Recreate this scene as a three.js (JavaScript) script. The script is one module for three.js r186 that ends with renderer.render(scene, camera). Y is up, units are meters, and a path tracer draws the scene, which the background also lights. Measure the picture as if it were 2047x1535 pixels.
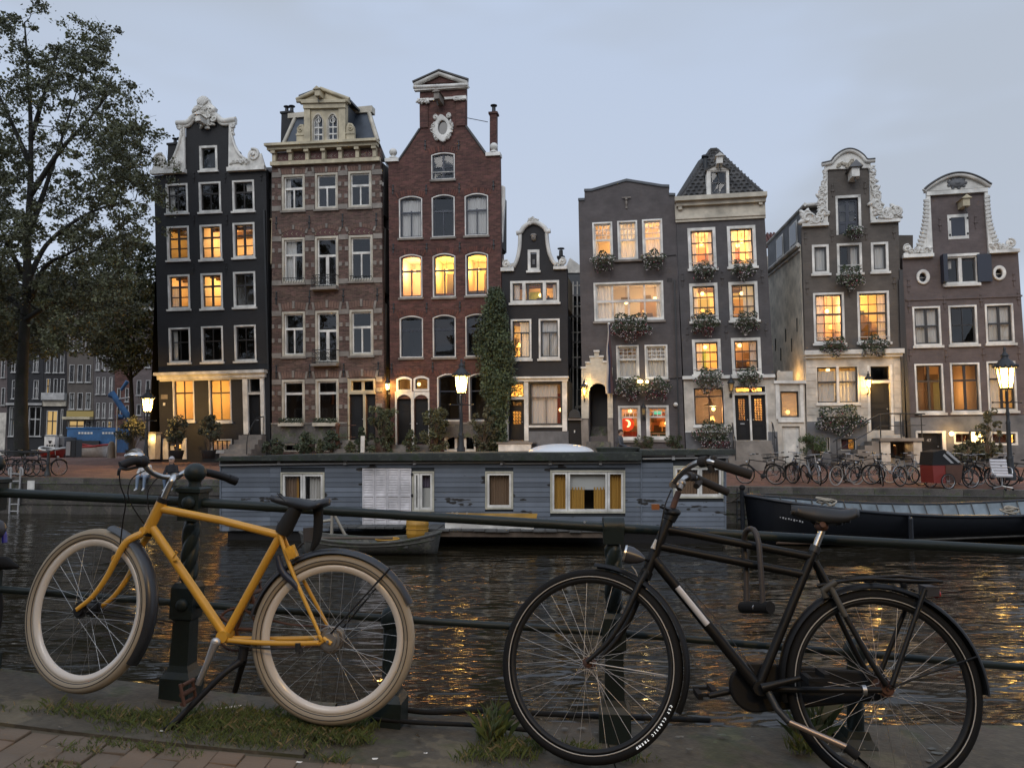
import*as THREE from 'three';
import{MarchingCubes}from 'three/addons/objects/MarchingCubes.js';
import{TextGeometry}from 'three/addons/geometries/TextGeometry.js';
import{FontLoader}from 'three/addons/loaders/FontLoader.js';
// ---------------------------------------------------------------- camera, sky, sun, exposure
const FOC=1540,CX=1023.5,CY=767.5,EYE=1.25,PITCH=Math.atan((888-CY)/ FOC);
const scene=new THREE.Scene();
const camera=new THREE.PerspectiveCamera(2*Math.atan(CY/FOC)*180/Math.PI,2047/1535,0.1,400);
camera.position.set(0,EYE,0);
camera.rotation.x=PITCH;
const renderer=new THREE.WebGLRenderer({antialias:true});
renderer.setSize(1024,767);
renderer.toneMapping=THREE.LinearToneMapping;
renderer.toneMappingExposure=1.0;
renderer.shadowMap.enabled=true;
function mulberry(a){return()=>{a|=0;a=a+0x6D2B79F5|0;let t=Math.imul(a ^ a>>>15,1|a);t=t+Math.imul(t ^ t>>>7,61|t)^ t;return((t ^ t>>>14)>>>0)/ 4294967296;};}
const rng=mulberry(7);
const rr=(a,b)=>a +(b-a)*rng();
const lerp=(a,b,t)=>a +(b-a)*t;
const clamp=(x,a,b)=>Math.min(b,Math.max(a,x));
const smooth=(a,b,x)=>{const t=clamp((x-a)/(b-a),0,1);return t*t*(3-2*t);};
function lattice(n,seed){const r=mulberry(seed),g=new Float32Array(n*n);for(let i=0;i<n*n;i++)g[i]=r();return(u,v)=>{const x=u*n,y=v*n,xi=Math.floor(x),yi=Math.floor(y);let fx=x-xi,fy=y-yi;fx=fx*fx*(3-2*fx);fy=fy*fy*(3-2*fy);const m=(k)=>((k%n)+ n)%n,a=g[m(yi)*n+m(xi)],b=g[m(yi)*n+m(xi+1)],c=g[m(yi+1)*n+m(xi)],d=g[m(yi+1)*n+m(xi+1)];return lerp(lerp(a,b,fx),lerp(c,d,fx),fy);};}
function fbm(ns,seed){const L=ns.map((n,i)=>lattice(n,seed+i*17));return(u,v)=>{let s=0,a=1,t=0;for(const l of L){s +=a*l(u,v);t +=a;a*=0.55;}return s/t;};}
{
const W=1024,H=512,data=new Float32Array(W*H*4),n1=fbm([11,23,46,92,184],5),n2=fbm([8,17,35],91);
for(let j=0;j<H;j++)for(let i=0;i<W;i++){
const el=((j+0.5)/ H-0.5)*Math.PI,az=((i+0.5)/ W-0.5)*2*Math.PI,k=(j*W+i)*4;
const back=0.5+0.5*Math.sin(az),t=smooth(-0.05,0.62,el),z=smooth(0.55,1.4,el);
let c=[lerp(0.57,0.485,t),lerp(0.66,0.59,t),lerp(0.82,0.785,t)];
const q1=n1(i/W+0.37,j/H*1.9),q2=n2(i/W+0.03*q1,j/H*1.4),cl=smooth(0.42,0.6,q1)*smooth(0.36,0.56,q2),hi=smooth(0.48,0.62,q2)*smooth(0.55,0.38,q1);
c=c.map((x,q)=>lerp(x,[0.44,0.505,0.605][q],cl*0.7)*(1+0.13*hi));
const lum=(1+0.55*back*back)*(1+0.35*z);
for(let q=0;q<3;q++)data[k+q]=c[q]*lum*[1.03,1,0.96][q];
data[k+3]=1;
}
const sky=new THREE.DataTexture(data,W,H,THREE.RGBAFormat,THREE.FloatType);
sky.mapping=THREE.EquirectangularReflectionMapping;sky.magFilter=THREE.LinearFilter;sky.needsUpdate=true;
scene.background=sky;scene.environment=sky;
}
const sun=new THREE.DirectionalLight(new THREE.Color(1,0.95,0.88),0.9);
sun.position.set(-16,44,34);sun.target.position.set(2,3,-28);sun.castShadow=true;sun.shadow.radius=60;
sun.shadow.mapSize.set(2048,2048);Object.assign(sun.shadow.camera,{left:-45,right:45,top:45,bottom:-45,near:1,far:130});
scene.add(sun,sun.target);
// ---------------------------------------------------------------- pixels of the photograph (2047 x 1535) to points of the place
const V=(x,y,z)=>new THREE.Vector3(x,y,z);
const cp=Math.cos(PITCH),sp=Math.sin(PITCH);
function ray(px,py){const u=(px-CX)/ FOC,v=(CY-py)/ FOC;return V(u,v*cp+sp,-cp+v*sp);}
function atZ(px,py,Z){const d=ray(px,py),k=Z / -d.z;return V(d.x*k,EYE+d.y*k,-Z);}
function atY(px,py,y){const d=ray(px,py),k=(y-EYE)/ d.y;return V(d.x*k,y,d.z*k);}
function onPlane(px,py,a,b,lean=0){const d=ray(px,py);const k=(a+lean*EYE)/(-d.z-b*d.x-lean*d.y);return V(d.x*k,EYE+d.y*k,d.z*k);}
// ---------------------------------------------------------------- names and labels
const taken={};
function numbered(n){if(taken[n]===undefined){taken[n]=0;return n;}taken[n]++;return n + '_' + String(taken[n]).padStart(3,'0');}
function tag(o,label,category,group){o.userData.label=label;o.userData.category=category;if(group)o.userData.group=group;return o;}
function thing(name,label,category,pos=V(0,0,0),turn=0,group){
const o=new THREE.Group();o.name=numbered(name);o.position.copy(pos);o.rotation.y=turn;scene.add(o);
return tag(o,label,category,group);
}
function part(name,geo,mat,parent,label){const m=new THREE.Mesh(geo,mat);m.name=name;m.castShadow=m.receiveShadow=true;parent.add(m);if(label)m.userData.label=label;return m;}
function solo(name,label,category,geo,mat,group){const m=new THREE.Mesh(geo,mat);m.name=numbered(name);m.castShadow=m.receiveShadow=true;scene.add(m);return tag(m,label,category,group);}
function struct(name,geo,mat){const m=new THREE.Mesh(geo,mat);m.name=numbered(name);m.castShadow=m.receiveShadow=true;m.userData.kind='structure';scene.add(m);return m;}
// ---------------------------------------------------------------- geometry builder: flat-shaded or smooth triangles with uv in metres
class GB{
constructor(){this.p=[];this.n=[];this.u=[];this.c=null;}
tri(a,b,c,n,ua,ub,uc){
const P=this.p;P.push(a[0],a[1],a[2],b[0],b[1],b[2],c[0],c[1],c[2]);
if(!n){const ax=b[0]- a[0],ay=b[1]- a[1],az=b[2]- a[2],bx=c[0]- a[0],by=c[1]- a[1],bz=c[2]- a[2];n=[ay*bz-az*by,az*bx-ax*bz,ax*by-ay*bx];const l=Math.hypot(...n)||1;n=[n[0]/ l,n[1]/ l,n[2]/ l];}
this.n.push(...n,...n,...n);
if(ua)this.u.push(...ua,...ub,...uc);else{
const x=Math.abs(n[0]),y=Math.abs(n[1]),z=Math.abs(n[2]),f=z>=x&&z>=y?(q)=>[q[0],q[1]]:x>=y?(q)=>[q[2],q[1]]:(q)=>[q[0],q[2]];
this.u.push(...f(a),...f(b),...f(c));
}
return this;
}
quad(a,b,c,d){return this.tri(a,b,c).tri(a,c,d);}
qp(q,z0,z1){
const f=q.map((p)=>[p[0],p[1],z1]),k=q.map((p)=>[p[0],p[1],z0]);
this.quad(...f);this.quad(k[3],k[2],k[1],k[0]);
for(let i=0;i<4;i++){const j=(i+1)%4;this.quad(k[i],k[j],f[j],f[i]);}
return this;
}
rect(x0,y0,x1,y1,z0,z1){return this.qp([[x0,y0],[x1,y0],[x1,y1],[x0,y1]],z0,z1);}
box(cx,cy,cz,w,h,d,m){
if(!m)return this.rect(cx-w/2,cy-h/2,cx+w/2,cy+h/2,cz-d/2,cz+d/2);
return this.add(new THREE.BoxGeometry(w,h,d),new THREE.Matrix4().makeTranslation(cx,cy,cz).multiply(m),true);
}
add(g,m,own){
const h=g.index?g.toNonIndexed():g;if(m){if(h===g)g=h.clone();h.applyMatrix4(m);}
const P=h.attributes.position.array,N=h.attributes.normal.array,U=h.attributes.uv?.array;
for(let i=0;i<P.length;i++){this.p.push(P[i]);this.n.push(N[i]);}
if(U&&!own)for(let i=0;i<U.length;i++)this.u.push(U[i]);
else for(let i=0;i<P.length;i +=9){
const x=Math.abs(N[i]),y=Math.abs(N[i+1]),z=Math.abs(N[i+2]),f=z>=x&&z>=y?[0,1]:x>=y?[2,1]:[0,2];
for(let k=0;k<3;k++)this.u.push(P[i+k*3+f[0]],P[i+k*3+f[1]]);
}
return this;
}
tube(pts,r,rad=8,closed=false,caps=true){
const Q=pts.map((p)=>p.isVector3?p:V(...p)),n=Q.length,R=(i)=>Array.isArray(r)?r[i]:r,rings=[];let up=null,dist=0;
for(let i=0;i<n;i++){
const a=Q[closed?(i-1+n)%n:Math.max(0,i-1)],b=Q[closed?(i+1)%n:Math.min(n-1,i+1)],t=b.clone().sub(a).normalize();
if(!up){up=Math.abs(t.y)<0.9?V(0,1,0):V(1,0,0);}
up=up.clone().sub(t.clone().multiplyScalar(up.dot(t))).normalize();const s=t.clone().cross(up);
if(i)dist +=Q[i].distanceTo(Q[i-1]);
const ring=[];for(let k=0;k<=rad;k++){const w=k/rad*2*Math.PI,d=up.clone().multiplyScalar(Math.cos(w)).add(s.clone().multiplyScalar(Math.sin(w)));ring.push([Q[i].clone().add(d.clone().multiplyScalar(R(i))),d,k/rad,dist]);}rings.push(ring);
}
const push=(v)=>{this.p.push(v[0].x,v[0].y,v[0].z);this.n.push(v[1].x,v[1].y,v[1].z);this.u.push(v[2],v[3]);};
for(let i=0;i<(closed?n:n-1);i++){const A=rings[i],B=rings[(i+1)%n];for(let k=0;k<rad;k++){push(A[k]);push(A[k+1]);push(B[k+1]);push(A[k]);push(B[k+1]);push(B[k]);}}
if(caps&&!closed)for(const[i,o]of[[0,1],[n-1,0]]){const c=Q[i].toArray();for(let k=0;k<rad;k++){const a=rings[i][k][0].toArray(),b=rings[i][k+1][0].toArray();o?this.tri(c,b,a):this.tri(c,a,b);}}
return this;
}
ext(pts,z0,z1,bev=0,holes=[]){
const s=new THREE.Shape(pts.map((p)=>new THREE.Vector2(p[0],p[1])));for(const h of holes)s.holes.push(new THREE.Path(h.map((p)=>new THREE.Vector2(p[0],p[1]))));
const g=new THREE.ExtrudeGeometry(s,{depth:z1-z0-2*bev,bevelEnabled:bev>0,bevelThickness:bev,bevelSize:bev,bevelOffset:-bev,bevelSegments:2,curveSegments:8});
return this.add(g,new THREE.Matrix4().makeTranslation(0,0,z0+bev),true);
}
lathe(prof,x,y,z,seg=16,m){const g=new THREE.LatheGeometry(prof.map((p)=>new THREE.Vector2(p[0],p[1])),seg),t=new THREE.Matrix4().makeTranslation(x,y,z);return this.add(g,m?t.multiply(m):t);}
ball(x,y,z,r,sx=1,sy=1,sz=1,seg=12){return this.add(new THREE.SphereGeometry(r,seg,Math.ceil(seg*0.7)),new THREE.Matrix4().makeTranslation(x,y,z).scale(V(sx,sy,sz)));}
geo(){
const g=new THREE.BufferGeometry();g.setAttribute('position',new THREE.Float32BufferAttribute(this.p,3));g.setAttribute('normal',new THREE.Float32BufferAttribute(this.n,3));g.setAttribute('uv',new THREE.Float32BufferAttribute(this.u,2));
if(this.c)g.setAttribute('color',new THREE.Float32BufferAttribute(this.c,3));return g;
}
put(name,mat,parent,label){return this.p.length?part(name,this.geo(),mat,parent,label):null;}
}
const FONT=await new FontLoader().loadAsync('fonts/droid/droid_sans_bold.typeface.json');
const glyph=(s,size,d)=>{const g=new TextGeometry(s,{font:FONT,size,depth:d,curveSegments:3,bevelEnabled:false});g.computeBoundingBox();return g;};
const rotM=(x,y,z)=>new THREE.Matrix4().makeRotationFromEuler(new THREE.Euler(x,y,z));
function curve(pts,n){return new THREE.CatmullRomCurve3(pts.map((p)=>p.isVector3?p:V(...p)),false,'centripetal').getPoints(n);}
function curve2(pts,n){return curve(pts.map((p)=>V(p[0],p[1],0)),n).map((p)=>[p.x,p.y]);}
// ---------------------------------------------------------------- textures and materials
function tex(size,f,rep,srgb=true){
const d=new Uint8Array(size*size*4);for(let j=0;j<size;j++)for(let i=0;i<size;i++){const c=f(i/size,j/size),k=(j*size+i)*4;for(let q=0;q<3;q++)d[k+q]=clamp((Array.isArray(c)?c[q]:c)*255,0,255);d[k+3]=255;}
const t=new THREE.DataTexture(d,size,size);t.wrapS=t.wrapT=THREE.RepeatWrapping;t.magFilter=THREE.LinearFilter;t.minFilter=THREE.LinearMipmapLinearFilter;t.generateMipmaps=true;if(srgb)t.colorSpace=THREE.SRGBColorSpace;t.repeat.set(1/rep[0],1/rep[1]);t.needsUpdate=true;return t;
}
const nA=fbm([8,16,32,64,128],3),nB=fbm([4,9,19,41],33),nC=fbm([64,128,256],71),nD=fbm([3,6,12,24,48],57);
const brickId=(u,v)=>{const row=Math.floor(v*30),x=u*9 +(row%2)*0.5,col=Math.floor(x),fx=x-col,fy=v*30-row,jx=0.026,jy=0.085;const edge=Math.min(Math.min(fx,1-fx)/ jx,Math.min(fy,1-fy)/ jy);return[row,((col%9)+ 9)%9,edge];};
const brickRand=(()=>{const g=new Float32Array(1000),r=mulberry(99);for(let i=0;i<1000;i++)g[i]=r();return(r0,c)=>g[(r0*31+c*7)%1000];})();
const T={
brick:tex(1024,(u,v)=>{const[r,c,e]=brickId(u,v),k=brickRand(r,c),n=0.82+0.36*nA(u,v),w=0.9+0.2*nB(u,v);if(e<1)return[0.86*n,0.87*n,0.85*n];const b=(0.56+0.26*k)*n*w;return[b*1.06,b*(0.94+0.08*brickRand(c+3,r)),b];},[2,2]),
brickBump:tex(1024,(u,v)=>{const[r,c,e]=brickId(u,v);return clamp(e-0.4,0,1)*0.75+0.1*brickRand(r+5,c)+ 0.15*nC(u,v);},[2,2],false),
paint:tex(512,(u,v)=>{const[r,c,e]=brickId(u,v);return(0.78+0.2*nB(u,v)+ 0.14*(nA(u,v)- 0.5))*(0.97+0.05*brickRand(r,c));},[2,2]),
worn:tex(512,(u,v)=>0.72+0.24*nB(u,v)+ 0.3*(nA(u,v)- 0.5),[2.3,2.3]),
grain:tex(512,(u,v)=>0.7+0.34*nA(u,v*0.12)*(0.8+0.4*nB(u,v)),[1.2,1.2]),
rough:tex(512,(u,v)=>0.5*nA(u,v)+ 0.5*nC(u,v),[1,1],false),
peel:tex(1024,(u,v)=>{const g=0.78+0.26*nA(u,v*0.15),p=smooth(0.735,0.76,nA(u,v*4)*0.55+nB(v,u)*0.55),d=0.85+0.25*nB(u,v);return[lerp(g*d,0.36*g,p),lerp(g*d,0.3*g,p),lerp(g*d,0.24*g,p)];},[5.3,5.3]),
stone:tex(1024,(u,v)=>{const s=smooth(0.56,0.7,nA(u,v)),d=smooth(0.6,0.75,nD(v,u)),m=smooth(0.66,0.7,nA(v*1,u));const b=0.55+0.4*nB(u,v)+ 0.25*(nC(u,v)- 0.5);return[b*(1-0.12*s)+ 0.18*m,b*(1-0.04*s-0.03*d)+ 0.17*m,b*(1-0.2*s)+ 0.14*m];},[1.7,1.7]),
};
const lin=(r,g,b)=>new THREE.Color().setRGB(r,g,b);
function mat(c,rough=0.7,o={}){const P=o.transmission||o.clearcoat||o.sheen||o.ior||o.specularIntensity!==undefined;return new(P?THREE.MeshPhysicalMaterial:THREE.MeshStandardMaterial)({color:Array.isArray(c)?lin(...c):new THREE.Color(c),roughness:rough,...o});}
const bump=(t,s)=>({bumpMap:t,bumpScale:s});
const M={
white:mat([0.88,0.84,0.76],0.55,{map:T.worn}),cream:mat([0.62,0.55,0.43],0.6,{map:T.worn}),cream2:mat([0.6,0.51,0.34],0.6,{map:T.worn}),
black:mat([0.014,0.013,0.013],0.5,{specularIntensity:0.5}),iron:mat([0.016,0.017,0.018],0.5),dark:mat([0.03,0.026,0.024],0.4),navy:mat([0.018,0.022,0.035],0.4),
h1:mat([0.02,0.019,0.02],0.75,{map:T.paint,...bump(T.brickBump,0.004)}),h4:mat([0.023,0.02,0.02],0.75,{map:T.paint,...bump(T.brickBump,0.004)}),
h2:mat([0.19,0.13,0.098],0.85,{map:T.brick,...bump(T.brickBump,0.004)}),h3:mat([0.165,0.082,0.062],0.85,{map:T.brick,...bump(T.brickBump,0.004)}),
h5:mat([0.115,0.098,0.094],0.8,{map:T.paint,...bump(T.brickBump,0.005)}),h6:mat([0.1,0.09,0.088],0.8,{map:T.paint,...bump(T.brickBump,0.004)}),
h7:mat([0.125,0.105,0.088],0.8,{map:T.paint,...bump(T.brickBump,0.004)}),h8:mat([0.145,0.112,0.104],0.8,{map:T.paint,...bump(T.brickBump,0.004)}),
stone:mat([0.3,0.26,0.22],0.85,{map:T.worn,...bump(T.rough,0.004)}),plinth:mat([0.2,0.18,0.16],0.85,{map:T.stone,...bump(T.rough,0.004)}),grey:mat([0.17,0.17,0.175],0.7,{map:T.worn}),whitewall:mat([0.7,0.63,0.53],0.7,{map:T.worn}),whitebrick:mat([0.72,0.65,0.52],0.75,{map:T.paint,...bump(T.brickBump,0.005)}),
slate:mat([0.05,0.06,0.075],0.45,{map:T.worn}),tile:mat([0.06,0.055,0.05],0.7,{map:T.worn}),redtile:mat([0.12,0.035,0.022],0.75,{map:T.worn}),
glass:mat([1,1,1],0.02,{transmission:1,ior:1.55,thickness:0}),frost:mat([0.9,0.8,0.6],0.5,{transmission:0.8,thickness:0}),
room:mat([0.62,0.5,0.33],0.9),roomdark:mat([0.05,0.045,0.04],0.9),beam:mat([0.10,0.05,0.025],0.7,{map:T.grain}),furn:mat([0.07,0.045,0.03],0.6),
curtain:mat([0.75,0.72,0.66],0.95,{transmission:0.45,thickness:0,side:THREE.DoubleSide}),ochre:mat([0.50,0.28,0.05],0.95,{transmission:0.15,thickness:0,side:THREE.DoubleSide}),brownc:mat([0.20,0.13,0.08],0.95,{side:THREE.DoubleSide}),blind:mat([0.45,0.45,0.42],0.9),
bulb:new THREE.MeshStandardMaterial({color:0x000000,emissive:lin(1,0.6,0.2),emissiveIntensity:5,roughness:1}),
lampglow:new THREE.MeshStandardMaterial({color:lin(0.5,0.45,0.3),emissive:lin(1,0.72,0.3),emissiveIntensity:2.2,roughness:0.6}),
quay:mat([0.11,0.095,0.08],0.85,{map:T.stone,...bump(T.rough,0.006)}),street:mat([0.27,0.15,0.1],0.85,{map:T.brick,...bump(T.brickBump,0.004)}),coping:mat([0.2,0.185,0.165],0.8,{map:T.stone,...bump(T.rough,0.003)}),
rust:mat([0.12,0.05,0.028],0.7,{map:T.worn}),chrome:mat([0.55,0.54,0.52],0.28,{metalness:1}),steel:mat([0.4,0.4,0.4],0.45,{metalness:1}),rubber:mat([0.012,0.012,0.012],0.8,{specularIntensity:0.4}),
red:mat([0.35,0.03,0.02],0.5),skin:mat([0.45,0.27,0.19],0.6),wood:mat([0.14,0.1,0.07],0.75,{map:T.grain}),
};
const WARM=lin(1,0.56,0.18);
function lamp(parent,x,y,z,I,col=WARM,soft=4){const l=new THREE.PointLight(col,I);l.position.set(x,y,z);l.castShadow=true;l.shadow.radius=soft;l.name='lamp';parent.add(l);return l;}
// ---------------------------------------------------------------- foliage made of folded leaves
const leafMat=new THREE.MeshPhysicalMaterial({color:0xffffff,vertexColors:true,roughness:0.65,transmission:0.3,thickness:0,side:THREE.DoubleSide});
const petalMat=new THREE.MeshPhysicalMaterial({color:0xffffff,vertexColors:true,roughness:0.8,transmission:0.3,thickness:0,side:THREE.DoubleSide});
class Leaves{
constructor(){this.g=new GB();this.g.c=[];}
leaf(x,y,z,s,c,long=1.6,dir){
let d=dir||V(rr(-1,1),rr(-0.9,0.7),rr(-1,1));d=d.clone().normalize();let w=V(rr(-1,1),rr(-1,1),rr(-1,1)).cross(d).normalize();const n=d.clone().cross(w);
const L=s*long/2,W=s/2,f=s*0.18,a=[x-d.x*L,y-d.y*L,z-d.z*L],b=[x+d.x*L,y+d.y*L,z+d.z*L],m=[x+d.x*L*0.1,y+d.y*L*0.1,z+d.z*L*0.1];
const l=[m[0]+ w.x*W+n.x*f,m[1]+ w.y*W+n.y*f,m[2]+ w.z*W+n.z*f],r=[m[0]- w.x*W+n.x*f,m[1]- w.y*W+n.y*f,m[2]- w.z*W+n.z*f];
this.g.tri(a,l,b).tri(a,b,r);const k=rr(0.6,1.35);for(let i=0;i<6;i++)this.g.c.push(c[0]*k,c[1]*k,c[2]*k);
}
petal(x,y,z,r,c){const a=rr(0,6.28),t=V(rr(-1,1),rr(-0.3,1),rr(0,1.4)).normalize(),u=V(Math.cos(a),Math.sin(a),0.2).cross(t).normalize(),w=t.clone().cross(u),k=rr(0.8,1.1),P=[];for(let i=0;i<5;i++){const b=i/5*6.283;P.push([x +(u.x*Math.cos(b)+ w.x*Math.sin(b))*r,y +(u.y*Math.cos(b)+ w.y*Math.sin(b))*r,z +(u.z*Math.cos(b)+ w.z*Math.sin(b))*r]);}const m=[x+t.x*r*0.4,y+t.y*r*0.4,z+t.z*r*0.4];for(let i=0;i<5;i++){this.g.tri(m,P[i],P[(i+1)%5]);for(let q=0;q<3;q++)this.g.c.push(c[0]*k,c[1]*k,c[2]*k);}}
put(name,parent,m=leafMat){return this.g.p.length?part(name,this.g.geo(),m,parent):null;}
}
function bush(parent,w,h,d,n,leaf,c,o={}){
const L=new Leaves(),S=new GB(),clumps=o.clumps??14,base=o.base??0;
for(let i=0;i<clumps;i++){
const a=rr(0,6.28),q=Math.sqrt(rng()),y=rr(0.05,1),wy=o.col?1:Math.sin(Math.PI*Math.pow(y,0.8)*0.85+0.3),x=Math.cos(a)*q*w/2*wy,z=Math.sin(a)*q*d/2*wy,cy=base+y*h*0.92;
S.tube(curve([[0,0,0],[x*0.3,cy*0.5,z*0.3],[x,cy,z]],5),[0.018,0.015,0.012,0.01,0.008,0.005],4,false,false);
const cr=rr(0.5,1)*Math.min(w,h)*(o.cr??0.3),tone=rr(0.75,1.3);
for(let k=0;k<n/clumps;k++){const r=cr*Math.cbrt(rng()),t=rr(0,6.28),f=Math.acos(rr(-1,1));L.leaf(x+r*Math.sin(f)*Math.cos(t),Math.max(0.02,cy+r*Math.cos(f)),z+r*Math.sin(f)*Math.sin(t),leaf*rr(0.6,1.3),[c[0]*tone,c[1]*tone,c[2]*tone],o.long??1.7);}
}
S.put('stem',M.wood,parent);L.put('foliage',parent);return parent;
}
function tree(name,label,base,trunk,limbs,clumps,o){
const t=thing(name,label,'tree',base,0,o.group),W=new GB(),L=new Leaves(),sk=[];
const add=(pts,r0,r1,n)=>{const c=curve(pts,n),r=c.map((_,i)=>lerp(r0,r1,Math.pow(i /(c.length-1),0.8)));W.tube(c,r,8,false,false);c.forEach((p,i)=>sk.push([p,r[i]]));};
add(trunk.pts,trunk.r0,trunk.r1,24);const B=new GB();B.p=W.p;
t.add(Object.assign(new THREE.Mesh(W.geo(),o.bark),{name:'trunk',castShadow:true,receiveShadow:true}));W.p=[];W.n=[];W.u=[];
for(const l of limbs)add(l.pts,l.r0,l.r1,14);
const c0=trunk.pts[Math.floor(trunk.pts.length/2)];const ref=V(...c0);
clumps.sort((a,b)=>a[0].distanceTo(ref)- b[0].distanceTo(ref));
for(const[p,rad]of clumps){
let best=1e9,q=null;for(const s of sk){const dy=p.y-s[0].y,d=s[0].distanceTo(p)+(dy<0.15?0.8:0);if(d<best){best=d;q=s;}}
const m=q[0].clone().lerp(p,0.5).add(V(rr(-0.15,0.15),rr(-0.05,0.25),rr(-0.15,0.15))),c=curve([q[0],m,p],5),r0=Math.min(q[1],0.035),rs=c.map((_,i)=>lerp(r0,0.008,i/5));W.tube(c,rs,4,false,false);c.forEach((x,i)=>i&&sk.push([x,rs[i]]));
const tone=rr(0.7,1.3),n=Math.round(o.leaves*rr(0.6,1.4));
for(let k=0;k<n;k++){const e=V(rr(-1,1),rr(-1,1),rr(-1,1)).multiplyScalar(rad*rr(0.35,1));e.y*=0.75;const z=p.clone().add(e);L.leaf(z.x,z.y,z.z,o.size*rr(0.55,1.3),[o.c[0]*tone,o.c[1]*tone,o.c[2]*tone],1.35);}
if(rng()<0.5)for(let k=0;k<2;k++){const e=p.clone().add(V(rr(-1,1),rr(-0.4,1),rr(-1,1)).multiplyScalar(rad*1.2));W.tube([p,e],[0.008,0.004],3,false,false);}
}
part('branch',W.geo(),o.bark,t);L.put('crown',t);return t;
}
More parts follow.
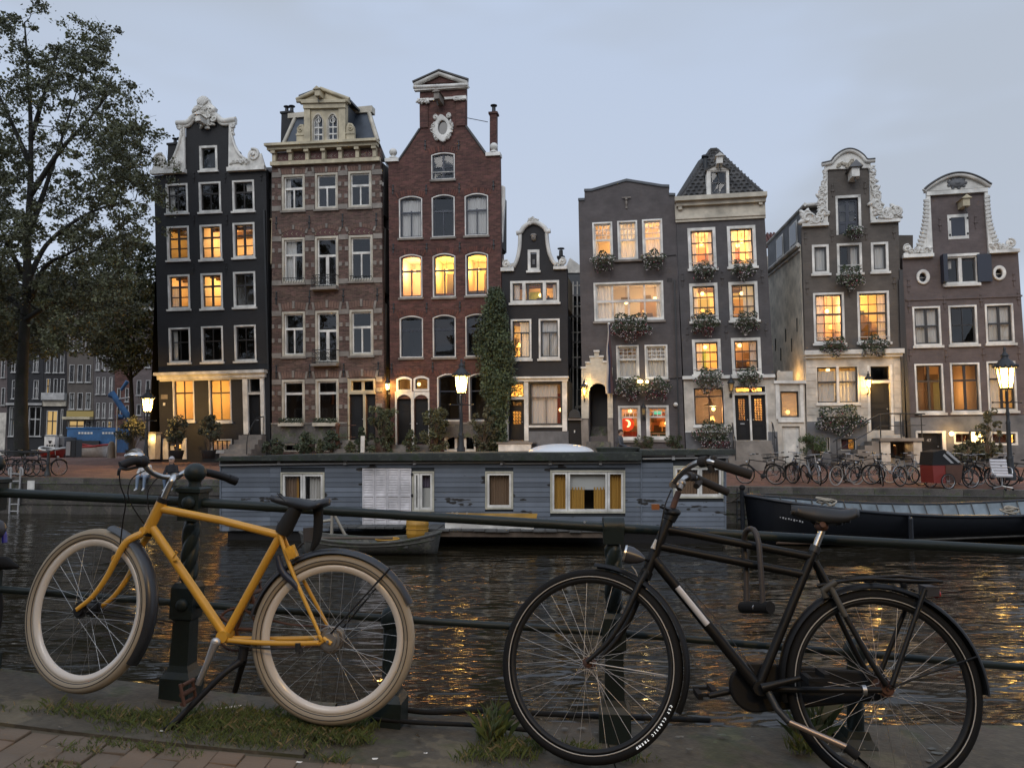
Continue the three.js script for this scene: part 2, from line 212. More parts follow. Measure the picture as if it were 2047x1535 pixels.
// ---------------------------------------------------------------- a canal house built on its own facade plane
const FA=35,FB=-0.2,FTURN=-Math.atan(0.2),FU=V(1,0,0.2).normalize(),FN=Math.sqrt(1.04);
class House{
constructor(name,label,px,o={}){
this.o=o;this.a=FA -(o.off||0);const p=onPlane(px,900,this.a,FB);p.y=0.2;this.pos=p;
this.g=thing(name,label,o.cat||'house',p,FTURN,o.group===null?undefined:'canal houses across the water');this.holes=[];
}
at(px,py,n=0){const q=onPlane(px,py,this.a-n*FN,FB).sub(this.pos);return[q.x*FU.x+q.z*FU.z,q.y];}
pts(a,n=0){return a.map((p)=>this.at(p[0],p[1],n));}
sl(y){const[y0,s0,y1,s1]=this.o.sl||[300,0,800,0];return lerp(s0,s1,(y-y0)/(y1-y0));}
q4(x0,yt,x1,yb,n=0){const l=(this.o.ln||0)*(yb-yt)/ 2,w=(x1-x0)/ 2,a=this.sl(yt)*w,b=this.sl(yb)*w;return[this.at(x0-l,yt-a,n),this.at(x1-l,yt+a,n),this.at(x1+l,yb+b,n),this.at(x0+l,yb-b,n)];}
bar(name,x0,yt,x1,yb,z0,z1,m,parent=this.g){const[a,b,c,d]=this.q4(x0,yt,x1,yb);return new GB().qp([d,c,b,a],z0,z1).put(name,m,parent);}
poly(name,pts,z0,z1,m,bev=0.03,parent=this.g,n=0){let q=this.pts(pts,n);let s=0;q.forEach((p,i)=>{const r=q[(i+1)%q.length];s +=p[0]*r[1]- r[0]*p[1];});if(s<0)q.reverse();return new GB().ext(q,z0,z1,bev).put(name,m,parent);}
mould(name,pts,r,z,m,parent=this.g,sx=1){const q=this.pts(pts).map((p)=>V(p[0],p[1],z));return new GB().tube(pts.length<4?q:curve(q,pts.length*5),r,8).put(name,m,parent);}
volute(x,y,rpx,dir,m,z=0.06,parent=this.g){
const c=this.at(x,y),e=this.at(x+rpx,y),R=Math.abs(e[0]- c[0]),P=[],rad=[];for(let i=0;i<=40;i++){const t=i/40,a=t*4.2*Math.PI*0.62+1.2,r=R*(1-0.86*t);P.push(V(c[0]+ dir*Math.cos(a)*r,c[1]+ Math.sin(a)*r,z+0.05*t));rad.push(R*lerp(0.24,0.16,t));}
const g=new GB().tube(P,rad,6);g.lathe([[0,-0.06],[R,-0.06],[R,0],[0,0.02]],c[0],c[1],z,20,rotM(Math.PI/2,0,0));g.ball(c[0],c[1],z+0.06,R*0.2);return g.put('volute',m,parent);
}
carve(name,path,n,r0,r1,m,z=0.08,parent=this.g){
const g=new GB(),q=curve2(this.pts(path),n);q.forEach((p,i)=>{const t=i/n,r=lerp(r0,r1,t)*rr(0.75,1.25),a=rr(0,6.28);g.add(new THREE.SphereGeometry(r,8,6),new THREE.Matrix4().makeTranslation(p[0]+ rr(-r,r)*0.5,p[1]+ rr(-r,r)*0.5,z).multiply(rotM(0,0,a)).scale(V(1.25,0.55,0.7)));if(i%2){const P=[];for(let k=0;k<=8;k++){const b=a+k*0.6,s=r*(1-k/11);P.push(V(p[0]+ Math.cos(b)*s,p[1]+ Math.sin(b)*s,z+r*0.6));}g.tube(P,r*0.22,5);}});
return g.put(name,m,parent);
}
win(x0,yt,x1,yb,o={}){
const q=this.q4(x0,yt,x1,yb),[tl,tr,br,bl]=q,w=Math.hypot(tr[0]- tl[0],tr[1]- tl[1]),h=Math.hypot(tl[0]- bl[0],tl[1]- bl[1]),ar=o.arch||0;
const Bz=(s,t,arch=ar)=>{const k=arch*(1 -(2*s-1)**2)*(1-t);return[lerp(lerp(tl[0],tr[0],s),lerp(bl[0],br[0],s),t),lerp(lerp(tl[1],tr[1],s),lerp(bl[1],br[1],s),t)+ k];};
const out=(m)=>{const a=m/w,b=m/h,P=[Bz(a,1-b),Bz(1-a,1-b)];const N=ar?10:1;for(let i=0;i<=N;i++)P.push(Bz(1-a -(1-2*a)*i/N,b));return P;};
const fr=o.fr??0.1,sa=o.sash??0.045,fm=o.fm||M.white,sm=o.sm||M.dark,z=o.z??-0.1,zf=o.zf??0.02;this.holes.push(out(0.004));
const frame=new GB().ext(out(0),z-0.06,zf,0.008,[out(fr)]).put('window',fm,this.g);if(o.label)frame.userData.label=o.label;
const s=new GB();if(sa>0)s.ext(out(fr-0.004),z-0.05,z+0.015,0,[out(fr+sa)]);
const rows=o.rows||[[0.38,2],[0.62,2]],bw=o.bar??0.03,f=fr+sa*0.6,a=f/w,b=f/h;let t=b;const T0=1-2*b,pane=[];
rows.forEach(([k,n,heavy],i)=>{
const t1=t+T0*k,hb=(i&&(o.heavy??1.6))*bw/h/2;if(i){const e=(rows[i][3]??(o.heavy??1.6))*bw/h/2;s.qp([Bz(a,t+e,0),Bz(1-a,t+e,0),Bz(1-a,t-e,0),Bz(a,t-e,0)],z-0.045,z+0.025);}
for(let c=0;c<n;c++){const sA=a +(1-2*a)*c/n,sB=a +(1-2*a)*(c+1)/ n;if(c){const e=bw*(o.mid&&c*2===n?o.mid:1)/ w/2;s.qp([Bz(sA-e,t1),Bz(sA+e,t1),Bz(sA+e,t),Bz(sA-e,t)],z-0.04,z+0.018);}pane.push([sA,t,sB,t1]);}
t=t1;
});
s.put('sash',sm,frame);
if(!o.nopane)for(const[sA,tA,sB,tB]of pane){const g=new GB(),j=()=>rr(-0.0035,0.0035),P=[Bz(sA,tB),Bz(sB,tB),Bz(sB,tA),Bz(sA,tA)].map((p)=>[p[0],p[1],z-0.012+j()]);g.quad(...P);g.put('pane',o.gm||M.glass,frame);}
for(const[c0,c1,d0,d1,cm]of o.cur||[]){const g=new GB(),N=Math.max(6,Math.round(Math.abs(c1-c0)*w/0.035)),ph=rr(0,6),amp=cm===M.blind?0:0.022;let prev=null;for(let i=0;i<=N;i++){const sx=lerp(c0,c1,i/N),zz=z-0.13+amp*Math.sin(i*1.5+ph)+ amp*0.5*Math.sin(i*0.61+ph*2),up=Bz(sx,d0),dn=Bz(lerp(sx,(c0+c1)/ 2,amp?0.04:0),d1),cur=[[...up,zz],[...dn,zz*1.0+amp*0.4*Math.sin(i*2.3)]];if(prev)g.quad(prev[1],cur[1],cur[0],prev[0]);prev=cur;}g.put(amp?'curtain':'blind',cm||M.curtain,frame);}
if(o.sill!==false){const e=0.06/w,k=0.1/h;new GB().qp([Bz(-e,1+k),Bz(1+e,1+k),Bz(1+e,1+0.003/h),Bz(-e,1+0.003/h)],-0.05,0.1).put('sill',o.silm||fm,frame);}
if(o.rail){const g=new GB(),tt=o.rail;g.tube([[...Bz(0.02,tt),0.08],[...Bz(0.98,tt),0.08]],0.018,6);g.put('guard_rail',M.white,frame);}
return frame;
}
room(x0,yt,x1,yb,o={}){
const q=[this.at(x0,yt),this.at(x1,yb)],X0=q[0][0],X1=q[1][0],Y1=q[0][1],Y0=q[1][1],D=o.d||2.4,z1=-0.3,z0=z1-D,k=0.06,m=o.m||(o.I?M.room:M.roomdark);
const g=new GB();g.rect(X0,Y0,X1,Y1,z0-k,z0);g.rect(X0,Y1,X1,Y1+k,z0,z1);g.rect(X0,Y0-k,X1,Y0,z0,z1);g.rect(X0-k,Y0,X0,Y1,z0,z1);g.rect(X1,Y0,X1+k,Y1,z0,z1);
const r=g.put('room',m,this.g),w=X1-X0,h=Y1-Y0,F=new GB();
if(o.beams){const b=new GB();for(let i=0;i<o.beams;i++){const zz=lerp(z1-0.25,z0+0.1,i/Math.max(1,o.beams-1));b.rect(X0,Y1-0.16,X1,Y1-0.001,zz-0.07,zz+0.07);}b.put('beam',M.beam,r);}
if(o.I&&w>1){const dx=rr(X0+0.1,X1-0.9),dg=new GB().rect(dx,Y0,dx+0.75,Y0+h*0.78,z0+0.002,z0+0.03);dg.rect(dx+0.08,Y0,dx+0.67,Y0+h*0.74,z0+0.031,z0+0.04);dg.put('inner_door',mat([0.3,0.2,0.1].map((q)=>q*rr(0.5,1.6)),0.7),r);const lx=rr(X0+0.2,X1-0.2),sh=new GB().lathe([[0.07,0.24],[0.15,0]],lx,Y0+h*0.42,z0+0.5,12);sh.tube([[lx,Y0,z0+0.5],[lx,Y0+h*0.45,z0+0.5]],0.015,4);sh.put('floor_lamp',mat([0.7,0.5,0.25],0.9,{side:THREE.DoubleSide}),r);const sf=new GB(),sx=rr(X0,X1-0.8);sf.rect(sx,Y0,sx+0.8,Y0+0.42*rr(0.8,1.6),z0+0.9,z0+1.3);sf.put('armchair',mat([rr(0.02,0.15),rr(0.02,0.08),0.03],0.9),r);}
if(o.furn){for(let i=0;i<o.furn;i++){const fx=rr(X0+0.2,X1-0.6),fh=rr(0.4,0.75)*h;F.rect(fx,Y0,fx+rr(0.3,0.6),Y0+fh,z0+0.002,z0+rr(0.2,0.4));}F.put('cupboard',M.furn,r);const P=new GB();for(let i=0;i<o.furn;i++){const fx=rr(X0+0.2,X1-0.7),fy=rr(Y0+h*0.5,Y0+h*0.72);P.rect(fx,fy,fx+rr(0.25,0.5),fy+rr(0.25,0.4),z0+0.002,z0+0.04);}P.put('picture',mat([rr(0.05,0.2),rr(0.04,0.12),rr(0.03,0.1)],0.6),r);}
if(o.I)for(const[fx,fy,fz]of o.at||[[0.5,0.8,0.5]]){const x=lerp(X0,X1,fx),y=lerp(Y0,Y1,fy),zz=lerp(z0,z1,fz),b=new GB().ball(x,y,zz,0.09,1,1,1,10);b.put('lamp_bulb',M.bulb,r);new GB().tube([[x,y+0.08,zz],[x,Y1,zz]],0.008,4).put('lamp_cord',M.black,r);lamp(r,x,y,zz,o.I*rr(1.0,1.5),o.col||lin(1,0.56+rr(-0.06,0.07),0.18+rr(-0.05,0.07)),4);}
return r;
}
door(x0,yt,x1,yb,o={}){
const[tl,tr,br,bl]=this.q4(x0,yt,x1,yb),P=(s,t)=>[lerp(lerp(tl[0],tr[0],s),lerp(bl[0],br[0],s),t),lerp(lerp(tl[1],tr[1],s),lerp(bl[1],br[1],s),t)],R=(a,b,c,d)=>[P(a,d),P(c,d),P(c,b),P(a,b)];if(!o.nohole)this.holes.push(R(0,0,1,1));
const z=o.z??-0.16,g=new GB();const glass=o.glass||[],m=o.m||M.black;
if(glass.length)g.ext(R(0.004,0.004,0.996,0.996),z-0.05,z,0,glass.map((q)=>R(...q)));else g.qp(R(0.004,0.004,0.996,0.996),z-0.05,z);
const d=g.put('door',m,this.g);const pn=new GB();for(const q of o.panels||[]){const[a,b,c,e]=q,k=0.03,kk=0.018;for(const s of[[a,b,c,b+kk],[a,e-kk,c,e],[a,b+kk,a+k*2,e-kk],[c-k*2,b+kk,c,e-kk]])pn.qp(R(...s),z,z+0.02);pn.qp(R(a+k*3,b+kk*2.2,c-k*3,e-kk*2.2),z,z+0.012);}pn.put('door_panel',m,d);
for(const q of glass){new GB().quad(...R(...q).map((p)=>[...p,z-0.025])).put('pane',o.gm||M.glass,d);if(o.grille){const gr=new GB(),[a,b,c,e]=q;const nx=o.grille[0],ny=o.grille[1];for(let i=0;i<nx;i++)for(let j=0;j<ny;j++){const p=P(lerp(a,c,(i+0.5)/ nx),lerp(b,e,(j+0.5)/ ny)),rx=Math.abs(P(c,b)[0]- P(a,b)[0])/ nx*0.5,ry=Math.abs(P(a,e)[1]- P(a,b)[1])/ ny*0.5,K=[];for(let k=0;k<12;k++){const t=k/12*6.283;K.push(V(p[0]+ Math.cos(t)*rx,p[1]+ Math.sin(t)*ry,z+0.01));}gr.tube(K,0.012,4,true);gr.tube([[p[0]- rx,p[1]- ry,z+0.01],[p[0]+ rx,p[1]+ ry,z+0.01]],0.01,4);}gr.put('grille',M.iron,d);}}
const kn=P(o.hinge?0.12:0.88,0.55);new GB().ball(kn[0],kn[1],z+0.04,0.035).tube([[kn[0],kn[1],z],[kn[0],kn[1],z+0.04]],0.012,6).put('handle',M.steel,d);if(o.slot)new GB().qp(R(0.35,0.62,0.65,0.645),z,z+0.012).put('letter_slot',M.steel,d);return d;
}
wall(outline,m,o={}){
const q=this.pts(outline);let s=0;q.forEach((p,i)=>{const r=q[(i+1)%q.length];s +=p[0]*r[1]- r[0]*p[1];});if(s<0)q.reverse();
const inside=(h)=>{const c=h.reduce((a,p)=>[a[0]+ p[0]/ h.length,a[1]+ p[1]/ h.length],[0,0]);let k=false;for(let i=0,j=q.length-1;i<q.length;j=i++)if((q[i][1]>c[1])!==(q[j][1]>c[1])&&c[0]<(q[j][0]- q[i][0])*(c[1]- q[i][1])/(q[j][1]- q[i][1])+ q[i][0])k=!k;return k;};
return new GB().ext(q,o.z0??-0.3,o.z1??0,0,this.holes.filter(inside)).put(o.name||'wall',m,this.g);
}
body(xl,xr,ytop,ybase,ridge,m,roofm,D=9){
const a=this.at(xl,ytop),b=this.at(xr,ytop),y0=this.at(xl,ybase)[1],X0=a[0]+ 0.01,X1=b[0]- 0.01,yl=a[1]- 0.05,yr=b[1]- 0.05,g=new GB(),d=ray(xr,700),sh=(d.x*FU.x+d.z*FU.z)/ -(d.x*FU.z*-1+d.z*FU.x)+ 0.03;
const P=(x,y,z)=>[x+sh*(-z-0.3)*-1*-1,y,z],slab=(x,w,yt)=>{const q=[P(x,y0,-0.302),P(x,y0,-D),P(x,yt,-D),P(x,yt,-0.302)],r=q.map((p)=>[p[0]+ w,p[1],p[2]]);g.quad(q[1],q[0],q[3],q[2]).quad(...r).quad(q[2],q[3],r[3],r[2]);};
slab(X0,0.25,yl);slab(X1-0.25,0.25,yr);g.quad(P(X1,y0,-D),P(X0,y0,-D),P(X0,yl,-D),P(X1,yr,-D));g.put('side_wall',m,this.g);
if(ridge){const c=this.at((xl+xr)/ 2,ridge),r=new GB(),f=(x,y,z)=>P(x,y,z);r.quad(f(X0,yl,-0.31),f(...c,-0.31),f(...c,-D),f(X0,yl,-D)).quad(f(...c,-0.31),f(X1,yr,-0.31),f(X1,yr,-D),f(...c,-D)).tri(f(X1,yr,-D),f(X0,yl,-D),f(...c,-D)).tri(f(X0,yl,-0.31),f(X1,yr,-0.31),f(...c,-0.31));r.put('roof',roofm,this.g);}
else{const r=new GB(),y=Math.min(yl,yr)+ 0.002;r.quad(P(X0,y,-0.31),P(X1,y,-0.31),P(X1,y,-D),P(X0,y,-D));r.put('roof',roofm,this.g);}
}
anchors(list,m=M.iron,h=0.42){for(const[x,y]of list){const c=this.at(x,y),g=new GB();g.rect(c[0]- 0.025,c[1]- h/2,c[0]+ 0.025,c[1]+ h/2,0.002,0.035);g.ball(c[0],c[1]+ h/2,0.03,0.05,1,1,0.4,8);g.ball(c[0],c[1],0.03,0.055,1.3,1,0.5,8);g.put('wall_anchor',m,this.g);}}
chimney(x0,yt,x1,yb,z,m,pots=1){const a=this.at(x0,yt,z),b=this.at(x1,yb,z),g=new GB();const w=b[0]- a[0],d=Math.min(w,0.8);g.rect(a[0],b[1],b[0],a[1],z-d,z);g.rect(a[0]- 0.06,a[1],b[0]+ 0.06,a[1]+ 0.1,z-d-0.06,z+0.06);const c=g.put('chimney',m,this.g),p=new GB();for(let i=0;i<pots;i++){const x=lerp(a[0],b[0],(i+0.5)/ pots);p.lathe([[0.1,0],[0.09,0.3],[0.001,0.3]],x,a[1]+ 0.1,z-d/2,10);p.lathe([[0.001,0.44],[0.17,0.4],[0.17,0.37],[0.001,0.37]],x,a[1]+ 0.1,z-d/2,12);p.tube([[x,a[1]+ 0.35,z-d/2],[x,a[1]+ 0.5,z-d/2]],0.02,5);}p.put('chimney_pot',M.iron,c);}
hoist(x,y,len,m){const c=this.at(x,y),g=new GB();g.rect(c[0]- 0.13,c[1]- 0.16,c[0]+ 0.13,c[1]+ 0.14,0.002,len);g.qp([[c[0]- 0.2,c[1]+ 0.143],[c[0]+ 0.2,c[1]+ 0.143],[c[0],c[1]+ 0.3],[c[0],c[1]+ 0.3]],0.002,len+0.08);const b=g.put('hoist_beam',m,this.g);new GB().tube([[c[0],c[1]- 0.15,len-0.12],[c[0],c[1]- 0.35,len-0.12],[c[0]+ 0.06,c[1]- 0.42,len-0.12],[c[0]+ 0.02,c[1]- 0.46,len-0.12]],0.02,6).put('hook',M.iron,b);}
}
function wallLantern(H,px,py,label,s,I,o={}){
const c=H.at(px,py),p=V(H.pos.x+FU.x*c[0]- FU.z*0.28,H.pos.y+c[1],H.pos.z+FU.z*c[0]+ FU.x*0.28),t=thing('wall_lantern',label,'wall lamp',p,FTURN);
lanternBody(t,s,I,0,o.six);new GB().tube(curve([[0,-0.30*s,0],[0,-0.5*s,-0.04],[0,-0.62*s,-0.16],[0,-0.5*s,-0.27]],10),0.02*s+0.008,6).rect(-0.06,-0.62*s,0.06,-0.36*s,-0.278,-0.25).put('bracket',M.iron,t);return t;
}
function lanternBody(t,s,I,y=0,n=4){
n=n||4;const F=new GB(),R1=0.2*s,R0=0.13*s,h=0.25*s,c=(r,yy,i)=>{const a=(i+0.5)/ n*6.283 +(n===4?0:0.3);return[Math.sin(a)*r,y+yy,Math.cos(a)*r];};
for(let i=0;i<n;i++){F.tube([c(R0,-h,i),c(R1,h,i)],0.012*s+0.004,5);F.tube([c(R1,h,i),c(R1,h,i+1)],0.014*s+0.004,5);F.tube([c(R0,-h,i),c(R0,-h,i+1)],0.014*s+0.004,5);const g=new GB().quad(c(R0*0.97,-h,i),c(R0*0.97,-h,i+1),c(R1*0.97,h,i+1),c(R1*0.97,h,i));g.put('lantern_pane',M.lampglass,t);}
F.lathe([[0.001,-h-0.03*s],[R0*0.8,-h-0.02*s],[R0,-h]],0,y,0,12);F.put('lantern_frame',M.iron,t);
new GB().lathe([[R1*1.22,h],[R1*1.1,h+0.06*s],[R1*0.75,h+0.16*s],[R1*0.4,h+0.22*s],[R1*0.38,h+0.28*s],[R1*0.5,h+0.3*s],[R1*0.2,h+0.36*s],[R1*0.12,h+0.42*s],[R1*0.22,h+0.46*s],[0.001,h+0.52*s]],0,y,0,14).put('lantern_roof',M.iron,t);
const b=new GB().ball(0,y,0,0.075*s,1,1.5,1,10);b.put('lamp_bulb',I?M.bulb2:M.frost,t);if(I)lamp(t,0,y,0,I,lin(1,0.66,0.28),4);
}
M.lampglass=new THREE.MeshPhysicalMaterial({color:lin(1,0.86,0.5),roughness:0.42,transmission:0.92,thickness:0,side:THREE.DoubleSide});
M.bulb2=new THREE.MeshStandardMaterial({color:0x000000,emissive:lin(1,0.64,0.22),emissiveIntensity:10,roughness:1});
// ================================================================ ground, water, quays and street
Object.assign(M,{pipe0:mat([0.4,0.38,0.36],0.5),
redpanel:mat([0.09,0.035,0.03],0.7),h2b:mat([0.23,0.135,0.1],0.85,{map:T.worn}),h3b:mat([0.17,0.065,0.045],0.85,{map:T.worn}),darkglass:mat([0.02,0.022,0.026],0.06),plasterwarm:mat([0.6,0.53,0.42],0.8,{map:T.worn}),lampcase:mat([0.05,0.05,0.055],0.4),
rail:mat([0.018,0.027,0.025],0.42,{specularIntensity:0.6,map:T.worn,...bump(T.rough,0.0012)}),pave:mat([0.1,0.08,0.048],0.85,{map:T.worn,...bump(T.rough,0.004)}),copeN:mat([0.13,0.108,0.073],0.8,{map:T.stone,...bump(T.rough,0.006)}),hatchblue:mat([0.03,0.13,0.3],0.6,{map:T.worn}),
});
const WATER=-1.45;
const quayZ=(x)=>27.6-0.16*x,quayY=(x)=>-0.17-0.0048*x,faceZ=(x)=>35-0.2*x;
const gy=(x)=>x>1.37?0.0094:x<-4?0.557-0.204*(x+4)*0.3:0.045-0.052*x+0.019*x*x;
{
const g=new THREE.CircleGeometry(360,48);g.rotateX(-Math.PI/2);g.translate(0,-3.4,0);struct('ground',g,mat([0.05,0.045,0.04],1));
const S=new GB(),xs=[];for(let x=-46;x<=40;x +=2)xs.push(x);const row=(x,k)=>{const q=quayZ(x)+ 0.5,f=faceZ(x)+ 0.6;return[[x,quayY(x),-q],[x,lerp(quayY(x),0.4,0.55),-lerp(q,f,0.55)],[x,0.4,-f],[x,0.42,-(f+13)],[x,-0.8,-(f+13.2)]][k];};
for(let i=0;i<xs.length-1;i++)for(let k=0;k<4;k++)S.quad(row(xs[i],k),row(xs[i+1],k),row(xs[i+1],k+1),row(xs[i],k+1));struct('street',S.geo(),M.street);
const W=new GB();for(let i=0;i<xs.length-1;i++){const a=xs[i],b=xs[i+1];W.quad([a,-3.4,-quayZ(a)],[b,-3.4,-quayZ(b)],[b,quayY(b)- 0.2,-quayZ(b)],[a,quayY(a)- 0.2,-quayZ(a)]);W.quad([a,WATER+0.28,-quayZ(a)+ 0.12],[b,WATER+0.28,-quayZ(b)+ 0.12],[b,WATER+0.28,-quayZ(b)],[a,WATER+0.28,-quayZ(a)]).quad([a,-3.4,-quayZ(a)+ 0.12],[b,-3.4,-quayZ(b)+ 0.12],[b,WATER+0.28,-quayZ(b)+ 0.12],[a,WATER+0.28,-quayZ(a)+ 0.12]);}
const wall=struct('canal_wall',W.geo(),M.quay);const cs=[1.35,1.2,1.5].map((w)=>new GB().rect(-w/2,-0.2,w/2,0.004,-0.56,0.05).geo()),cm=[0.85,1,1.15].map((k)=>mat([0.16*k,0.14*k,0.12*k],0.8,{map:T.stone,...bump(T.rough,0.003)}));let x=-40;while(x<34){const i=Math.floor(rng()*3),w=[1.35,1.2,1.5][i]*0.987;const m=part('coping_stone',cs[i],cm[Math.floor(rng()*3)],wall);m.position.set(x+w/2,quayY(x)+ 0.012+rr(-0.006,0.006),-quayZ(x+w/2));m.rotation.y=-Math.atan(0.16)*-1*-1;x +=w+0.012;}
for(let k=0;k<2;k++){const c=new GB();for(let i=0;i<xs.length-1;i++){const a=xs[i],b=xs[i+1],y=-0.62-k*0.42;c.quad([a,y-0.06,-quayZ(a)+ 0.05],[b,y-0.06,-quayZ(b)+ 0.05],[b,y,-quayZ(b)+ 0.05],[a,y,-quayZ(a)+ 0.05]).quad([a,y,-quayZ(a)+ 0.05],[b,y,-quayZ(b)+ 0.05],[b,y,-quayZ(b)],[a,y,-quayZ(a)]);}part('wall_ledge',c.geo(),M.quay,wall);}
}
{
const waves=[],R=mulberry(21);for(let i=0;i<60;i++){const f=Math.round(4+Math.pow(R(),1.25)*42),a=(R()- 0.5)*1.5+Math.PI/2;waves.push([Math.round(f*Math.cos(a)*0.6),Math.round(f*Math.sin(a)),R()*6.283,1/Math.pow(f,1.12)]);}
let tot=0;waves.forEach((w)=>tot +=w[3]);const wt=tex(1024,(u,v)=>{let s=0;for(const w of waves)s +=w[3]*Math.sin(6.2832*(w[0]*u+w[1]*v)+ w[2]);const n=s/tot*2.2;return 0.5+0.5*n /(1+Math.abs(n))*1.6*0.6;},[4.6,4.6],false);
const g=new THREE.PlaneGeometry(96,32,760,420);g.rotateX(-Math.PI/2);g.translate(0,0,-19.4);const p=g.attributes.position,u=g.attributes.uv,sw=[];for(let i=0;i<14;i++){const a=(R()- 0.5)*1.6+Math.PI/2,l=rr(0.5,1.9);sw.push([Math.cos(a)*6.283/l*0.7,Math.sin(a)*6.283/l,R()*6.283,0.003*l]);}
const gust=fbm([3,6,11],12);for(let i=0;i<p.count;i++){const x=p.getX(i),z=p.getZ(i);let s=0;for(const w of sw)s +=w[3]*Math.sin(w[0]*x+w[1]*z+w[2]);s*=0.55+0.9*gust((x+60)/ 40,(z+60)/ 40);p.setY(i,WATER+s);u.setXY(i,x,z);}g.computeVertexNormals();
struct('water',g,new THREE.MeshPhysicalMaterial({color:lin(0.014,0.011,0.006),roughness:0.02,ior:1.33,bumpMap:wt,bumpScale:0.062}));
}
{
const S=new GB(),xs=[];for(let x=-12;x<=12;x +=0.4)xs.push(x);for(let i=0;i<xs.length-1;i++){const a=xs[i],b=xs[i+1];S.quad([a,gy(a)- 0.01,6],[b,gy(b)- 0.01,6],[b,gy(b)- 0.01,-2.96],[a,gy(a)- 0.01,-2.96]);S.quad([a,-3.4,-3.52],[b,-3.4,-3.52],[b,gy(b)- 0.2,-3.52],[a,gy(a)- 0.2,-3.52]);S.quad([a,gy(a)- 0.25,-2.84],[b,gy(b)- 0.25,-2.84],[b,gy(b)- 0.25,-3.52],[a,gy(a)- 0.25,-3.52]);}
const pv=struct('quay_pavement',S.geo(),M.pave);
const bg=[];for(let k=0;k<4;k++){const g=new GB();const w=0.099,d=0.0485,h=0.045,c=0.0045;g.ext([[-w,-d],[w,-d],[w+rr(-0.004,0.002),d],[-w+rr(-0.002,0.004),d]],-h,0,c);const q=g.geo();q.rotateX(-Math.PI/2);bg.push(q);}
const bm=[[0.2,0.14,0.092],[0.175,0.127,0.085],[0.21,0.143,0.093],[0.165,0.125,0.088]].map((c)=>mat(c,0.8,{map:T.worn,...bump(T.rough,0.004)}));
for(let c=0;c<38;c++)for(let r=c%2?-1:0;r<5;r++){const half=r<0,x=-3.1+c*0.0985+rr(-0.002,0.002),z=half?-2.882:-2.83+r*0.2 +(c%2)*0.1+rr(-0.003,0.003);const m=part('paving_brick',bg[Math.floor(rng()*4)],bm[Math.floor(rng()*4)],pv);m.position.set(x,gy(x)+ rr(-0.008,0.004),z);m.rotation.set(rr(-0.025,0.025),Math.PI/2+rr(-0.025,0.025),0);m.rotation.order='ZYX';m.rotation.z=Math.atan(-0.052+0.038*x)+ rr(-0.05,0.05);if(half)m.scale.x=0.49;}
let x=-6.2;while(x<5){const w=rr(0.85,1.45),g=new GB(),N=5;const o=rr(-0.012,0.01),e=rr(-0.015,0.015);const P=(i,z,y)=>[lerp(x,x+w-0.006,i/N),gy(lerp(x,x+w,i/N))+ y+o,z];for(let i=0;i<N;i++){const zf=-2.95+e,zb=-3.55+e*0.4;g.quad(P(i,zf,-0.005),P(i+1,zf,-0.005),P(i+1,zb+0.03,0),P(i,zb+0.03,0)).quad(P(i,zb+0.03,0),P(i+1,zb+0.03,0),P(i+1,zb,-0.03),P(i,zb,-0.03)).quad(P(i+1,zb,-0.28),P(i,zb,-0.28),P(i,zb,-0.03),P(i+1,zb,-0.03)).quad(P(i,zf,-0.2),P(i+1,zf,-0.2),P(i+1,zf,-0.005),P(i,zf,-0.005));}for(const i of[0,N])g.quad(P(i,-2.95+e,-0.2),P(i,-3.55,-0.28),P(i,-3.55+e*0.4,-0.03),P(i,-2.95+e,-0.005));part('coping_slab',g.geo(),M.copeN,pv);x +=w;}
}
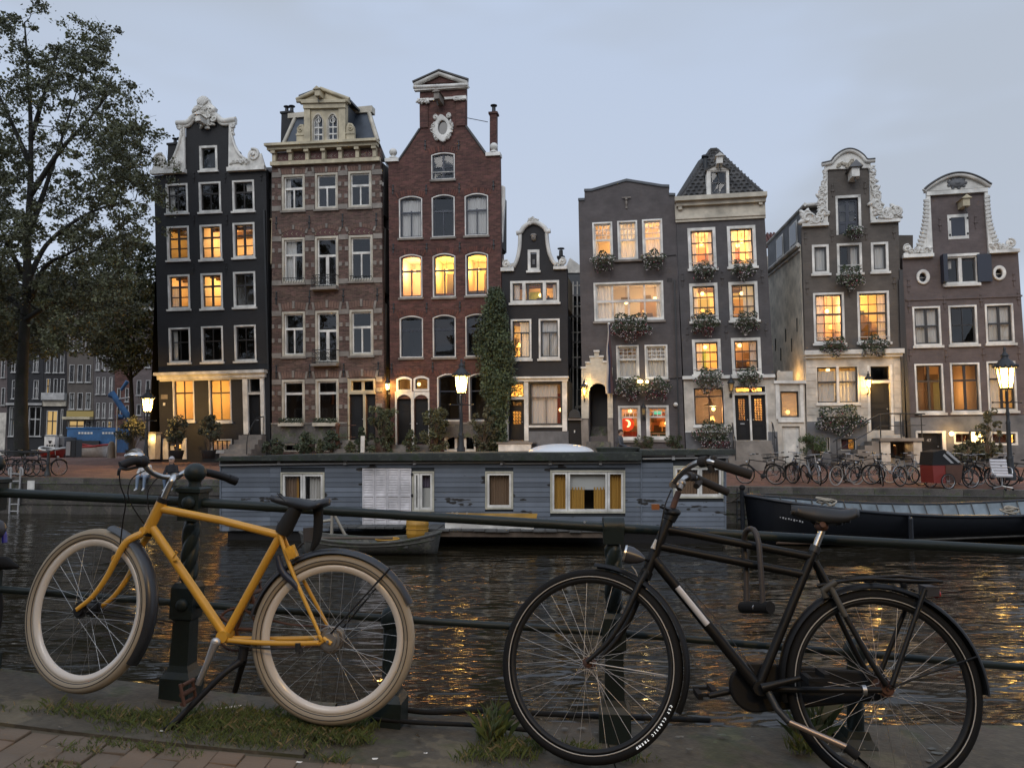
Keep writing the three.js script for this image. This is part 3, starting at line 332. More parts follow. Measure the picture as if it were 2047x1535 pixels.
// ---------------------------------------------------------------- iron railing on the near quay
{
const RA=3.37,RB=-0.04,base=onPlane(1228,1462,RA,RB),t=thing('railing','dark green iron canal railing with twisted posts and two round rails','railing',base),P=(x,y,o=0)=>onPlane(x,y,RA-o,RB).sub(base);
const rail=(pts,r)=>new GB().tube(pts.map((p)=>P(...p)),r,14).put('rail',M.rail,t);rail([[-420,962],[0,985],[375,1003],[800,1030],[1228,1055],[1640,1078],[2047,1100],[2500,1122]],0.0205);rail([[-420,1150],[0,1178],[375,1207],[800,1238],[1228,1265],[1640,1300],[2047,1334],[2500,1368]],0.0155);
for(const[xt,xb,y1,y2,yb,ball]of[[386,361,1003,1205,1392,1],[790,776,1030,1236,1430,2],[1226,1229,1055,1266,1462,0],[1706,1712,1082,1302,1520,2],[-20,-50,984,1175,1352,1]]){
const po=new THREE.Group();po.name='post';t.add(po);const b=P(xb,yb),tp=P(xt,y1),up=tp.clone().sub(b),H=up.length();up.normalize();po.position.copy(b);po.quaternion.setFromUnitVectors(V(0,1,0),up);const l2=b.distanceTo(P(lerp(xb,xt,(yb-y2)/(yb-y1)),y2)),sq=Math.SQRT2,B4=(prof)=>{const g=new THREE.LatheGeometry(prof.map((p)=>new THREE.Vector2(p[0]*sq,p[1])),4);g.rotateY(Math.PI/4-0.1);const n=g.toNonIndexed();n.computeVertexNormals();return n;};
if(ball===2){part('post_base',new GB().add(B4([[0.001,-0.06],[0.07,-0.06],[0.07,0.07],[0.05,0.1],[0.04,0.13],[0.001,0.13]]),null,true).geo(),M.rail,po);const tw=new GB(),Q=(i,k)=>{const a=k/24*6.283,r=0.026+0.008*Math.pow(Math.abs(Math.sin(a*2+i*0.22)),0.7);return[Math.cos(a)*r,0.12 +(l2-0.14)*i/26,Math.sin(a)*r];};for(let i=0;i<26;i++)for(let k=0;k<24;k++)tw.quad(Q(i,k+1),Q(i,k),Q(i+1,k),Q(i+1,k+1));part('twisted_shaft',smoothN(tw.geo()),M.rail,po);part('boss',new GB().ball(0,l2,0,0.05,1,1.1,0.9,18).geo(),M.rail,po);part('mortar_pad',new GB().lathe([[0.001,0.012],[0.1,0.01],[0.14,-0.004],[0.14,-0.02]],0,-0.06,0.02,9).geo(),M.coping,po);continue;}
part('post_base',new GB().add(B4([[0.001,-0.06],[0.066,-0.06],[0.066,0.09],[0.05,0.115],[0.041,0.14],[0.038,l2-0.07],[0.05,l2-0.06],[0.05,l2+0.07],[0.04,l2+0.09],[0.001,l2+0.09]]),null,true).geo(),M.rail,po);
const tw=new GB(),y0=l2+0.085,yT=H -(ball?0.075:0.06),N=44,K=28;const Q=(i,k)=>{const y=lerp(y0,yT,i/N),a=k/K*6.283,th=i/N*(yT-y0)*34,r=0.027+0.012*Math.pow(Math.abs(Math.sin(a*1.5+th)),0.6)*smooth(0,0.1,i/N)*smooth(1,0.9,i/N);return[Math.cos(a)*r,y,Math.sin(a)*r];};for(let i=0;i<N;i++)for(let k=0;k<K;k++)tw.quad(Q(i,k+1),Q(i,k),Q(i+1,k),Q(i+1,k+1));part('twisted_shaft',smoothN(tw.geo()),M.rail,po);
if(ball){part('post_head',new GB().add(B4([[0.001,H-0.08],[0.046,H-0.08],[0.046,H+0.04],[0.056,H+0.045],[0.056,H+0.06],[0.04,H+0.068],[0.001,H+0.068]]),null,true).lathe([[0.03,0],[0.026,0.016],[0.03,0.026]],0,H+0.066,0,18).ball(0,H+0.128,0,0.047,1,0.92,1,22).geo(),M.rail,po);part('boss',new GB().ball(0,H,0.052,0.03,1,1,0.8,16).geo(),M.rail,po);}
else part('rail_clasp',new GB().add(new THREE.CylinderGeometry(0.044,0.044,0.088,24),new THREE.Matrix4().makeTranslation(0,H+0.004,0).multiply(rotM(0,0,Math.PI/2))).add(B4([[0.001,H-0.065],[0.042,H-0.065],[0.046,H+0.005],[0.001,H+0.005]]),null,true).geo(),M.rail,po);
part('boss',new GB().ball(0,l2,0.05,0.028,1,1,0.7,14).geo(),M.rail,po);
part('mortar_pad',new GB().lathe([[0.001,0.012],[0.1,0.01],[0.14,-0.004],[0.14,-0.02]],0,-0.06,0.02,9).geo(),M.coping,po);
}
const W=new GB();for(const[x,y]of[[905,1027],[914,1028],[934,1028],[1168,1046]]){const p=P(x,y-3);W.add(new THREE.TorusGeometry(rr(0.003,0.006),0.0007,4,10),new THREE.Matrix4().makeTranslation(p.x,p.y,p.z+0.019).multiply(rotM(-0.5,0,0)));}W.put('paint_scribble',M.white,t);
}
{const P=(x,y)=>atY(x,y,gy((x-CX)/ FOC*3.4)+ 0.02),t=curve([P(800,1418),P(860,1424),P(960,1420),P(1030,1424),P(1200,1432),P(1420,1440)],30),g=new GB().tube(t,0.012,8).tube(curve([P(745,1436),P(830,1444),P(960,1450),P(1080,1462)],20),0.01,8);solo('cable_pipe','black cable pipe lying along the quay edge between the two bicycles','cable',g.geo(),M.rubber);}
{const g=new GB();for(let i=0;i<46;i++){const px=rr(250,1980),y=lerp(1404,1496,clamp((px-300)/ 1650,0,1))+ rr(0,40)*(rng()<0.5?0.4:1),x=(px-CX)/ FOC*3.3,p=atY(px,y,gy(x)+ 0.0035),n=9,P=[],q=rr(0.006,0.022);for(let k=0;k<n;k++){const a=k/n*6.283,r=q*rr(0.6,1.2);P.push([p.x+Math.cos(a)*r,p.y,p.z+Math.sin(a)*r*0.8]);}for(let k=0;k<n;k++)g.tri([p.x,p.y+0.002,p.z],P[(k+1)%n],P[k]);}const m=new THREE.Mesh(g.geo(),mat([0.26,0.25,0.21],0.95,{map:T.stone}));m.name='lichen';m.userData.kind='stuff';tag(m,'pale lichen patches on the quay stones','lichen');scene.add(m);}
// ---------------------------------------------------------------- grass, litter
{
const L=new Leaves(),blade=(x,z,h,c)=>{const y=gy(x)- 0.005,a=rr(0,6.28),l=rr(0.15,1.2)*h,w=rr(0.001,0.0024),dx=Math.cos(a),dz=Math.sin(a),A=[x-dz*w,y,z+dx*w],B=[x+dz*w,y,z-dx*w],m=[x+dx*l*0.3,y+h*0.6,z+dz*l*0.3],e=[x+dx*l,y+h,z+dz*l];L.g.tri(A,B,m).tri(A,m,e).tri(m,B,e);const k=rr(0.6,1.4);for(let i=0;i<9;i++)L.g.c.push(c[0]*k,c[1]*k,c[2]*k);};
const patch=(px,py,w,d,n,h)=>{const p=atY(px,py,gy((px-CX)/ FOC*2.95));for(let i=0;i<n*0.6;i++){const u=rr(-1,1)+ rr(-0.5,0.5),v=rr(-1,1)+ rr(-0.6,0.6);if(nA((p.x+u*w)*0.35,(p.z+v*d)*0.35)<0.47&&w>0.06)continue;const dry=rng()<0.15;blade(p.x+u*w,p.z+v*d,h*rr(0.25,1.0),dry?[0.24,0.19,0.09]:[0.1,0.13,0.028]);}};
for(const a of[[60,1425,0.12,0.025,160,0.03],[190,1432,0.16,0.05,700,0.045],[200,1455,0.12,0.03,300,0.035],[300,1448,0.16,0.05,800,0.045],[400,1452,0.2,0.07,1500,0.05],[520,1450,0.26,0.09,2600,0.05],[620,1458,0.24,0.09,2200,0.05],[700,1470,0.2,0.08,1200,0.05],[440,1478,0.2,0.05,800,0.04],[560,1488,0.14,0.04,500,0.04],[160,1490,0.06,0.03,180,0.03],[230,1483,0.07,0.03,200,0.03],[310,1492,0.07,0.03,240,0.03],[780,1480,0.16,0.05,700,0.045],[850,1500,0.14,0.05,500,0.04],[940,1505,0.2,0.07,1100,0.05],[1060,1500,0.2,0.06,900,0.05],[985,1478,0.045,0.03,150,0.13],[985,1440,0.02,0.02,60,0.12],[1120,1510,0.12,0.05,500,0.05],[1220,1514,0.14,0.03,400,0.04],[1620,1478,0.05,0.03,120,0.12],[1600,1500,0.05,0.03,120,0.08],[120,1520,0.1,0.03,160,0.03],[420,1510,0.1,0.03,200,0.03],[700,1520,0.12,0.03,300,0.04],[1640,1455,0.03,0.02,80,0.2]])patch(...a);
const gr=new THREE.Mesh(L.g.geo(),leafMat);gr.name='grass';gr.castShadow=gr.receiveShadow=true;gr.userData.kind='stuff';tag(gr,'green grass tufts growing in the joint between quay stones and bricks','grass');scene.add(gr);
const on=(px,py,Z)=>{const x=(px-CX)/ FOC*Z;return atY(px,py,gy(x)+ 0.005);};
{const a=on(424,1421,3.05),b=on(482,1415,3.1),t=thing('paper_tube','white paper cigarette tube lying on the quay stone below the yellow bicycle','litter',a);new GB().tube([V(0,0.005,0),b.clone().sub(a).add(V(0,0.005,0))],[0.0055,0.0075],10).put('tube',M.white,t);const s=new GB();for(let i=0;i<6;i++){const k=b.clone().sub(a).multiplyScalar(0.2+i*0.13);s.add(new THREE.TorusGeometry(0.0072,0.0007,4,10),new THREE.Matrix4().makeTranslation(k.x,k.y+0.005,k.z).multiply(rotM(0,Math.PI/2+0.5,0)));}s.put('seam',M.grey,t);}
for(const[x,y,n,l]of[[534,1407,0.011,'small torn paper scrap on the quay stone under the yellow rear wheel'],[322,1462,0.012,'crumpled paper bit in the grass at the foot of the kickstand'],[750,1518,0.013,'white crumpled paper bit on the bricks at bottom centre'],[850,1506,0.008,'tiny pale paper crumb in the grass left of the tall tuft'],[598,1524,0.012,'flat pale paper strip on the bricks beneath the yellow rear wheel'],[265,1380,0.02,'flat pale leaf on the stone beside the first railing post'],[920,1424,0.018,'flat paper strip on the stone by the black cable pipe']]){const p=on(x,y,2.95),g=new GB(),P=[];for(let i=0;i<7;i++){const a=i/7*6.283,r=n*rr(0.5,1.3);P.push([Math.cos(a)*r,rr(0,n*0.35),Math.sin(a)*r*0.7]);}for(let i=0;i<7;i++)g.tri([0,n*0.3,0],P[(i+1)%7],P[i]);const m=solo('litter_scrap',l,'litter',g.geo(),M.white);m.position.copy(p);}
const lv=[];for(let i=0;i<26;i++){const px=rr(20,1900),py=rr(1405,1500);lv.push([px,py]);}const FL=new Leaves();for(const[x,y]of lv){const p=on(x,y,3.0);FL.leaf(p.x,p.y,p.z,rr(0.012,0.03),[0.16,0.11,0.05],1.4,V(rr(-1,1),0.05,rr(-1,1)));}const f=new THREE.Mesh(FL.g.geo(),leafMat);f.name='fallen_leaves';f.userData.kind='stuff';tag(f,'dry fallen leaves scattered over the quay stones','leaves');scene.add(f);
}
// ================================================================ the row of canal houses
const QT=(a,b)=>[[a,2],[1-a,2]],Q64=[[0.333,3],[0.333,3,1],[0.334,3]];
const CUR={l:[0.03,0.3,0.02,0.98],r:[0.7,0.97,0.02,0.98],full:[0.03,0.97,0.02,0.99]};
{// ------------------------------------------------ H1 black house with white scroll gable
const H=new House('canal_house','tall black canal house with white scrolled neck gable, leftmost of the row',307,{sl:[360,-0.05,745,-0.03],ln:0.026});
const h1w={fr:0.1,sash:0.05,bar:0.05,rows:[[0.36,2],[0.64,2]]};
H.win(398,291,434,341,{fr:0.12,rows:[[1,1]],sash:0.05});
H.win(331,367,375,426,{...h1w,cur:[CUR.l]});H.win(397,363.5,441,424,h1w);H.win(464,360,508,422,{...h1w,cur:[[0.55,0.97,0.02,0.35],[0.8,0.97,0.3,0.98]]});
const r2={fr:0.1,sash:0.05,bar:0.055,mid:2,rows:[[0.34,2],[0.34,2],[0.32,2,0,0.8]]};
H.win(333,452,377.5,520,r2);H.win(399,449,443,519,{...r2});H.win(465,445,509,515,r2);
H.win(335,549,379,618,{...r2,cur:[[0.03,0.4,0.3,0.98]]});H.win(401,546,444.5,617,r2);H.win(466,543,510.5,614,{...h1w,cur:[]});
const dk={fr:0.085,sash:0.06,bar:0.03,rows:[[0.4,2],[0.6,2]]};
H.win(337,655,380,725,{...dk,cur:[[0.1,0.3,0.02,0.98]]});H.win(402,652,445.5,723.5,dk);H.win(468,649.5,511.5,721.5,dk);
const gw={fr:0.07,sash:0.05,bar:0.045,rows:[[0.32,2],[0.68,2]]};
H.win(345,757,388,842,gw);H.win(417,756,462,843,gw);
H.door(497.5,789,522,869,{panels:[[0.12,0.05,0.88,0.5],[0.12,0.58,0.88,0.95]],slot:1});H.win(497.5,755,522,784,{fr:0.02,sash:0.04,rows:[[1,1]],sill:false});
H.bar('pilaster',487.5,753,497,868,0.002,0.12,M.white);H.bar('pilaster',522.5,751,529.5,868,0.002,0.12,M.white);H.bar('transom',497.2,785,522.3,788.6,-0.1,0.08,M.white);
H.door(336,886,365,915,{m:M.white,glass:[[0.25,0.1,0.75,0.85]]});H.bar('door_frame',326,880,336,918,0.002,0.06,M.white);H.bar('door_frame',365,880,373,918,0.002,0.06,M.white);H.bar('door_frame',326,876,373,880,0.002,0.06,M.white);
H.win(420,878,463,902,{fr:0.06,rows:[[1,4]],sash:0.03,cur:[CUR.full]});
H.wall([[307,351],[371,347],[371,247],[384,244],[393,234],[410,228],[428,232],[440,241],[459,241],[459,341],[531,337],[541,925],[320,925]],M.h1);
H.body(309,529,348,925,300,M.h1,M.slate);
H.bar('cornice',318,749,532,757,0.002,0.22,M.white);H.bar('cornice_moulding',315,743,535,749,0.002,0.38,M.white);H.bar('cornice_moulding',321,757.2,529,760,0.002,0.12,M.white);
H.poly('gable_scroll',[[305,341],[313,322],[325,325],[333,331],[340,327],[349,313],[358,292],[362,272],[360,254],[371,252],[372,347],[305,351]],0.003,0.14,M.white,0.04);
H.poly('gable_scroll',[[531,331],[524,308],[512,312],[504,318],[493,317],[481,307],[472,290],[467,272],[470,247],[459,248],[458,342],[531,338]],0.003,0.14,M.white,0.04);
H.volute(321,322,12,1,M.white,0.14);H.volute(509,312,12,-1,M.white,0.14);
H.mould('gable_moulding',[[333,333],[346,323],[357,300],[364,275],[366,254]],0.07,0.15,M.white);H.mould('gable_moulding',[[496,321],[483,313],[472,294],[465,270],[464,250]],0.07,0.15,M.white);
H.carve('gable_carving',[[334,338],[348,334],[362,328]],7,0.13,0.1,M.white,0.15);H.carve('gable_carving',[[466,327],[480,326],[497,324]],7,0.1,0.13,M.white,0.15);
H.bar('gable_foot',304,341,373,349,0.002,0.24,M.white);H.bar('gable_foot',457,335,532,343,0.002,0.24,M.white);H.carve('capital',[[364,254],[365,270]],5,0.12,0.1,M.white,0.14);H.carve('capital',[[470,250],[468,268]],5,0.12,0.1,M.white,0.14);
const crest=[[355,248],[378,245.5],[386,237],[396,229],[410,225],[424,227],[436,235],[446,243],[473,240.5]];
H.mould('gable_cornice',crest,0.15,0.1,M.white);H.mould('gable_cornice',crest.map((p)=>[p[0],p[1]+ 6]),0.1,0.06,M.white);
H.poly('crest',[[389,226],[392,216],[398,213],[397,203],[402,198],[408,194.5],[415,196],[421,201],[424,209],[430,214],[435,219],[432,229]],-0.05,0.25,M.white,0.06);
{const g=new GB(),b=H.at(410,213);for(let i=0;i<7;i++){const a=(i-3)*0.34;g.tube([[b[0],b[1]- 0.05,0.26],[b[0]+ Math.sin(a)*0.25,b[1]+ Math.cos(a)*0.22,0.29],[b[0]+ Math.sin(a)*0.36,b[1]+ Math.cos(a)*0.45,0.2]],[0.05,0.075,0.05],6);}g.put('shell',M.white,H.g);}
H.carve('crest_carving',[[392,224],[403,221],[410,217],[418,221],[431,225]],10,0.13,0.13,M.white,0.24);
H.carve('cartouche',[[393,238],[404,233],[412,240],[420,234],[432,240],[424,250],[410,246],[400,244],[416,257]],18,0.16,0.16,M.white,0.12);H.hoist(412,247,0.75,M.white);
H.chimney(335,290,362,326,-1.2,M.h1,3);H.anchors([[351,356],[387,356],[450,356],[522,352],[387,441],[453,440],[386,537],[452,537]],M.h1,0.5);
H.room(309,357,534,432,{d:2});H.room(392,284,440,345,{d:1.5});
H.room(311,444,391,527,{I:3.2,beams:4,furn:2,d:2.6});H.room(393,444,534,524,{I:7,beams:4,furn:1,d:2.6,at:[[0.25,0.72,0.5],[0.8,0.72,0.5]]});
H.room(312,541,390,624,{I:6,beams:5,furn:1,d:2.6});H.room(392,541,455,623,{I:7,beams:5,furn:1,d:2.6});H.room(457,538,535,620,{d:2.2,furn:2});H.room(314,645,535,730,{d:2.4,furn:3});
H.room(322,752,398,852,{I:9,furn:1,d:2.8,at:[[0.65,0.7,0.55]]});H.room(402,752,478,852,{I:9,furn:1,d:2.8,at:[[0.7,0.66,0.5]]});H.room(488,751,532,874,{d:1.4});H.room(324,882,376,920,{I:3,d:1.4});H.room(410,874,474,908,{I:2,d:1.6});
const st=new GB(),c=H.at(507,870);for(let i=0;i<5;i++)new GB().rect(c[0]- 0.55-i*0.06,-0.1,c[0]+ 0.65,c[1]- 0.22*i,0.002+0.3*i+0.15,0.3*(i+1)+ 0.15).put('step',M.stone,H.g);new GB().rect(c[0]- 0.55,-0.1,c[0]+ 0.65,c[1]+ 0.02,0.13,0.152).rect(c[0]- 0.55,-0.1,c[0]+ 0.65,c[1],-0.15,0.13).put('threshold',M.stone,H.g);
new GB().tube(curve([[c[0]+ 0.6,c[1]+ 0.9,0.2],[c[0]+ 0.6,c[1]+ 0.75,0.9],[c[0]+ 0.6,c[1]- 0.1,1.6],[c[0]+ 0.6,c[1]- 0.9,1.65]],12),0.025,6).tube([[c[0]+ 0.6,c[1]+ 0.9,0.2],[c[0]+ 0.6,c[1]- 0.1,0.2]],0.02,6).put('stair_rail',M.iron,H.g);
{const b=H.at(328,793),s=new GB();s.rect(b[0]- 0.18,b[1]- 0.12,b[0]+ 0.18,b[1]+ 0.1,0.003,0.03);s.put('name_plate',M.stone,H.g);const b2=H.at(328,808);new GB().rect(b2[0]- 0.05,b2[1]- 0.07,b2[0]+ 0.05,b2[1]+ 0.07,0.003,0.05).put('house_number',M.white,H.g);}
H.bar('drain_pipe',531,420,534.5,740,0.01,0.1,M.iron);
}
{// ------------------------------------------------ H2 brick and stone house with mansard
const H=new House('canal_house','brown brick canal house with grey stone bands and cream dormer on a blue slate mansard',541,{sl:[290,-0.048,850,-0.012],ln:0.008,off:0.12});
const w={fr:0.11,fm:M.cream,sash:0.06,sm:M.white,bar:0.07,rows:[[0.36,1],[0.64,2]],silm:M.stone};
const R1=[[563,349,609,421],[629.5,345.5,675,418],[696,342,742.5,415]],R2=[[563.5,475,609,566],[629.5,472,676,575],[697,470,745,562]],R3=[[563.5,623,610,713],[630,621,677,727],[698.5,619,746,711]],R4=[[563,759,609,844],[630.5,757.5,677,844]];
R1.forEach((r,i)=>H.win(...r,{...w,cur:[[[0.05,0.3,0.05,0.98]],[],[[0.82,0.97,0.03,0.98]]][i]}));R2.forEach((r,i)=>H.win(...r,{...w,mid:i===1?2.2:1,sill:i!==1,cur:i?[]:[[0.05,0.55,0.05,0.98]]}));R3.forEach((r,i)=>H.win(...r,{...w,mid:i===1?2.2:1,sill:i!==1,cur:[[[0.03,0.15,0.02,0.98]],[],[[0.85,0.97,0.02,0.98]]][i]}));R4.forEach((r)=>H.win(...r,{...w,rows:[[0.3,1],[0.7,1]]}));
H.win(698,757,750,785,{fr:0.1,fm:M.cream2,sm:M.cream2,sash:0.03,rows:[[1,2]],bar:0.14,sill:false});H.door(699,788,726,879,{panels:[[0.15,0.06,0.85,0.55],[0.15,0.62,0.85,0.95]]});H.door(731.5,787,750,879,{panels:[[0.15,0.06,0.85,0.55],[0.15,0.62,0.85,0.95]],hinge:1});
H.bar('door_post',726.2,785.5,731.3,880,-0.12,0.04,M.cream2);H.bar('door_post',695.5,757,698.6,880,-0.12,0.04,M.cream2);H.bar('door_transom',698.8,785.3,750.5,787.8,-0.1,0.06,M.cream2);
H.win(566,887,600,903,{fr:0.06,rows:[[1,2]],sill:false,fm:M.cream});H.win(630,887,668,903,{fr:0.06,rows:[[1,2]],sill:false,fm:M.cream});
H.wall([[543,331],[760,319],[770,925],[543,925]],M.h2);H.body(545,762,322,925,0,M.h2,M.slate);
const stone=(x0,y0,x1,y1,n='stone_block',z=0.03)=>H.bar(n,x0,y0,x1,y1,0.002,z*rr(0.8,1.2),M.stone);
const jambs=[[543.5,562,610,628.5],[610,628.5,0,0]];
for(const[rows,bands,blocks]of[[R1,[350,417],[372,396]],[R2,[478,566],[501,532]],[R3,[627,711],[653,681]],[R4,[764],[786,817]]]){
const edges=[[543.5,rows[0][0]- 1],[rows[0][2]+ 1,rows[1][0]- 1],[rows[1][2]+ 1,(rows[2]?.[0]??696)- 1],[(rows[2]?.[2]??751)+ 1,764]];
for(const y of bands)edges.forEach(([a,b],i)=>stone(a,y-5-i*2,b,y+5-i*2,'stone_band',0.035));
for(const y of blocks)edges.forEach(([a,b],i)=>{const k=y-i*2.2;if(i>0)stone(a,k-4,a+6.5,k+4);else stone(a,k-4,a+5,k+4);if(i<3)stone(b-6.5,k-4,b,k+4);else stone(b-5,k-4,b,k+4);});
}
const arch=(x0,x1,y,rise,hgt,slp)=>{const n=11;for(let i=0;i<n;i++){const t=(i+0.5)/ n-0.5,xm=lerp(x0-5,x1+5,(i+0.5)/ n),yb=y+slp*t*(x1-x0)- rise*(1-4*t*t),key=i===5||i===0||i===n-1,ww=(x1-x0+10)/ n/2-0.35,f=t*7,a=H.at(xm-ww,yb),b=H.at(xm+ww,yb),c=H.at(xm+ww+f*0.8,yb-hgt -(key?2:0)),d=H.at(xm-ww+f*0.8,yb-hgt -(key?2:0));new GB().qp([a,b,c,d],0.002,key?0.05:0.02).put(key?'keystone':'arch_brick',key?M.stone:M.h2b,H.g);}};
R1.forEach((r)=>arch(r[0],r[2],r[1]- 1,0,9,-0.045));R2.forEach((r)=>{arch(r[0],r[2],r[1]- 6,10,7,-0.04);const g=new GB(),mid=(r[0]+ r[2])/ 2;const P=[];for(let i=0;i<=10;i++){const t=i/10-0.5;P.push([lerp(r[0],r[2],i/10),r[1]- 4-0.04*t*46-12*(1-4*t*t)*0.9]);}H.poly('tympanum',[...P,[r[2],r[1]- 1.5],[r[0],r[1]- 0.5]],0.002,0.03,M.redpanel,0);for(let i=0;i<5;i++){const x=lerp(r[0]+ 4,r[2]- 4,i/4),hh=4+5.5*(1 -(i/2-1)**2);const c=H.at(x,r[1]- 2-hh*0.6),k=0.1;g.tube([[c[0]- k,c[1],0.035],[c[0],c[1]+ k,0.035],[c[0]+ k,c[1],0.035],[c[0],c[1]- k,0.035]],0.022,4,true);}g.put('lattice',M.cream2,H.g);});
R3.forEach((r)=>arch(r[0],r[2],r[1]- 1,5,13,-0.03));[...R4,[698,756,750]].forEach((r)=>arch(r[0],r[2],r[1]- 1,3,12,-0.02));
const balcony=(x0,y0,x1,y1,d)=>{const a=H.at(x0,y1),b=H.at(x1,y0),g=new GB(),s=new GB();s.rect(a[0]- 0.05,a[1]- 0.1,b[0]+ 0.05,a[1]+ 0.02,0,d+0.06);const bal=s.put('balcony',M.stone,H.g);for(const y of[a[1]+ 0.08,b[1]])g.tube([[a[0],y,0.02],[a[0],y,d],[b[0],y,d],[b[0],y,0.02]],0.022,5);const n=6,w=(b[0]- a[0])/ n;for(let i=0;i<n;i++){const x=a[0]+(i+0.5)*w,h=b[1]- a[1]- 0.1;for(const[yy,q]of[[0.3,1],[0.72,-1]]){const P=[];for(let k=0;k<=14;k++){const t=k/14*8,r=w*0.46*(1-k/20);P.push([x+Math.cos(t*q)*r,a[1]+ 0.08+h*yy+Math.sin(t)*r,d]);}g.tube(P,0.014,4);}g.tube([[x-w/2,a[1],d],[x-w/2,b[1],d]],0.012,4);}g.put('balcony_railing',M.iron,bal);};
balcony(628,551,676,578,0.32);balcony(629,700,677,729,0.32);
for(const[x0,y0,x1]of[[566,556,608],[700,552,743]]){const a=H.at(x0,y0),b=H.at(x1,y0),g=new GB();g.tube([[a[0],a[1],0.06],[b[0],b[1],0.06]],0.018,4);for(let i=0;i<9;i++){const x=lerp(a[0],b[0],i/8),y=lerp(a[1],b[1],i/8);g.tube([[x,y,0.06],[x+0.05,y-0.12,0.06],[x,y-0.24,0.06]],0.013,4);}g.put('window_guard',M.iron,H.g);}
H.bar('cornice_moulding',538,289,759,294,0.002,0.55,M.cream2);H.bar('cornice',540,294.2,757,300,0.002,0.36,M.cream2);H.bar('cornice_moulding',543,321,761,328.5,0.002,0.2,M.cream2);H.bar('frieze',544,300,760,321,-0.3,0.004,M.h2);
const bx=[551,583.5,617,650,683,717,751];bx.forEach((x,i)=>{const y=301-0.047*(x-650);H.bar('bracket',x-3.4,y,x+3.4,y+20,0.006,0.22,M.cream2);H.bar('bracket_head',x-4.4,y,x+4.4,y+5,0.224,0.34,M.cream2);if(i<6){const x2=bx[i+1],yy=y-0.8;H.bar('frieze_panel',x+4.5,yy+4,x2-4.5,yy+19,0.006,0.03,M.redpanel);const c=H.at((x+x2)/ 2,yy+11.5),g=new GB();for(const[dx,k]of[[-0.18,0.13],[0.18,0.13],[0,0.13],[0,0.22]])g.tube([[c[0]+ dx-k,c[1],0.035],[c[0]+ dx,c[1]+ k*0.75,0.035],[c[0]+ dx+k,c[1],0.035],[c[0]+ dx,c[1]- k*0.75,0.035]],0.018,4,true);g.put('tile_pattern',M.cream,H.g);}});
{const A=H.at(563,290),B=H.at(757,281),t=H.at(590,237,-1.4),u=H.at(741,226,-1.4);const g=new GB();g.quad([A[0],A[1],-0.02],[B[0],B[1],-0.02],[u[0],u[1],-1.3],[t[0],t[1],-1.3]);{const s=1.75;g.quad([A[0]- s,A[1],-8],[A[0],A[1],-0.02],[t[0],t[1],-1.3],[t[0]- s,t[1],-8]).quad([B[0],B[1],-0.02],[B[0]- s,B[1],-8],[u[0]- s,u[1],-8],[u[0],u[1],-1.3]).quad([t[0],t[1],-1.3],[u[0],u[1],-1.3],[u[0]- s,u[1],-8],[t[0]- s,t[1],-8]);};g.put('mansard_roof',M.slate,H.g);new GB().tube([[A[0]+ 0.05,A[1],0],[t[0]+ 0.05,t[1],-1.28]],0.12,4).tube([[B[0]- 0.05,B[1],0],[u[0]- 0.05,u[1],-1.28]],0.12,4).put('roof_hip',M.cream,H.g);new GB().qp([[t[0]- 0.3,t[1]- 0.05],[u[0]+ 0.15,u[1]- 0.05],[u[0]+ 0.15,u[1]+ 0.28],[t[0]- 0.3,t[1]+ 0.2]],-1.6,-1.15).put('roof_rail',M.cream,H.g);}
H.holes.length=0;const O=H.o;O.sl=[200,-0.02,300,-0.03];const dw={fr:0.07,fm:M.cream,sm:M.white,sash:0.035,bar:0.045,arch:0.42,rows:[[0.25,2],[0.4,2],[0.35,2]],sill:false,z:0.05,zf:0.14};
H.win(625.5,244,649,286,{...dw,cur:[[0.05,0.45,0,0.98]]});H.win(654.5,243,678,284,{...dw,cur:[[0.75,0.95,0,0.98]]});for(const x of[637,666]){const c=H.at(x,242),g=new GB(),P=[];for(let k=0;k<14;k++)P.push([c[0]+ Math.cos(k*0.449)*0.12,c[1]+ Math.sin(k*0.449)*0.12,0.08]);g.tube(P,0.025,4,true).put('glazing_ring',M.white,H.g);}
H.wall([[611,289],[693,286],[693,209],[611,211]],M.cream2,{z0:-0.15,z1:0.1,name:'dormer_front'});H.bar('dormer_pilaster',611,222,623,288,0.103,0.2,M.cream2);H.bar('dormer_pilaster',680,220,693,286,0.103,0.2,M.cream2);H.bar('entablature',610,211,694,220,0.103,0.26,M.cream2);H.bar('entablature',608,207,696,211,0.05,0.36,M.cream2);
H.poly('pediment',[[600,204],[646,183],[700,203],[699,207],[600,208]],-0.1,0.2,M.cream2,0.01);H.mould('pediment_moulding',[[597,204],[646,182],[702,203]],0.1,0.26,M.cream2);H.mould('pediment_moulding',[[598,207],[701,206]],0.09,0.26,M.cream2);H.hoist(646,197,0.7,M.cream2);
new GB().qp(H.pts([[602,200],[602,195],[645,179],[645,181.5]]),-2.6,0.3).qp(H.pts([[645,181.5],[645,179],[701,199],[701,203]]),-2.6,0.3).put('dormer_roof',M.slate,H.g);{const a=H.at(611,290),b=H.at(693,208);new GB().rect(a[0],a[1],a[0]+ 0.12,b[1],-2.5,-0.152).rect(b[0]- 0.12,a[1],b[0],b[1],-2.5,-0.152).put('dormer_side',M.slate,H.g);const g=new GB().rect(a[0]+ 0.13,a[1],b[0]- 0.13,b[1],-0.9,-0.85).put('room',M.roomdark,H.g);}
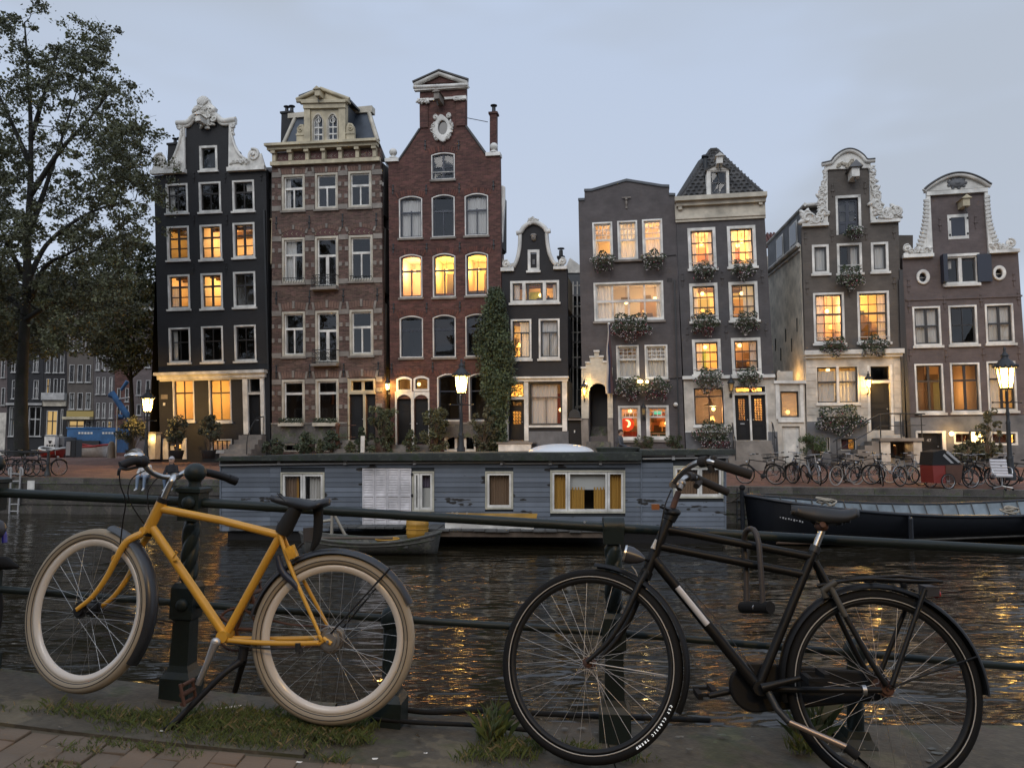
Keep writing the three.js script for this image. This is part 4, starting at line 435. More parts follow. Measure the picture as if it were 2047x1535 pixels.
H.poly('dormer_scroll',[[594,288],[594,272],[596,258],[601,250],[608,250],[611,258],[611,288]],-0.05,0.14,M.cream2,0.04);H.poly('dormer_scroll',[[693,286],[693,256],[697,247],[705,248],[710,256],[711,283]],-0.05,0.14,M.cream2,0.04);H.volute(602,261,6.5,1,M.cream2,0.13);H.volute(702,258,6.5,-1,M.cream2,0.13);H.bar('scroll_band',594,270,611,273,0.142,0.18,M.cream2);H.bar('scroll_band',693,267,711,270,0.142,0.18,M.cream2);
O.sl=[290,-0.048,850,-0.012];H.chimney(562,227,581,288,-2,M.h1,2);H.anchors([[552,447],[618,445],[684.5,441.5],[752,440],[552,597],[618.5,594],[686,592],[754,590],[552,744],[619,742],[687,741],[756,738]],M.iron,0.6);
H.bar('plinth',543.5,848,695,886,0.002,0.08,M.plinth);H.bar('plinth_band',543.5,844.5,695,848,0.002,0.12,M.stone);
for(const[x0,x1,y]of[[562,609,846],[630,677,846]]){const a=H.at(x0,y+6),b=H.at(x1,y-1),g=new GB().rect(a[0],a[1],b[0],b[1],0.12,0.36);const bx2=g.put('flower_box',M.cream,H.g),L=new Leaves();for(let i=0;i<500;i++)L.leaf(rr(a[0],b[0]),b[1]+ rr(-0.02,0.22),rr(0.14,0.38),0.05,[0.05,0.07,0.03]);L.put('foliage',bx2);}
H.room(547,340,760,426,{d:2.2,furn:1});H.room(547,466,762,582,{d:2.2});H.room(547,614,764,732,{d:2.2});H.room(547,752,690,850,{d:3,furn:2,m:M.roomdark,I:0.25,at:[[0.9,0.55,0.6]]});H.room(694,752,755,884,{d:1.2});
const c=H.at(724,880);for(let i=0;i<3;i++)new GB().rect(c[0]- 0.9-i*0.15,0,c[0]+ 0.7,c[1]- 0.2*i,-0.1+0.34*i,0.24+0.34*i).put('step',M.stone,H.g);
{const p=H.at(687,850),g=new GB();g.lathe([[0.12,-1.1],[0.1,-0.6],[0.07,-0.3],[0.1,-0.05],[0.13,0.02],[0.001,0.1]],p[0],p[1],0.7,10);g.tube([[p[0],p[1]- 0.05,0.7],[p[0]+ 0.9,p[1]- 0.02,0.7]],0.02,5).tube([[p[0],p[1]- 0.6,0.7],[p[0]+ 0.9,p[1]- 0.57,0.7]],0.02,5).tube(curve([[p[0],p[1],0.7],[p[0]- 0.2,p[1]- 0.15,0.8],[p[0]- 0.3,p[1]- 0.6,0.9]],6),0.02,5).put('stair_rail',M.rust,H.g);}
}
{// ------------------------------------------------ H3 red brick house with pediment neck gable
const H=new House('canal_house','tallest red brick canal house with white pediment, oval gable window and ball finials',776,{sl:[300,-0.054,760,-0.012],ln:0.008,off:0.05});
const w={fr:0.05,sash:0.06,sm:M.navy,bar:0.05,arch:0.14,rows:[[0.33,1],[0.67,2]],silm:M.stone};
H.win(862,309,909,359,{...w,arch:0.1,rows:[[0.5,2],[0.22,2,0,0.6],[0.28,2]],mid:2.2,rail:0.72});
H.win(797.5,397.5,844,476,{...w,cur:[[0.02,0.98,0,0.98]]});H.win(863,394.5,909,474,w);H.win(929,392,976,471,{...w,cur:[[0.02,0.98,0,0.98]]});
const R2=[[799,514,844,595],[865,512,910.5,594],[930.5,509.5,976,591]];R2.forEach((r)=>H.win(...r,w));const w3={...w,rows:[[0.27,1],[0.73,1]],bar:0.06};H.win(799,637,845.5,715,w3);H.win(865,635,911,714.5,w3);H.win(930.5,633,977,713,w3);
const wg={...w,arch:0.18,fr:0.06,rows:[[0.3,1],[0.7,1]],bar:0.03};H.win(874,754,922,842,wg);H.win(937,753,985,842,wg);
const dw={fr:0.09,fm:M.white,sash:0.03,rows:[[1,1]],arch:0.2,sill:false,cur:[]};H.win(792,758,823.5,783,{...dw,arch:0.13});H.win(826.5,757,858,782,{...dw,arch:0.13});
H.door(794,797,822,888,{panels:[[0.12,0.03,0.88,0.18],[0.12,0.24,0.88,0.62],[0.12,0.67,0.88,0.8],[0.12,0.84,0.88,0.97]]});H.door(828.5,797,856,888,{panels:[[0.12,0.03,0.88,0.18],[0.12,0.24,0.88,0.62],[0.12,0.67,0.88,0.8],[0.12,0.84,0.88,0.97]],hinge:1});
for(const[x0,x1]of[[790.5,793.6],[822.4,828],[856.4,859]])H.bar('door_post',x0,783,x1,889,-0.16,0.06,M.white);for(const[x0,x1]of[[793.7,822.3],[828.1,856.3]]){const P=[];for(let i=0;i<=8;i++){const t=i/8;P.push([lerp(x0,x1,t),798-9*Math.sin(Math.PI*t)**0.7]);}H.poly('door_arch',[...P,[x1,783.5],[x0,783.5]],-0.14,0.05,M.white,0.005);}
H.win(888,876,951,903,{fr:0.08,arch:0.25,sash:0.03,rows:[[1,3]],bar:0.12,sm:M.white,sill:false});
H.wall([[776,322],[796,321],[839,256],[839,178],[931,173],[931,252],[972,310],[999,308],[1006,925],[781,925]],M.h3);H.body(778,997,322,925,278,M.h3,M.tile);
H.mould('gable_coping',[[797,320],[818,289],[839,257]],0.07,-0.02,M.dark);H.mould('gable_coping',[[931,252],[952,281],[972,309]],0.07,-0.02,M.dark);
for(const[x0,x1,y,bx,by]of[[770.5,797.5,321,785.5,304],[971.5,1000.5,309.5,987,293]]){H.bar('shoulder_stone',x0,y-4,x1,y+3,-0.35,0.12,M.white);const c=H.at(bx,by,-0.1),b=H.at(bx,y-4,-0.1);new GB().ball(c[0],c[1],-0.12,0.19,1,1,1,18).lathe([[0.22,0],[0.2,0.06],[0.1,0.1],[0.08,c[1]- b[1]- 0.15]],b[0],b[1],-0.12,14).put('ball_finial',M.white,H.g);}
H.poly('tympanum',[[843,168],[881,151],[924,165]],0.002,0.05,M.h3,0);H.bar('pediment_base',830,172,937,181,0.002,0.2,M.white);H.mould('pediment_cornice',[[829,172],[880,148.5],[936,167]],0.14,0.14,M.white);H.mould('pediment_cornice',[[828,169],[880,145.5],[938,164]],0.08,0.24,M.dark);H.poly('pediment_back',[[830,175],[880,149],[936,170]],-0.3,-0.002,M.h3,0);H.mould('pediment_cornice',[[829,178],[937,173]],0.09,0.2,M.white);
H.bar('gable_band',837,196,933,200.5,0.002,0.1,M.white);for(const[x0,x1,y]of[[836,859,205],[908,933,200]]){H.bar('capital',x0,y-6,x1,y+2,0.002,0.16,M.white);H.carve('capital_carving',[[x0+2,y+1],[x1-2,y+0.5]],6,0.09,0.09,M.white,0.15);}H.bar('pilaster',839.5,207,856,256,0.002,0.07,M.h3);H.bar('pilaster',912,203,930.5,252,0.002,0.07,M.h3);H.hoist(882,205,0.8,M.stone);
{const P=[];for(let i=0;i<30;i++){const a=i/30*6.283,k=1+0.1*Math.cos(4*a)+ 0.05*Math.sin(6*a);P.push([884.5+Math.cos(a)*19*k,258+Math.sin(a)*25*k]);}const hole=[];for(let i=0;i<24;i++){const a=i/24*6.283;hole.push(H.at(886+Math.cos(a)*9,257+Math.sin(a)*14));}new GB().ext(H.pts(P).reverse(),0.003,0.16,0.05,[hole]).put('oval_surround',M.white,H.g);H.volute(872,236,5,1,M.white,0.13);H.volute(898,233,5,-1,M.white,0.13);H.volute(874,278,4.5,1,M.white,0.13);H.volute(896,276,4.5,-1,M.white,0.13);H.carve('oval_carving',[[868,248],[866,262],[870,274]],5,0.09,0.09,M.white,0.14);H.carve('oval_carving',[[903,245],[905,258],[901,272]],5,0.09,0.09,M.white,0.14);const o2=[];for(let i=0;i<24;i++){const a=i/24*6.283;o2.push(H.at(886+Math.cos(a)*10,257+Math.sin(a)*15));}new GB().ext(o2.reverse(),0.004,0.03,0).put('oval_pane',M.darkglass,H.g);}
const ar=(x0,x1,y,rise,n,hh,sl)=>{for(let i=0;i<n;i++){const t=(i+0.5)/ n-0.5,x=lerp(x0-3,x1+3,(i+0.5)/ n),yb=y+sl*t*(x1-x0)- rise*(1-4*t*t),ww=(x1-x0+6)/ n/2-0.25,f=t*9;new GB().qp(H.pts([[x-ww,yb],[x+ww,yb],[x+ww+f,yb-hh],[x-ww+f,yb-hh]]),0.002,0.018+0.01*rng()).put('arch_brick',rng()<0.5?M.h3:M.h3b,H.g);}};
for(const[x0,x1,y]of[[862,909,308],[797,844,396.5],[863,909,393.5],[929,976,391],[799,844,513],[865,910,511],[930,976,508.5],[799,845,636],[865,911,634],[930,977,632],[874,922,753],[937,985,752],[792,858,752]])ar(x0,x1,y,5.5,13,11,H.sl(y));
H.anchors([[785.5,380],[852,380],[918,377],[986.5,372],[786,498],[853,497],[919,495],[987,490],[787,617],[853,616],[919.5,614],[850,291],[917,291],[783,737],[865,735],[928,733]],M.iron,0.42);H.bar('plinth',861,847,1004,874,0.002,0.07,M.plinth);H.bar('plinth_band',861,844.5,1004,847.5,0.002,0.1,M.stone);
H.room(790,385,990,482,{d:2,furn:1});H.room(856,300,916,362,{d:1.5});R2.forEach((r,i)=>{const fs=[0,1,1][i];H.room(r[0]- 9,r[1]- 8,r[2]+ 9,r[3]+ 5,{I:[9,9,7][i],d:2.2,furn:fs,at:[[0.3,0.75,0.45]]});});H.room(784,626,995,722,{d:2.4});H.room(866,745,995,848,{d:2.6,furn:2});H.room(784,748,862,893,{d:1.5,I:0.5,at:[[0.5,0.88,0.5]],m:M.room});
H.chimney(979,228,992,312,-1.4,M.h3,1);new GB().tube([[...H.at(931,232),-0.2],[...H.at(974,242,-1.2),-1.3]],0.018,4).put('stay_wire',M.iron,H.g);H.poly('gutter',[[999.5,366],[1006,368],[1006,402],[1001.5,480],[999.5,480]],-0.5,-0.305,M.white,0);
const c=H.at(826,889);for(let i=0;i<3;i++)new GB().rect(c[0]- 0.95,-0.05,c[0]+ 0.95,c[1]- 0.2*i,-0.16+0.36*i,0.2+0.36*i).put('step',M.stone,H.g);
}
{// ------------------------------------------------ H4 small black bell gable
const H=new House('canal_house','small narrow black canal house with white edged bell gable, lowest roof in the row',1003,{sl:[440,-0.03,860,-0.005],ln:0.006});
H.win(1055,499,1078.5,541,{fr:0.13,sash:0.0,rows:[[1,1]],nopane:1});H.bar('shutter',1059,506,1074.5,536,-0.12,-0.06,M.black);H.bar('shutter_pane',1064,518,1069,528,-0.058,-0.03,M.grey);
H.win(1020,561,1118,605,{fr:0.11,sash:0.055,bar:0.11,sm:M.dark,rows:[[1,3]],cur:[[0.03,0.18,0.02,0.98],[0.86,0.97,0.02,0.98]]});for(const x of[1047.5,1088.5])H.bar('mullion',x-3.2,563,x+3.2,603,-0.14,0.03,M.white);
const w={fr:0.085,sash:0.05,rows:[[0.32,1],[0.68,2]],bar:0.04};H.win(1021,638,1062.5,718,{...w,cur:[[0.42,0.97,0.02,0.98]]});H.win(1077,637,1119,717,{...w,cur:[[0.03,0.97,0.02,0.98]]});
H.win(1017,765,1048,795,{fr:0.03,sash:0.04,rows:[[1,1]],sill:false});{const a=H.at(1032.5,780),g=new GB();for(let i=0;i<8;i++){const t=i*0.785;g.tube([[a[0],a[1],-0.08],[a[0]+ Math.cos(t+0.39)*0.22,a[1]+ Math.sin(t+0.39)*0.2,-0.08],[a[0]+ Math.cos(t)*0.42,a[1]+ Math.sin(t)*0.36,-0.08],[a[0]+ Math.cos(t-0.39)*0.22,a[1]+ Math.sin(t-0.39)*0.2,-0.08]],0.018,4,true);}g.put('fanlight_star',M.dark,H.g);}
H.door(1018.5,799,1046.5,880,{glass:[[0.2,0.05,0.8,0.15],[0.2,0.28,0.8,0.6]],grille:[3,4],panels:[[0.15,0.66,0.85,0.95]],gm:M.glass});
H.win(1058,764,1124,850,{fr:0.05,fm:M.dark,sash:0.04,rows:[[0.34,1],[0.66,2]],cur:[[0.02,0.84,0.02,0.98]],sill:true,silm:M.white});
H.bar('pilaster',1048.6,763,1057,882,0.002,0.1,M.white);H.bar('pilaster',1124.6,762,1134,862,0.002,0.1,M.white);H.bar('pilaster',1010,764,1016.5,882,0.002,0.1,M.white);H.bar('door_transom',1017,795,1048.4,798.6,-0.1,0.06,M.white);
const bell=[[1027,534],[1031,526],[1035,515],[1038,500],[1039.5,486],[1040,468],[1046,458],[1057,450],[1067,447],[1079,451],[1089,459],[1093,466],[1095,488],[1099,508],[1106,523],[1112,530]];
H.wall([[1003,543],[1026,540],...bell,[1134,536],[1137,925],[1008,925]],M.h4);H.body(1005,1133,540,925,505,M.h4,M.tile);
H.mould('gable_edge',bell.slice(0,6),0.09,0.04,M.white);H.mould('gable_edge',bell.slice(11),0.09,0.04,M.white);H.mould('gable_cornice',[[1033,467],[1041,465],[1047,456],[1057,448],[1067,445],[1080,449],[1090,457],[1094,463],[1101,462]],0.11,0.08,M.white);H.carve('crest',[[1058,447],[1066,440],[1075,446]],9,0.12,0.1,M.white,0.1);H.poly('crest_finial',[[1060,446],[1062,440],[1066,436],[1071,440],[1074,446]],-0.05,0.12,M.white,0.03);
H.bar('gable_foot',1002,536,1028,543,0.002,0.16,M.white);H.bar('gable_foot',1107,533,1134,539,0.002,0.16,M.white);H.volute(1012,528,7.5,1,M.white,0.06);H.volute(1125,523,7.5,-1,M.white,0.06);H.carve('gable_carving',[[1020,533],[1028,528]],4,0.08,0.06,M.white,0.08);H.carve('gable_carving',[[1110,526],[1117,530]],4,0.06,0.08,M.white,0.08);
{const c=H.at(1067,475),g=new GB();g.ball(c[0],c[1],0.05,0.13,0.9,1.3,0.7,12).ball(c[0],c[1]+ 0.1,0.06,0.14,1.1,0.6,0.6,10).ball(c[0],c[1]- 0.02,0.14,0.03,1,1.5,1,6).ball(c[0]- 0.05,c[1]+ 0.03,0.12,0.02).ball(c[0]+ 0.05,c[1]+ 0.03,0.12,0.02);g.put('mask',M.stone,H.g);}
H.bar('cornice',1014,757,1136,763,0.002,0.16,M.white);H.bar('cornice_moulding',1012,753.5,1137.5,757,0.002,0.28,M.white);H.bar('plinth',1050,862,1137,925,0.003,0.06,M.grey);
H.room(1008,553,1130,612,{I:1.8,beams:5,d:2,at:[[0.5,0.6,0.3]]});H.room(1010,630,1068,725,{I:5,beams:6,d:2,furn:1,at:[[0.35,0.45,0.4]]});H.room(1070,630,1130,724,{d:1.8});H.room(1012,760,1050,886,{I:4,d:1.6,at:[[0.5,0.75,0.5]]});H.room(1054,760,1130,856,{d:2,I:0.8,at:[[0.8,0.4,0.6]]});
H.chimney(1116,516,1126,540,-1.5,M.h4,1);const c=H.at(1032,881);for(let i=0;i<3;i++)new GB().rect(c[0]- 0.5,0,c[0]+ 0.6,c[1]- 0.2*i,-0.1+0.3*i,0.2+0.3*i).put('step',M.stone,H.g);
{const a=H.at(1007,887),b=H.at(1070,905);new GB().rect(a[0],b[1],b[0],a[1],0.9,1.15).put('cellar_hatch',M.white,H.g);new GB().rect(a[0]- 0.08,a[1],b[0]+ 0.08,a[1]+ 0.07,0.1,1.2).put('hatch_cap',M.stone,H.g);}
}
{// ------------------------------------------------ H5 wide grey-brown brick house with stepped portal
const H=new House('canal_house','wide grey brown brick house with shallow angular parapet, flag and white stepped porch',1158,{sl:[437,-0.05,820,-0.005],ln:0.03});
const w={fr:0.075,sash:0.06,sm:M.white,bar:0.03,rows:[[0.16,4],[0.16,4,0,1],[0.16,4,0,1],[0.52,1,0,3]],z:-0.12,silm:M.stone};
H.win(1185,444,1225,517,{...w,cur:[[0.05,0.25,0.5,0.98]],rail:0.88});H.win(1235,441,1275,519,{...w,cur:[CUR.full]});H.win(1284.5,438,1325,516,{...w,cur:[[0.03,0.97,0.5,0.99]],rail:0.88});
H.win(1187.5,563,1327,641,{...w,bar:0.07,rows:[[0.48,4],[0.52,4]],fr:0.09,cur:[[0.02,0.26,0.02,0.98],[0.3,0.44,0.5,0.98],[0.9,0.98,0.02,0.98]]});{const a=[[1214,604,1250,640],[1256,602,1292,639]];}
H.win(1232.5,690,1278,758,{...w,rows:[[0.13,4],[0.13,4,0,1],[0.14,4,0,1],[0.6,1,0,3]],cur:[[0.03,0.97,0.28,0.99]]});H.win(1289.5,689,1335.5,758,{...w,rows:[[0.13,4],[0.13,4,0,1],[0.14,4,0,1],[0.6,1,0,3]],cur:[CUR.full]});
const cafe={...w,sm:M.white,fr:0.1,rows:[[0.13,4],[0.17,4,0,1],[0.7,1,0,2.5]]};H.win(1236.5,811,1281,880,cafe);H.win(1292,810,1338,879,cafe);
const arch=[];for(let i=0;i<=14;i++){const t=Math.PI*i/14;arch.push([1196.5+Math.cos(t)*18,785-Math.sin(t)*18.5]);}H.holes.push(H.pts([[1178.5,872],[1214.5,871],...arch.slice(1,-1)]));
H.wall([[1156.5,415],[1156.5,401],[1168.6,400.5],[1168.6,382.5],[1183.5,382],[1252.6,362],[1324,373.5],[1338,374],[1338,390.5],[1349.5,391],[1371,925],[1167,925]],M.h5);H.body(1159,1349,405,925,0,M.h5,M.slate);
for(const s of[[[1156,400.5],[1169,400]],[[1168,382],[1183.5,381.5]],[[1183,381.5],[1252.6,361.5]],[[1252.6,361.5],[1324,373]],[[1324,373],[1338.5,373.5]],[[1338,390],[1350.5,390.5]]]){const q=H.pts(s),g=new GB();g.qp([[q[0][0],q[0][1]- 0.02],[q[1][0],q[1][1]- 0.02],[q[1][0],q[1][1]+ 0.09],[q[0][0],q[0][1]+ 0.09]],-0.34,0.06).put('parapet_coping',M.slate,H.g);}
{const c=H.at(1252.5,404),g=new GB();g.rect(c[0]- 0.04,c[1]- 0.3,c[0]+ 0.04,c[1]+ 0.22,0.003,0.06).rect(c[0]- 0.2,c[1]+ 0.16,c[0]+ 0.2,c[1]+ 0.22,0.06,0.1).ball(c[0],c[1]+ 0.1,0.09,0.06).ball(c[0],c[1]- 0.06,0.08,0.06,0.8,2,0.7).put('wall_anchor',M.stone,H.g);}
H.bar('window_sill',1228,520,1284,524,0.002,0.16,M.stone);for(let i=0;i<4;i++)H.bar('vent_slot',1334+i*2.8,556,1335.2+i*2.8,564,0.002,0.012,M.black);
const st=[[1163,737],[1163,870],[1177.5,869],[1177.5,785],...arch.slice().reverse().map((p)=>p).filter((_,i)=>i%1===0),[1215.5,785],[1215.5,868],[1226,868],[1224,725],[1215,725],[1215,726],[1206.5,726],[1206.5,715],[1198,715],[1198,703.5],[1188.5,704],[1188.5,715],[1180,715.5],[1180,726],[1171.5,726.5],[1171.5,737]];
{const outer=[[1163,837],[1163,737],[1171.5,736.5],[1171.5,726.5],[1180,726],[1180,715.5],[1188.5,715],[1188.5,704],[1198,703.5],[1198,714.5],[1206.5,714],[1206.5,725],[1215,725],[1225,735],[1226,836],[1215.5,836],[1215,785],...arch.slice(1,-1),[1178,785],[1177.5,837]];H.poly('porch',outer,0.003,0.14,M.whitebrick,0.005);for(const[x0,x1,y]of[[1162,1172,736],[1170.5,1180.5,725.5],[1179,1189,714.5],[1187.5,1199,703],[1197.5,1207.5,713.5],[1206,1216,724]])H.bar('porch_cap',x0,y-2.2,x1,y+1.4,0.02,0.2,M.white);H.bar('porch_pier',1163,838,1177.5,900,0.003,0.13,M.stone);H.bar('porch_pier',1215.5,837,1226.5,900,0.003,0.13,M.stone);for(let i=0;i<15;i++){const a=Math.PI*(i+0.5)/ 15,b=Math.PI/15*0.46,P=(r,t)=>[1196.5+Math.cos(t)*r,785-Math.sin(t)*r*1.02];H.poly('arch_brick',[P(18,a-b),P(22.5,a-b),P(22.5,a+b),P(18,a+b)],0.142,0.17,M.whitebrick,0);}}
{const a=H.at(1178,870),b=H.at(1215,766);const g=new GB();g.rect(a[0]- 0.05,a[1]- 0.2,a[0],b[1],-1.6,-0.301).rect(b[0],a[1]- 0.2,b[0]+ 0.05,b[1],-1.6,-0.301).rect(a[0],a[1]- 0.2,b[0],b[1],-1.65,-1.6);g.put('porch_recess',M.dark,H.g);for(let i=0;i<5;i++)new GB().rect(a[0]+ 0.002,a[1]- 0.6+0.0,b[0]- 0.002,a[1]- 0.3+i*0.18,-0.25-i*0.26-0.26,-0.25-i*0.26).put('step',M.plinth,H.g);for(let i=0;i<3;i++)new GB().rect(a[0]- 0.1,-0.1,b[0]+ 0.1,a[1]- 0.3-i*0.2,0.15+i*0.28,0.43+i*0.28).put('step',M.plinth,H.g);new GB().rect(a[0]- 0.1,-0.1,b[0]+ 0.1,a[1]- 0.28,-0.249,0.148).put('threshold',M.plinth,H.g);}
{const a=H.at(1220,796),b=H.at(1221,657),g=new GB();g.tube([[a[0],a[1],0.25],[b[0],b[1],1.1]],0.035,8).ball(b[0],b[1]+ 0.05,1.1,0.06);g.put('flagpole',M.white,H.g);for(const[k,c]of[[0,[0.5,0.46,0.42]],[1,[0.03,0.04,0.09]],[2,[0.09,0.05,0.05]]]){const f=new GB(),P=[],R=[];for(let i=0;i<=10;i++){const t=i/10;P.push([lerp(b[0],a[0],t)+(k-1)*0.07*(0.4+t)+ 0.02*Math.sin(i*1.3+k),lerp(b[1],a[1]+ 0.2,t),lerp(1.1,0.3,t)+ 0.06+0.03*Math.cos(i+k)]);R.push(0.02+0.07*t);}f.tube(P,R,7).put('furled_flag',mat(c,0.9),H.g);}}
H.room(1180,434,1345,530,{I:5,d:2.2,furn:1,at:[[0.42,0.6,0.45],[0.85,0.6,0.45]]});H.room(1182,554,1342,656,{I:3.2,d:2.6,furn:2,m:mat([0.5,0.42,0.33],0.9),at:[[0.42,0.62,0.5],[0.8,0.7,0.4]],col:lin(1,0.68,0.36)});H.room(1227,682,1348,766,{d:1.5,I:0.25});const rc=H.room(1230,803,1284,886,{I:4,d:2.4,furn:1,col:lin(1,0.45,0.16)});H.room(1287,802,1345,886,{I:2.6,d:2.6,furn:1,at:[[0.8,0.5,0.4]],col:lin(1,0.4,0.12)});
{const c=H.at(1253,847),g=new GB();g.lathe([[0.001,0.06],[0.2,0.04],[0.31,0.0],[0.31,-0.02],[0.001,-0.02]],c[0],c[1],-0.6,22,rotM(Math.PI/2,0,0));g.put('red_disc_sign',new THREE.MeshStandardMaterial({color:lin(0.6,0.06,0.02),emissive:lin(1,0.08,0.02),emissiveIntensity:0.45,roughness:0.5}),rc);const P=[];for(let i=0;i<=10;i++){const t=-1.3+i*0.3;P.push([c[0]- 0.06+Math.cos(t)*0.16,c[1]+ 0.02+Math.sin(t)*0.16,-0.53]);}new GB().tube(P,[0.01,0.03,0.045,0.05,0.05,0.05,0.045,0.04,0.03,0.02,0.01],6).put('sign_sweep',M.lampglow,rc);const e=H.at(1315,824);new GB().rect(e[0]- 0.16,e[1]- 0.08,e[0]+ 0.16,e[1]+ 0.08,-0.5,-0.46).put('green_screen',new THREE.MeshStandardMaterial({color:0x000000,emissive:lin(0.12,0.8,0.45),emissiveIntensity:0.9}),rc);for(const x of[1308,1325]){const t=H.at(x,884),q=new GB();q.rect(t[0]- 0.18,t[1]+ 0.38,t[0]+ 0.18,t[1]+ 0.42,-1.3,-0.9);for(const[i,k]of[[-1,-1.25],[1,-1.25],[-1,-0.95],[1,-0.95]])q.tube([[t[0]+ i*0.15,t[1]- 0.2,k],[t[0]+ i*0.15,t[1]+ 0.4,k]],0.02,5);q.put('table',mat([0.5,0.3,0.15],0.5),rc);}}
H.bar('drain_pipe',1352,560,1355,900,0.01,0.12,M.iron);{const c=H.at(1351,809);new GB().ball(c[0],c[1],0.1,0.1).rect(c[0]- 0.04,c[1]- 0.04,c[0]+ 0.04,c[1]+ 0.04,0.002,0.06).put('alarm_bell',M.white,H.g);}new GB().tube(H.pts([[1330,512],[1352,510]]).map((p)=>[...p,0.03]),0.016,4).tube(H.pts([[1336,757],[1366,755]]).map((p)=>[...p,0.03]),0.016,4).put('facade_cable',M.black,H.g);
{const p=H.at(1173,768);new GB().ball(p[0],p[1],0.3,0.05).put('porch_lamp',M.bulb2,H.g);new GB().tube([[p[0],p[1],0.14],[p[0],p[1],0.27]],0.02,5).put('lamp_arm',M.iron,H.g);lamp(H.g,p[0],p[1],0.3,2.6,lin(1,0.62,0.2),3);}const f=H.at(1283,765);{const b=new GB().ball(f[0]- 0.05,f[1]+ 0.02,0.5,0.09,1.4,0.9,1).ball(f[0]+ 0.25,f[1],0.5,0.07);b.put('facade_lamp',M.bulb2,H.g);lamp(H.g,f[0]+ 0.0,f[1]+ 0.02,0.5,2.2,lin(1,0.72,0.28),5);}
}
{// ------------------------------------------------ H6 grey house with hipped tile roof
const H=new House('canal_house','grey canal house with dark pantile hipped roof, cream cornice and flower baskets at every window',1354,{sl:[450,-0.05,850,-0.012],ln:0.045,off:0.06});
const w={fr:0.13,sash:0.05,sm:M.dark,bar:0.032,rows:Q64,rail:0.86,z:-0.13};
H.win(1376,455,1432,537,{...w,cur:[[0.03,0.3,0.02,0.98],[0.72,0.97,0.02,0.98]]});H.win(1455,451,1512,533,{...w,cur:[[0.03,0.28,0.02,0.98],[0.72,0.97,0.02,0.98]]});
H.win(1379.5,566,1436,642,{...w,cur:[CUR.l]});H.win(1458,563,1516,640,{...w,cur:[[0.5,0.97,0.02,0.98]]});H.win(1385,678,1442,748,{...w,cur:[[0.03,0.35,0.02,0.98]]});H.win(1463,675,1522,748,{...w,cur:[[0.62,0.97,0.02,0.98]]});
H.win(1387,774,1449,850,{fr:0.03,fm:M.white,sash:0.06,rows:[[0.22,1],[0.78,2]],bar:0.04,cur:[]});
H.win(1468,771,1532,786,{fr:0.04,sash:0.04,rows:[[1,2]],bar:0.05,sill:false});H.door(1471,790,1499,880,{glass:[[0.25,0.08,0.72,0.55]],grille:[3,9],panels:[[0.14,0.66,0.86,0.95]],slot:1,gm:M.frost});H.door(1503,789,1532,880,{glass:[[0.25,0.08,0.78,0.57]],grille:[3,9],panels:[[0.14,0.66,0.86,0.95]],hinge:1,gm:M.frost});H.bar('door_post',1499.3,787,1502.7,887,-0.16,0.03,M.white);H.bar('door_transom',1468,786.5,1533,789,-0.16,0.03,M.white);H.bar('door_post',1466.5,789,1470.7,887,-0.16,0.03,M.white);H.bar('door_post',1532.3,787,1536,885,-0.16,0.03,M.white);
H.wall([[1352,440],[1529,430],[1548,751],[1366.5,757]],M.h6);H.wall([[1366.5,757.5],[1548,751.5],[1558,930],[1373,930]],M.whitewall,{z1:0.02,name:'ground_floor_wall'});H.bar('plinth',1371.5,864.5,1466,930,0.023,0.05,M.grey);H.bar('plinth',1537,863,1556,930,0.023,0.05,M.grey);H.body(1355,1528,420,930,0,M.h6,M.tile,3.2);
H.bar('cornice_moulding',1364.5,750.5,1549,757,0.022,0.2,M.white);H.bar('plinth_band',1370,861,1468,864,0.052,0.1,M.white);
H.bar('cornice',1350,404,1530,441,0.002,0.1,M.cream);H.bar('cornice_moulding',1349,394.5,1531.5,403,0.002,0.5,M.cream);H.bar('cornice_soffit',1352,403.2,1530,411,0.102,0.3,M.cream);H.bar('cornice_moulding',1351,431,1530,436,0.102,0.16,M.cream);H.bar('bracket',1356,411.5,1363.5,422,0.102,0.26,M.cream);H.bar('bracket',1516.5,401.5,1523.5,412,0.102,0.26,M.cream);
{const L=[1356,397],R=[1527,387],tl=[1420,300.5],tr=[1434,299.5],rows=14,D=2.2;const base=new GB();const P=(px,t)=>{const q=H.at(px[0],px[1],-D*t);return[q[0],q[1],-0.02-D*t];};base.quad(P(L,0),P(R,0),P(tr,1),P(tl,1));const b1=P(L,0),b2=P(tl,1),c1=P(R,0),c2=P(tr,1);base.quad([b1[0]- 1,b1[1],-4.5],b1,b2,[b2[0]- 0.5,b2[1],-3.5]).quad(c1,[c1[0]- 1.2,c1[1],-4.5],[c2[0]- 0.5,c2[1],-3.5],c2).quad(b2,c2,[c2[0]- 0.5,c2[1],-3.5],[b2[0]- 0.5,b2[1],-3.5]);const roof=base.put('roof',M.tile,H.g);
const tg=new GB();{const n=5;for(let i=0;i<n;i++){const f=(k)=>{const t=k/n;return[(t-0.5)*0.235,0.02*Math.cos(t*6.28+0.4)+ 0.02];},a=f(i),b=f(i+1);tg.quad([a[0],-0.02,a[1]+ 0.016],[b[0],-0.02,b[1]+ 0.016],[b[0],0.26,b[1]- 0.012],[a[0],0.26,a[1]- 0.012]);tg.quad([a[0],-0.02,a[1]- 0.01],[b[0],-0.02,b[1]- 0.01],[b[0],-0.02,b[1]+ 0.02],[a[0],-0.02,a[1]+ 0.02]);}}const geo=tg.geo(),ms=[0.7,0.9,1.15,1.5].map((k)=>mat([0.062*k,0.056*k,0.05*k],0.7,{map:T.worn}));
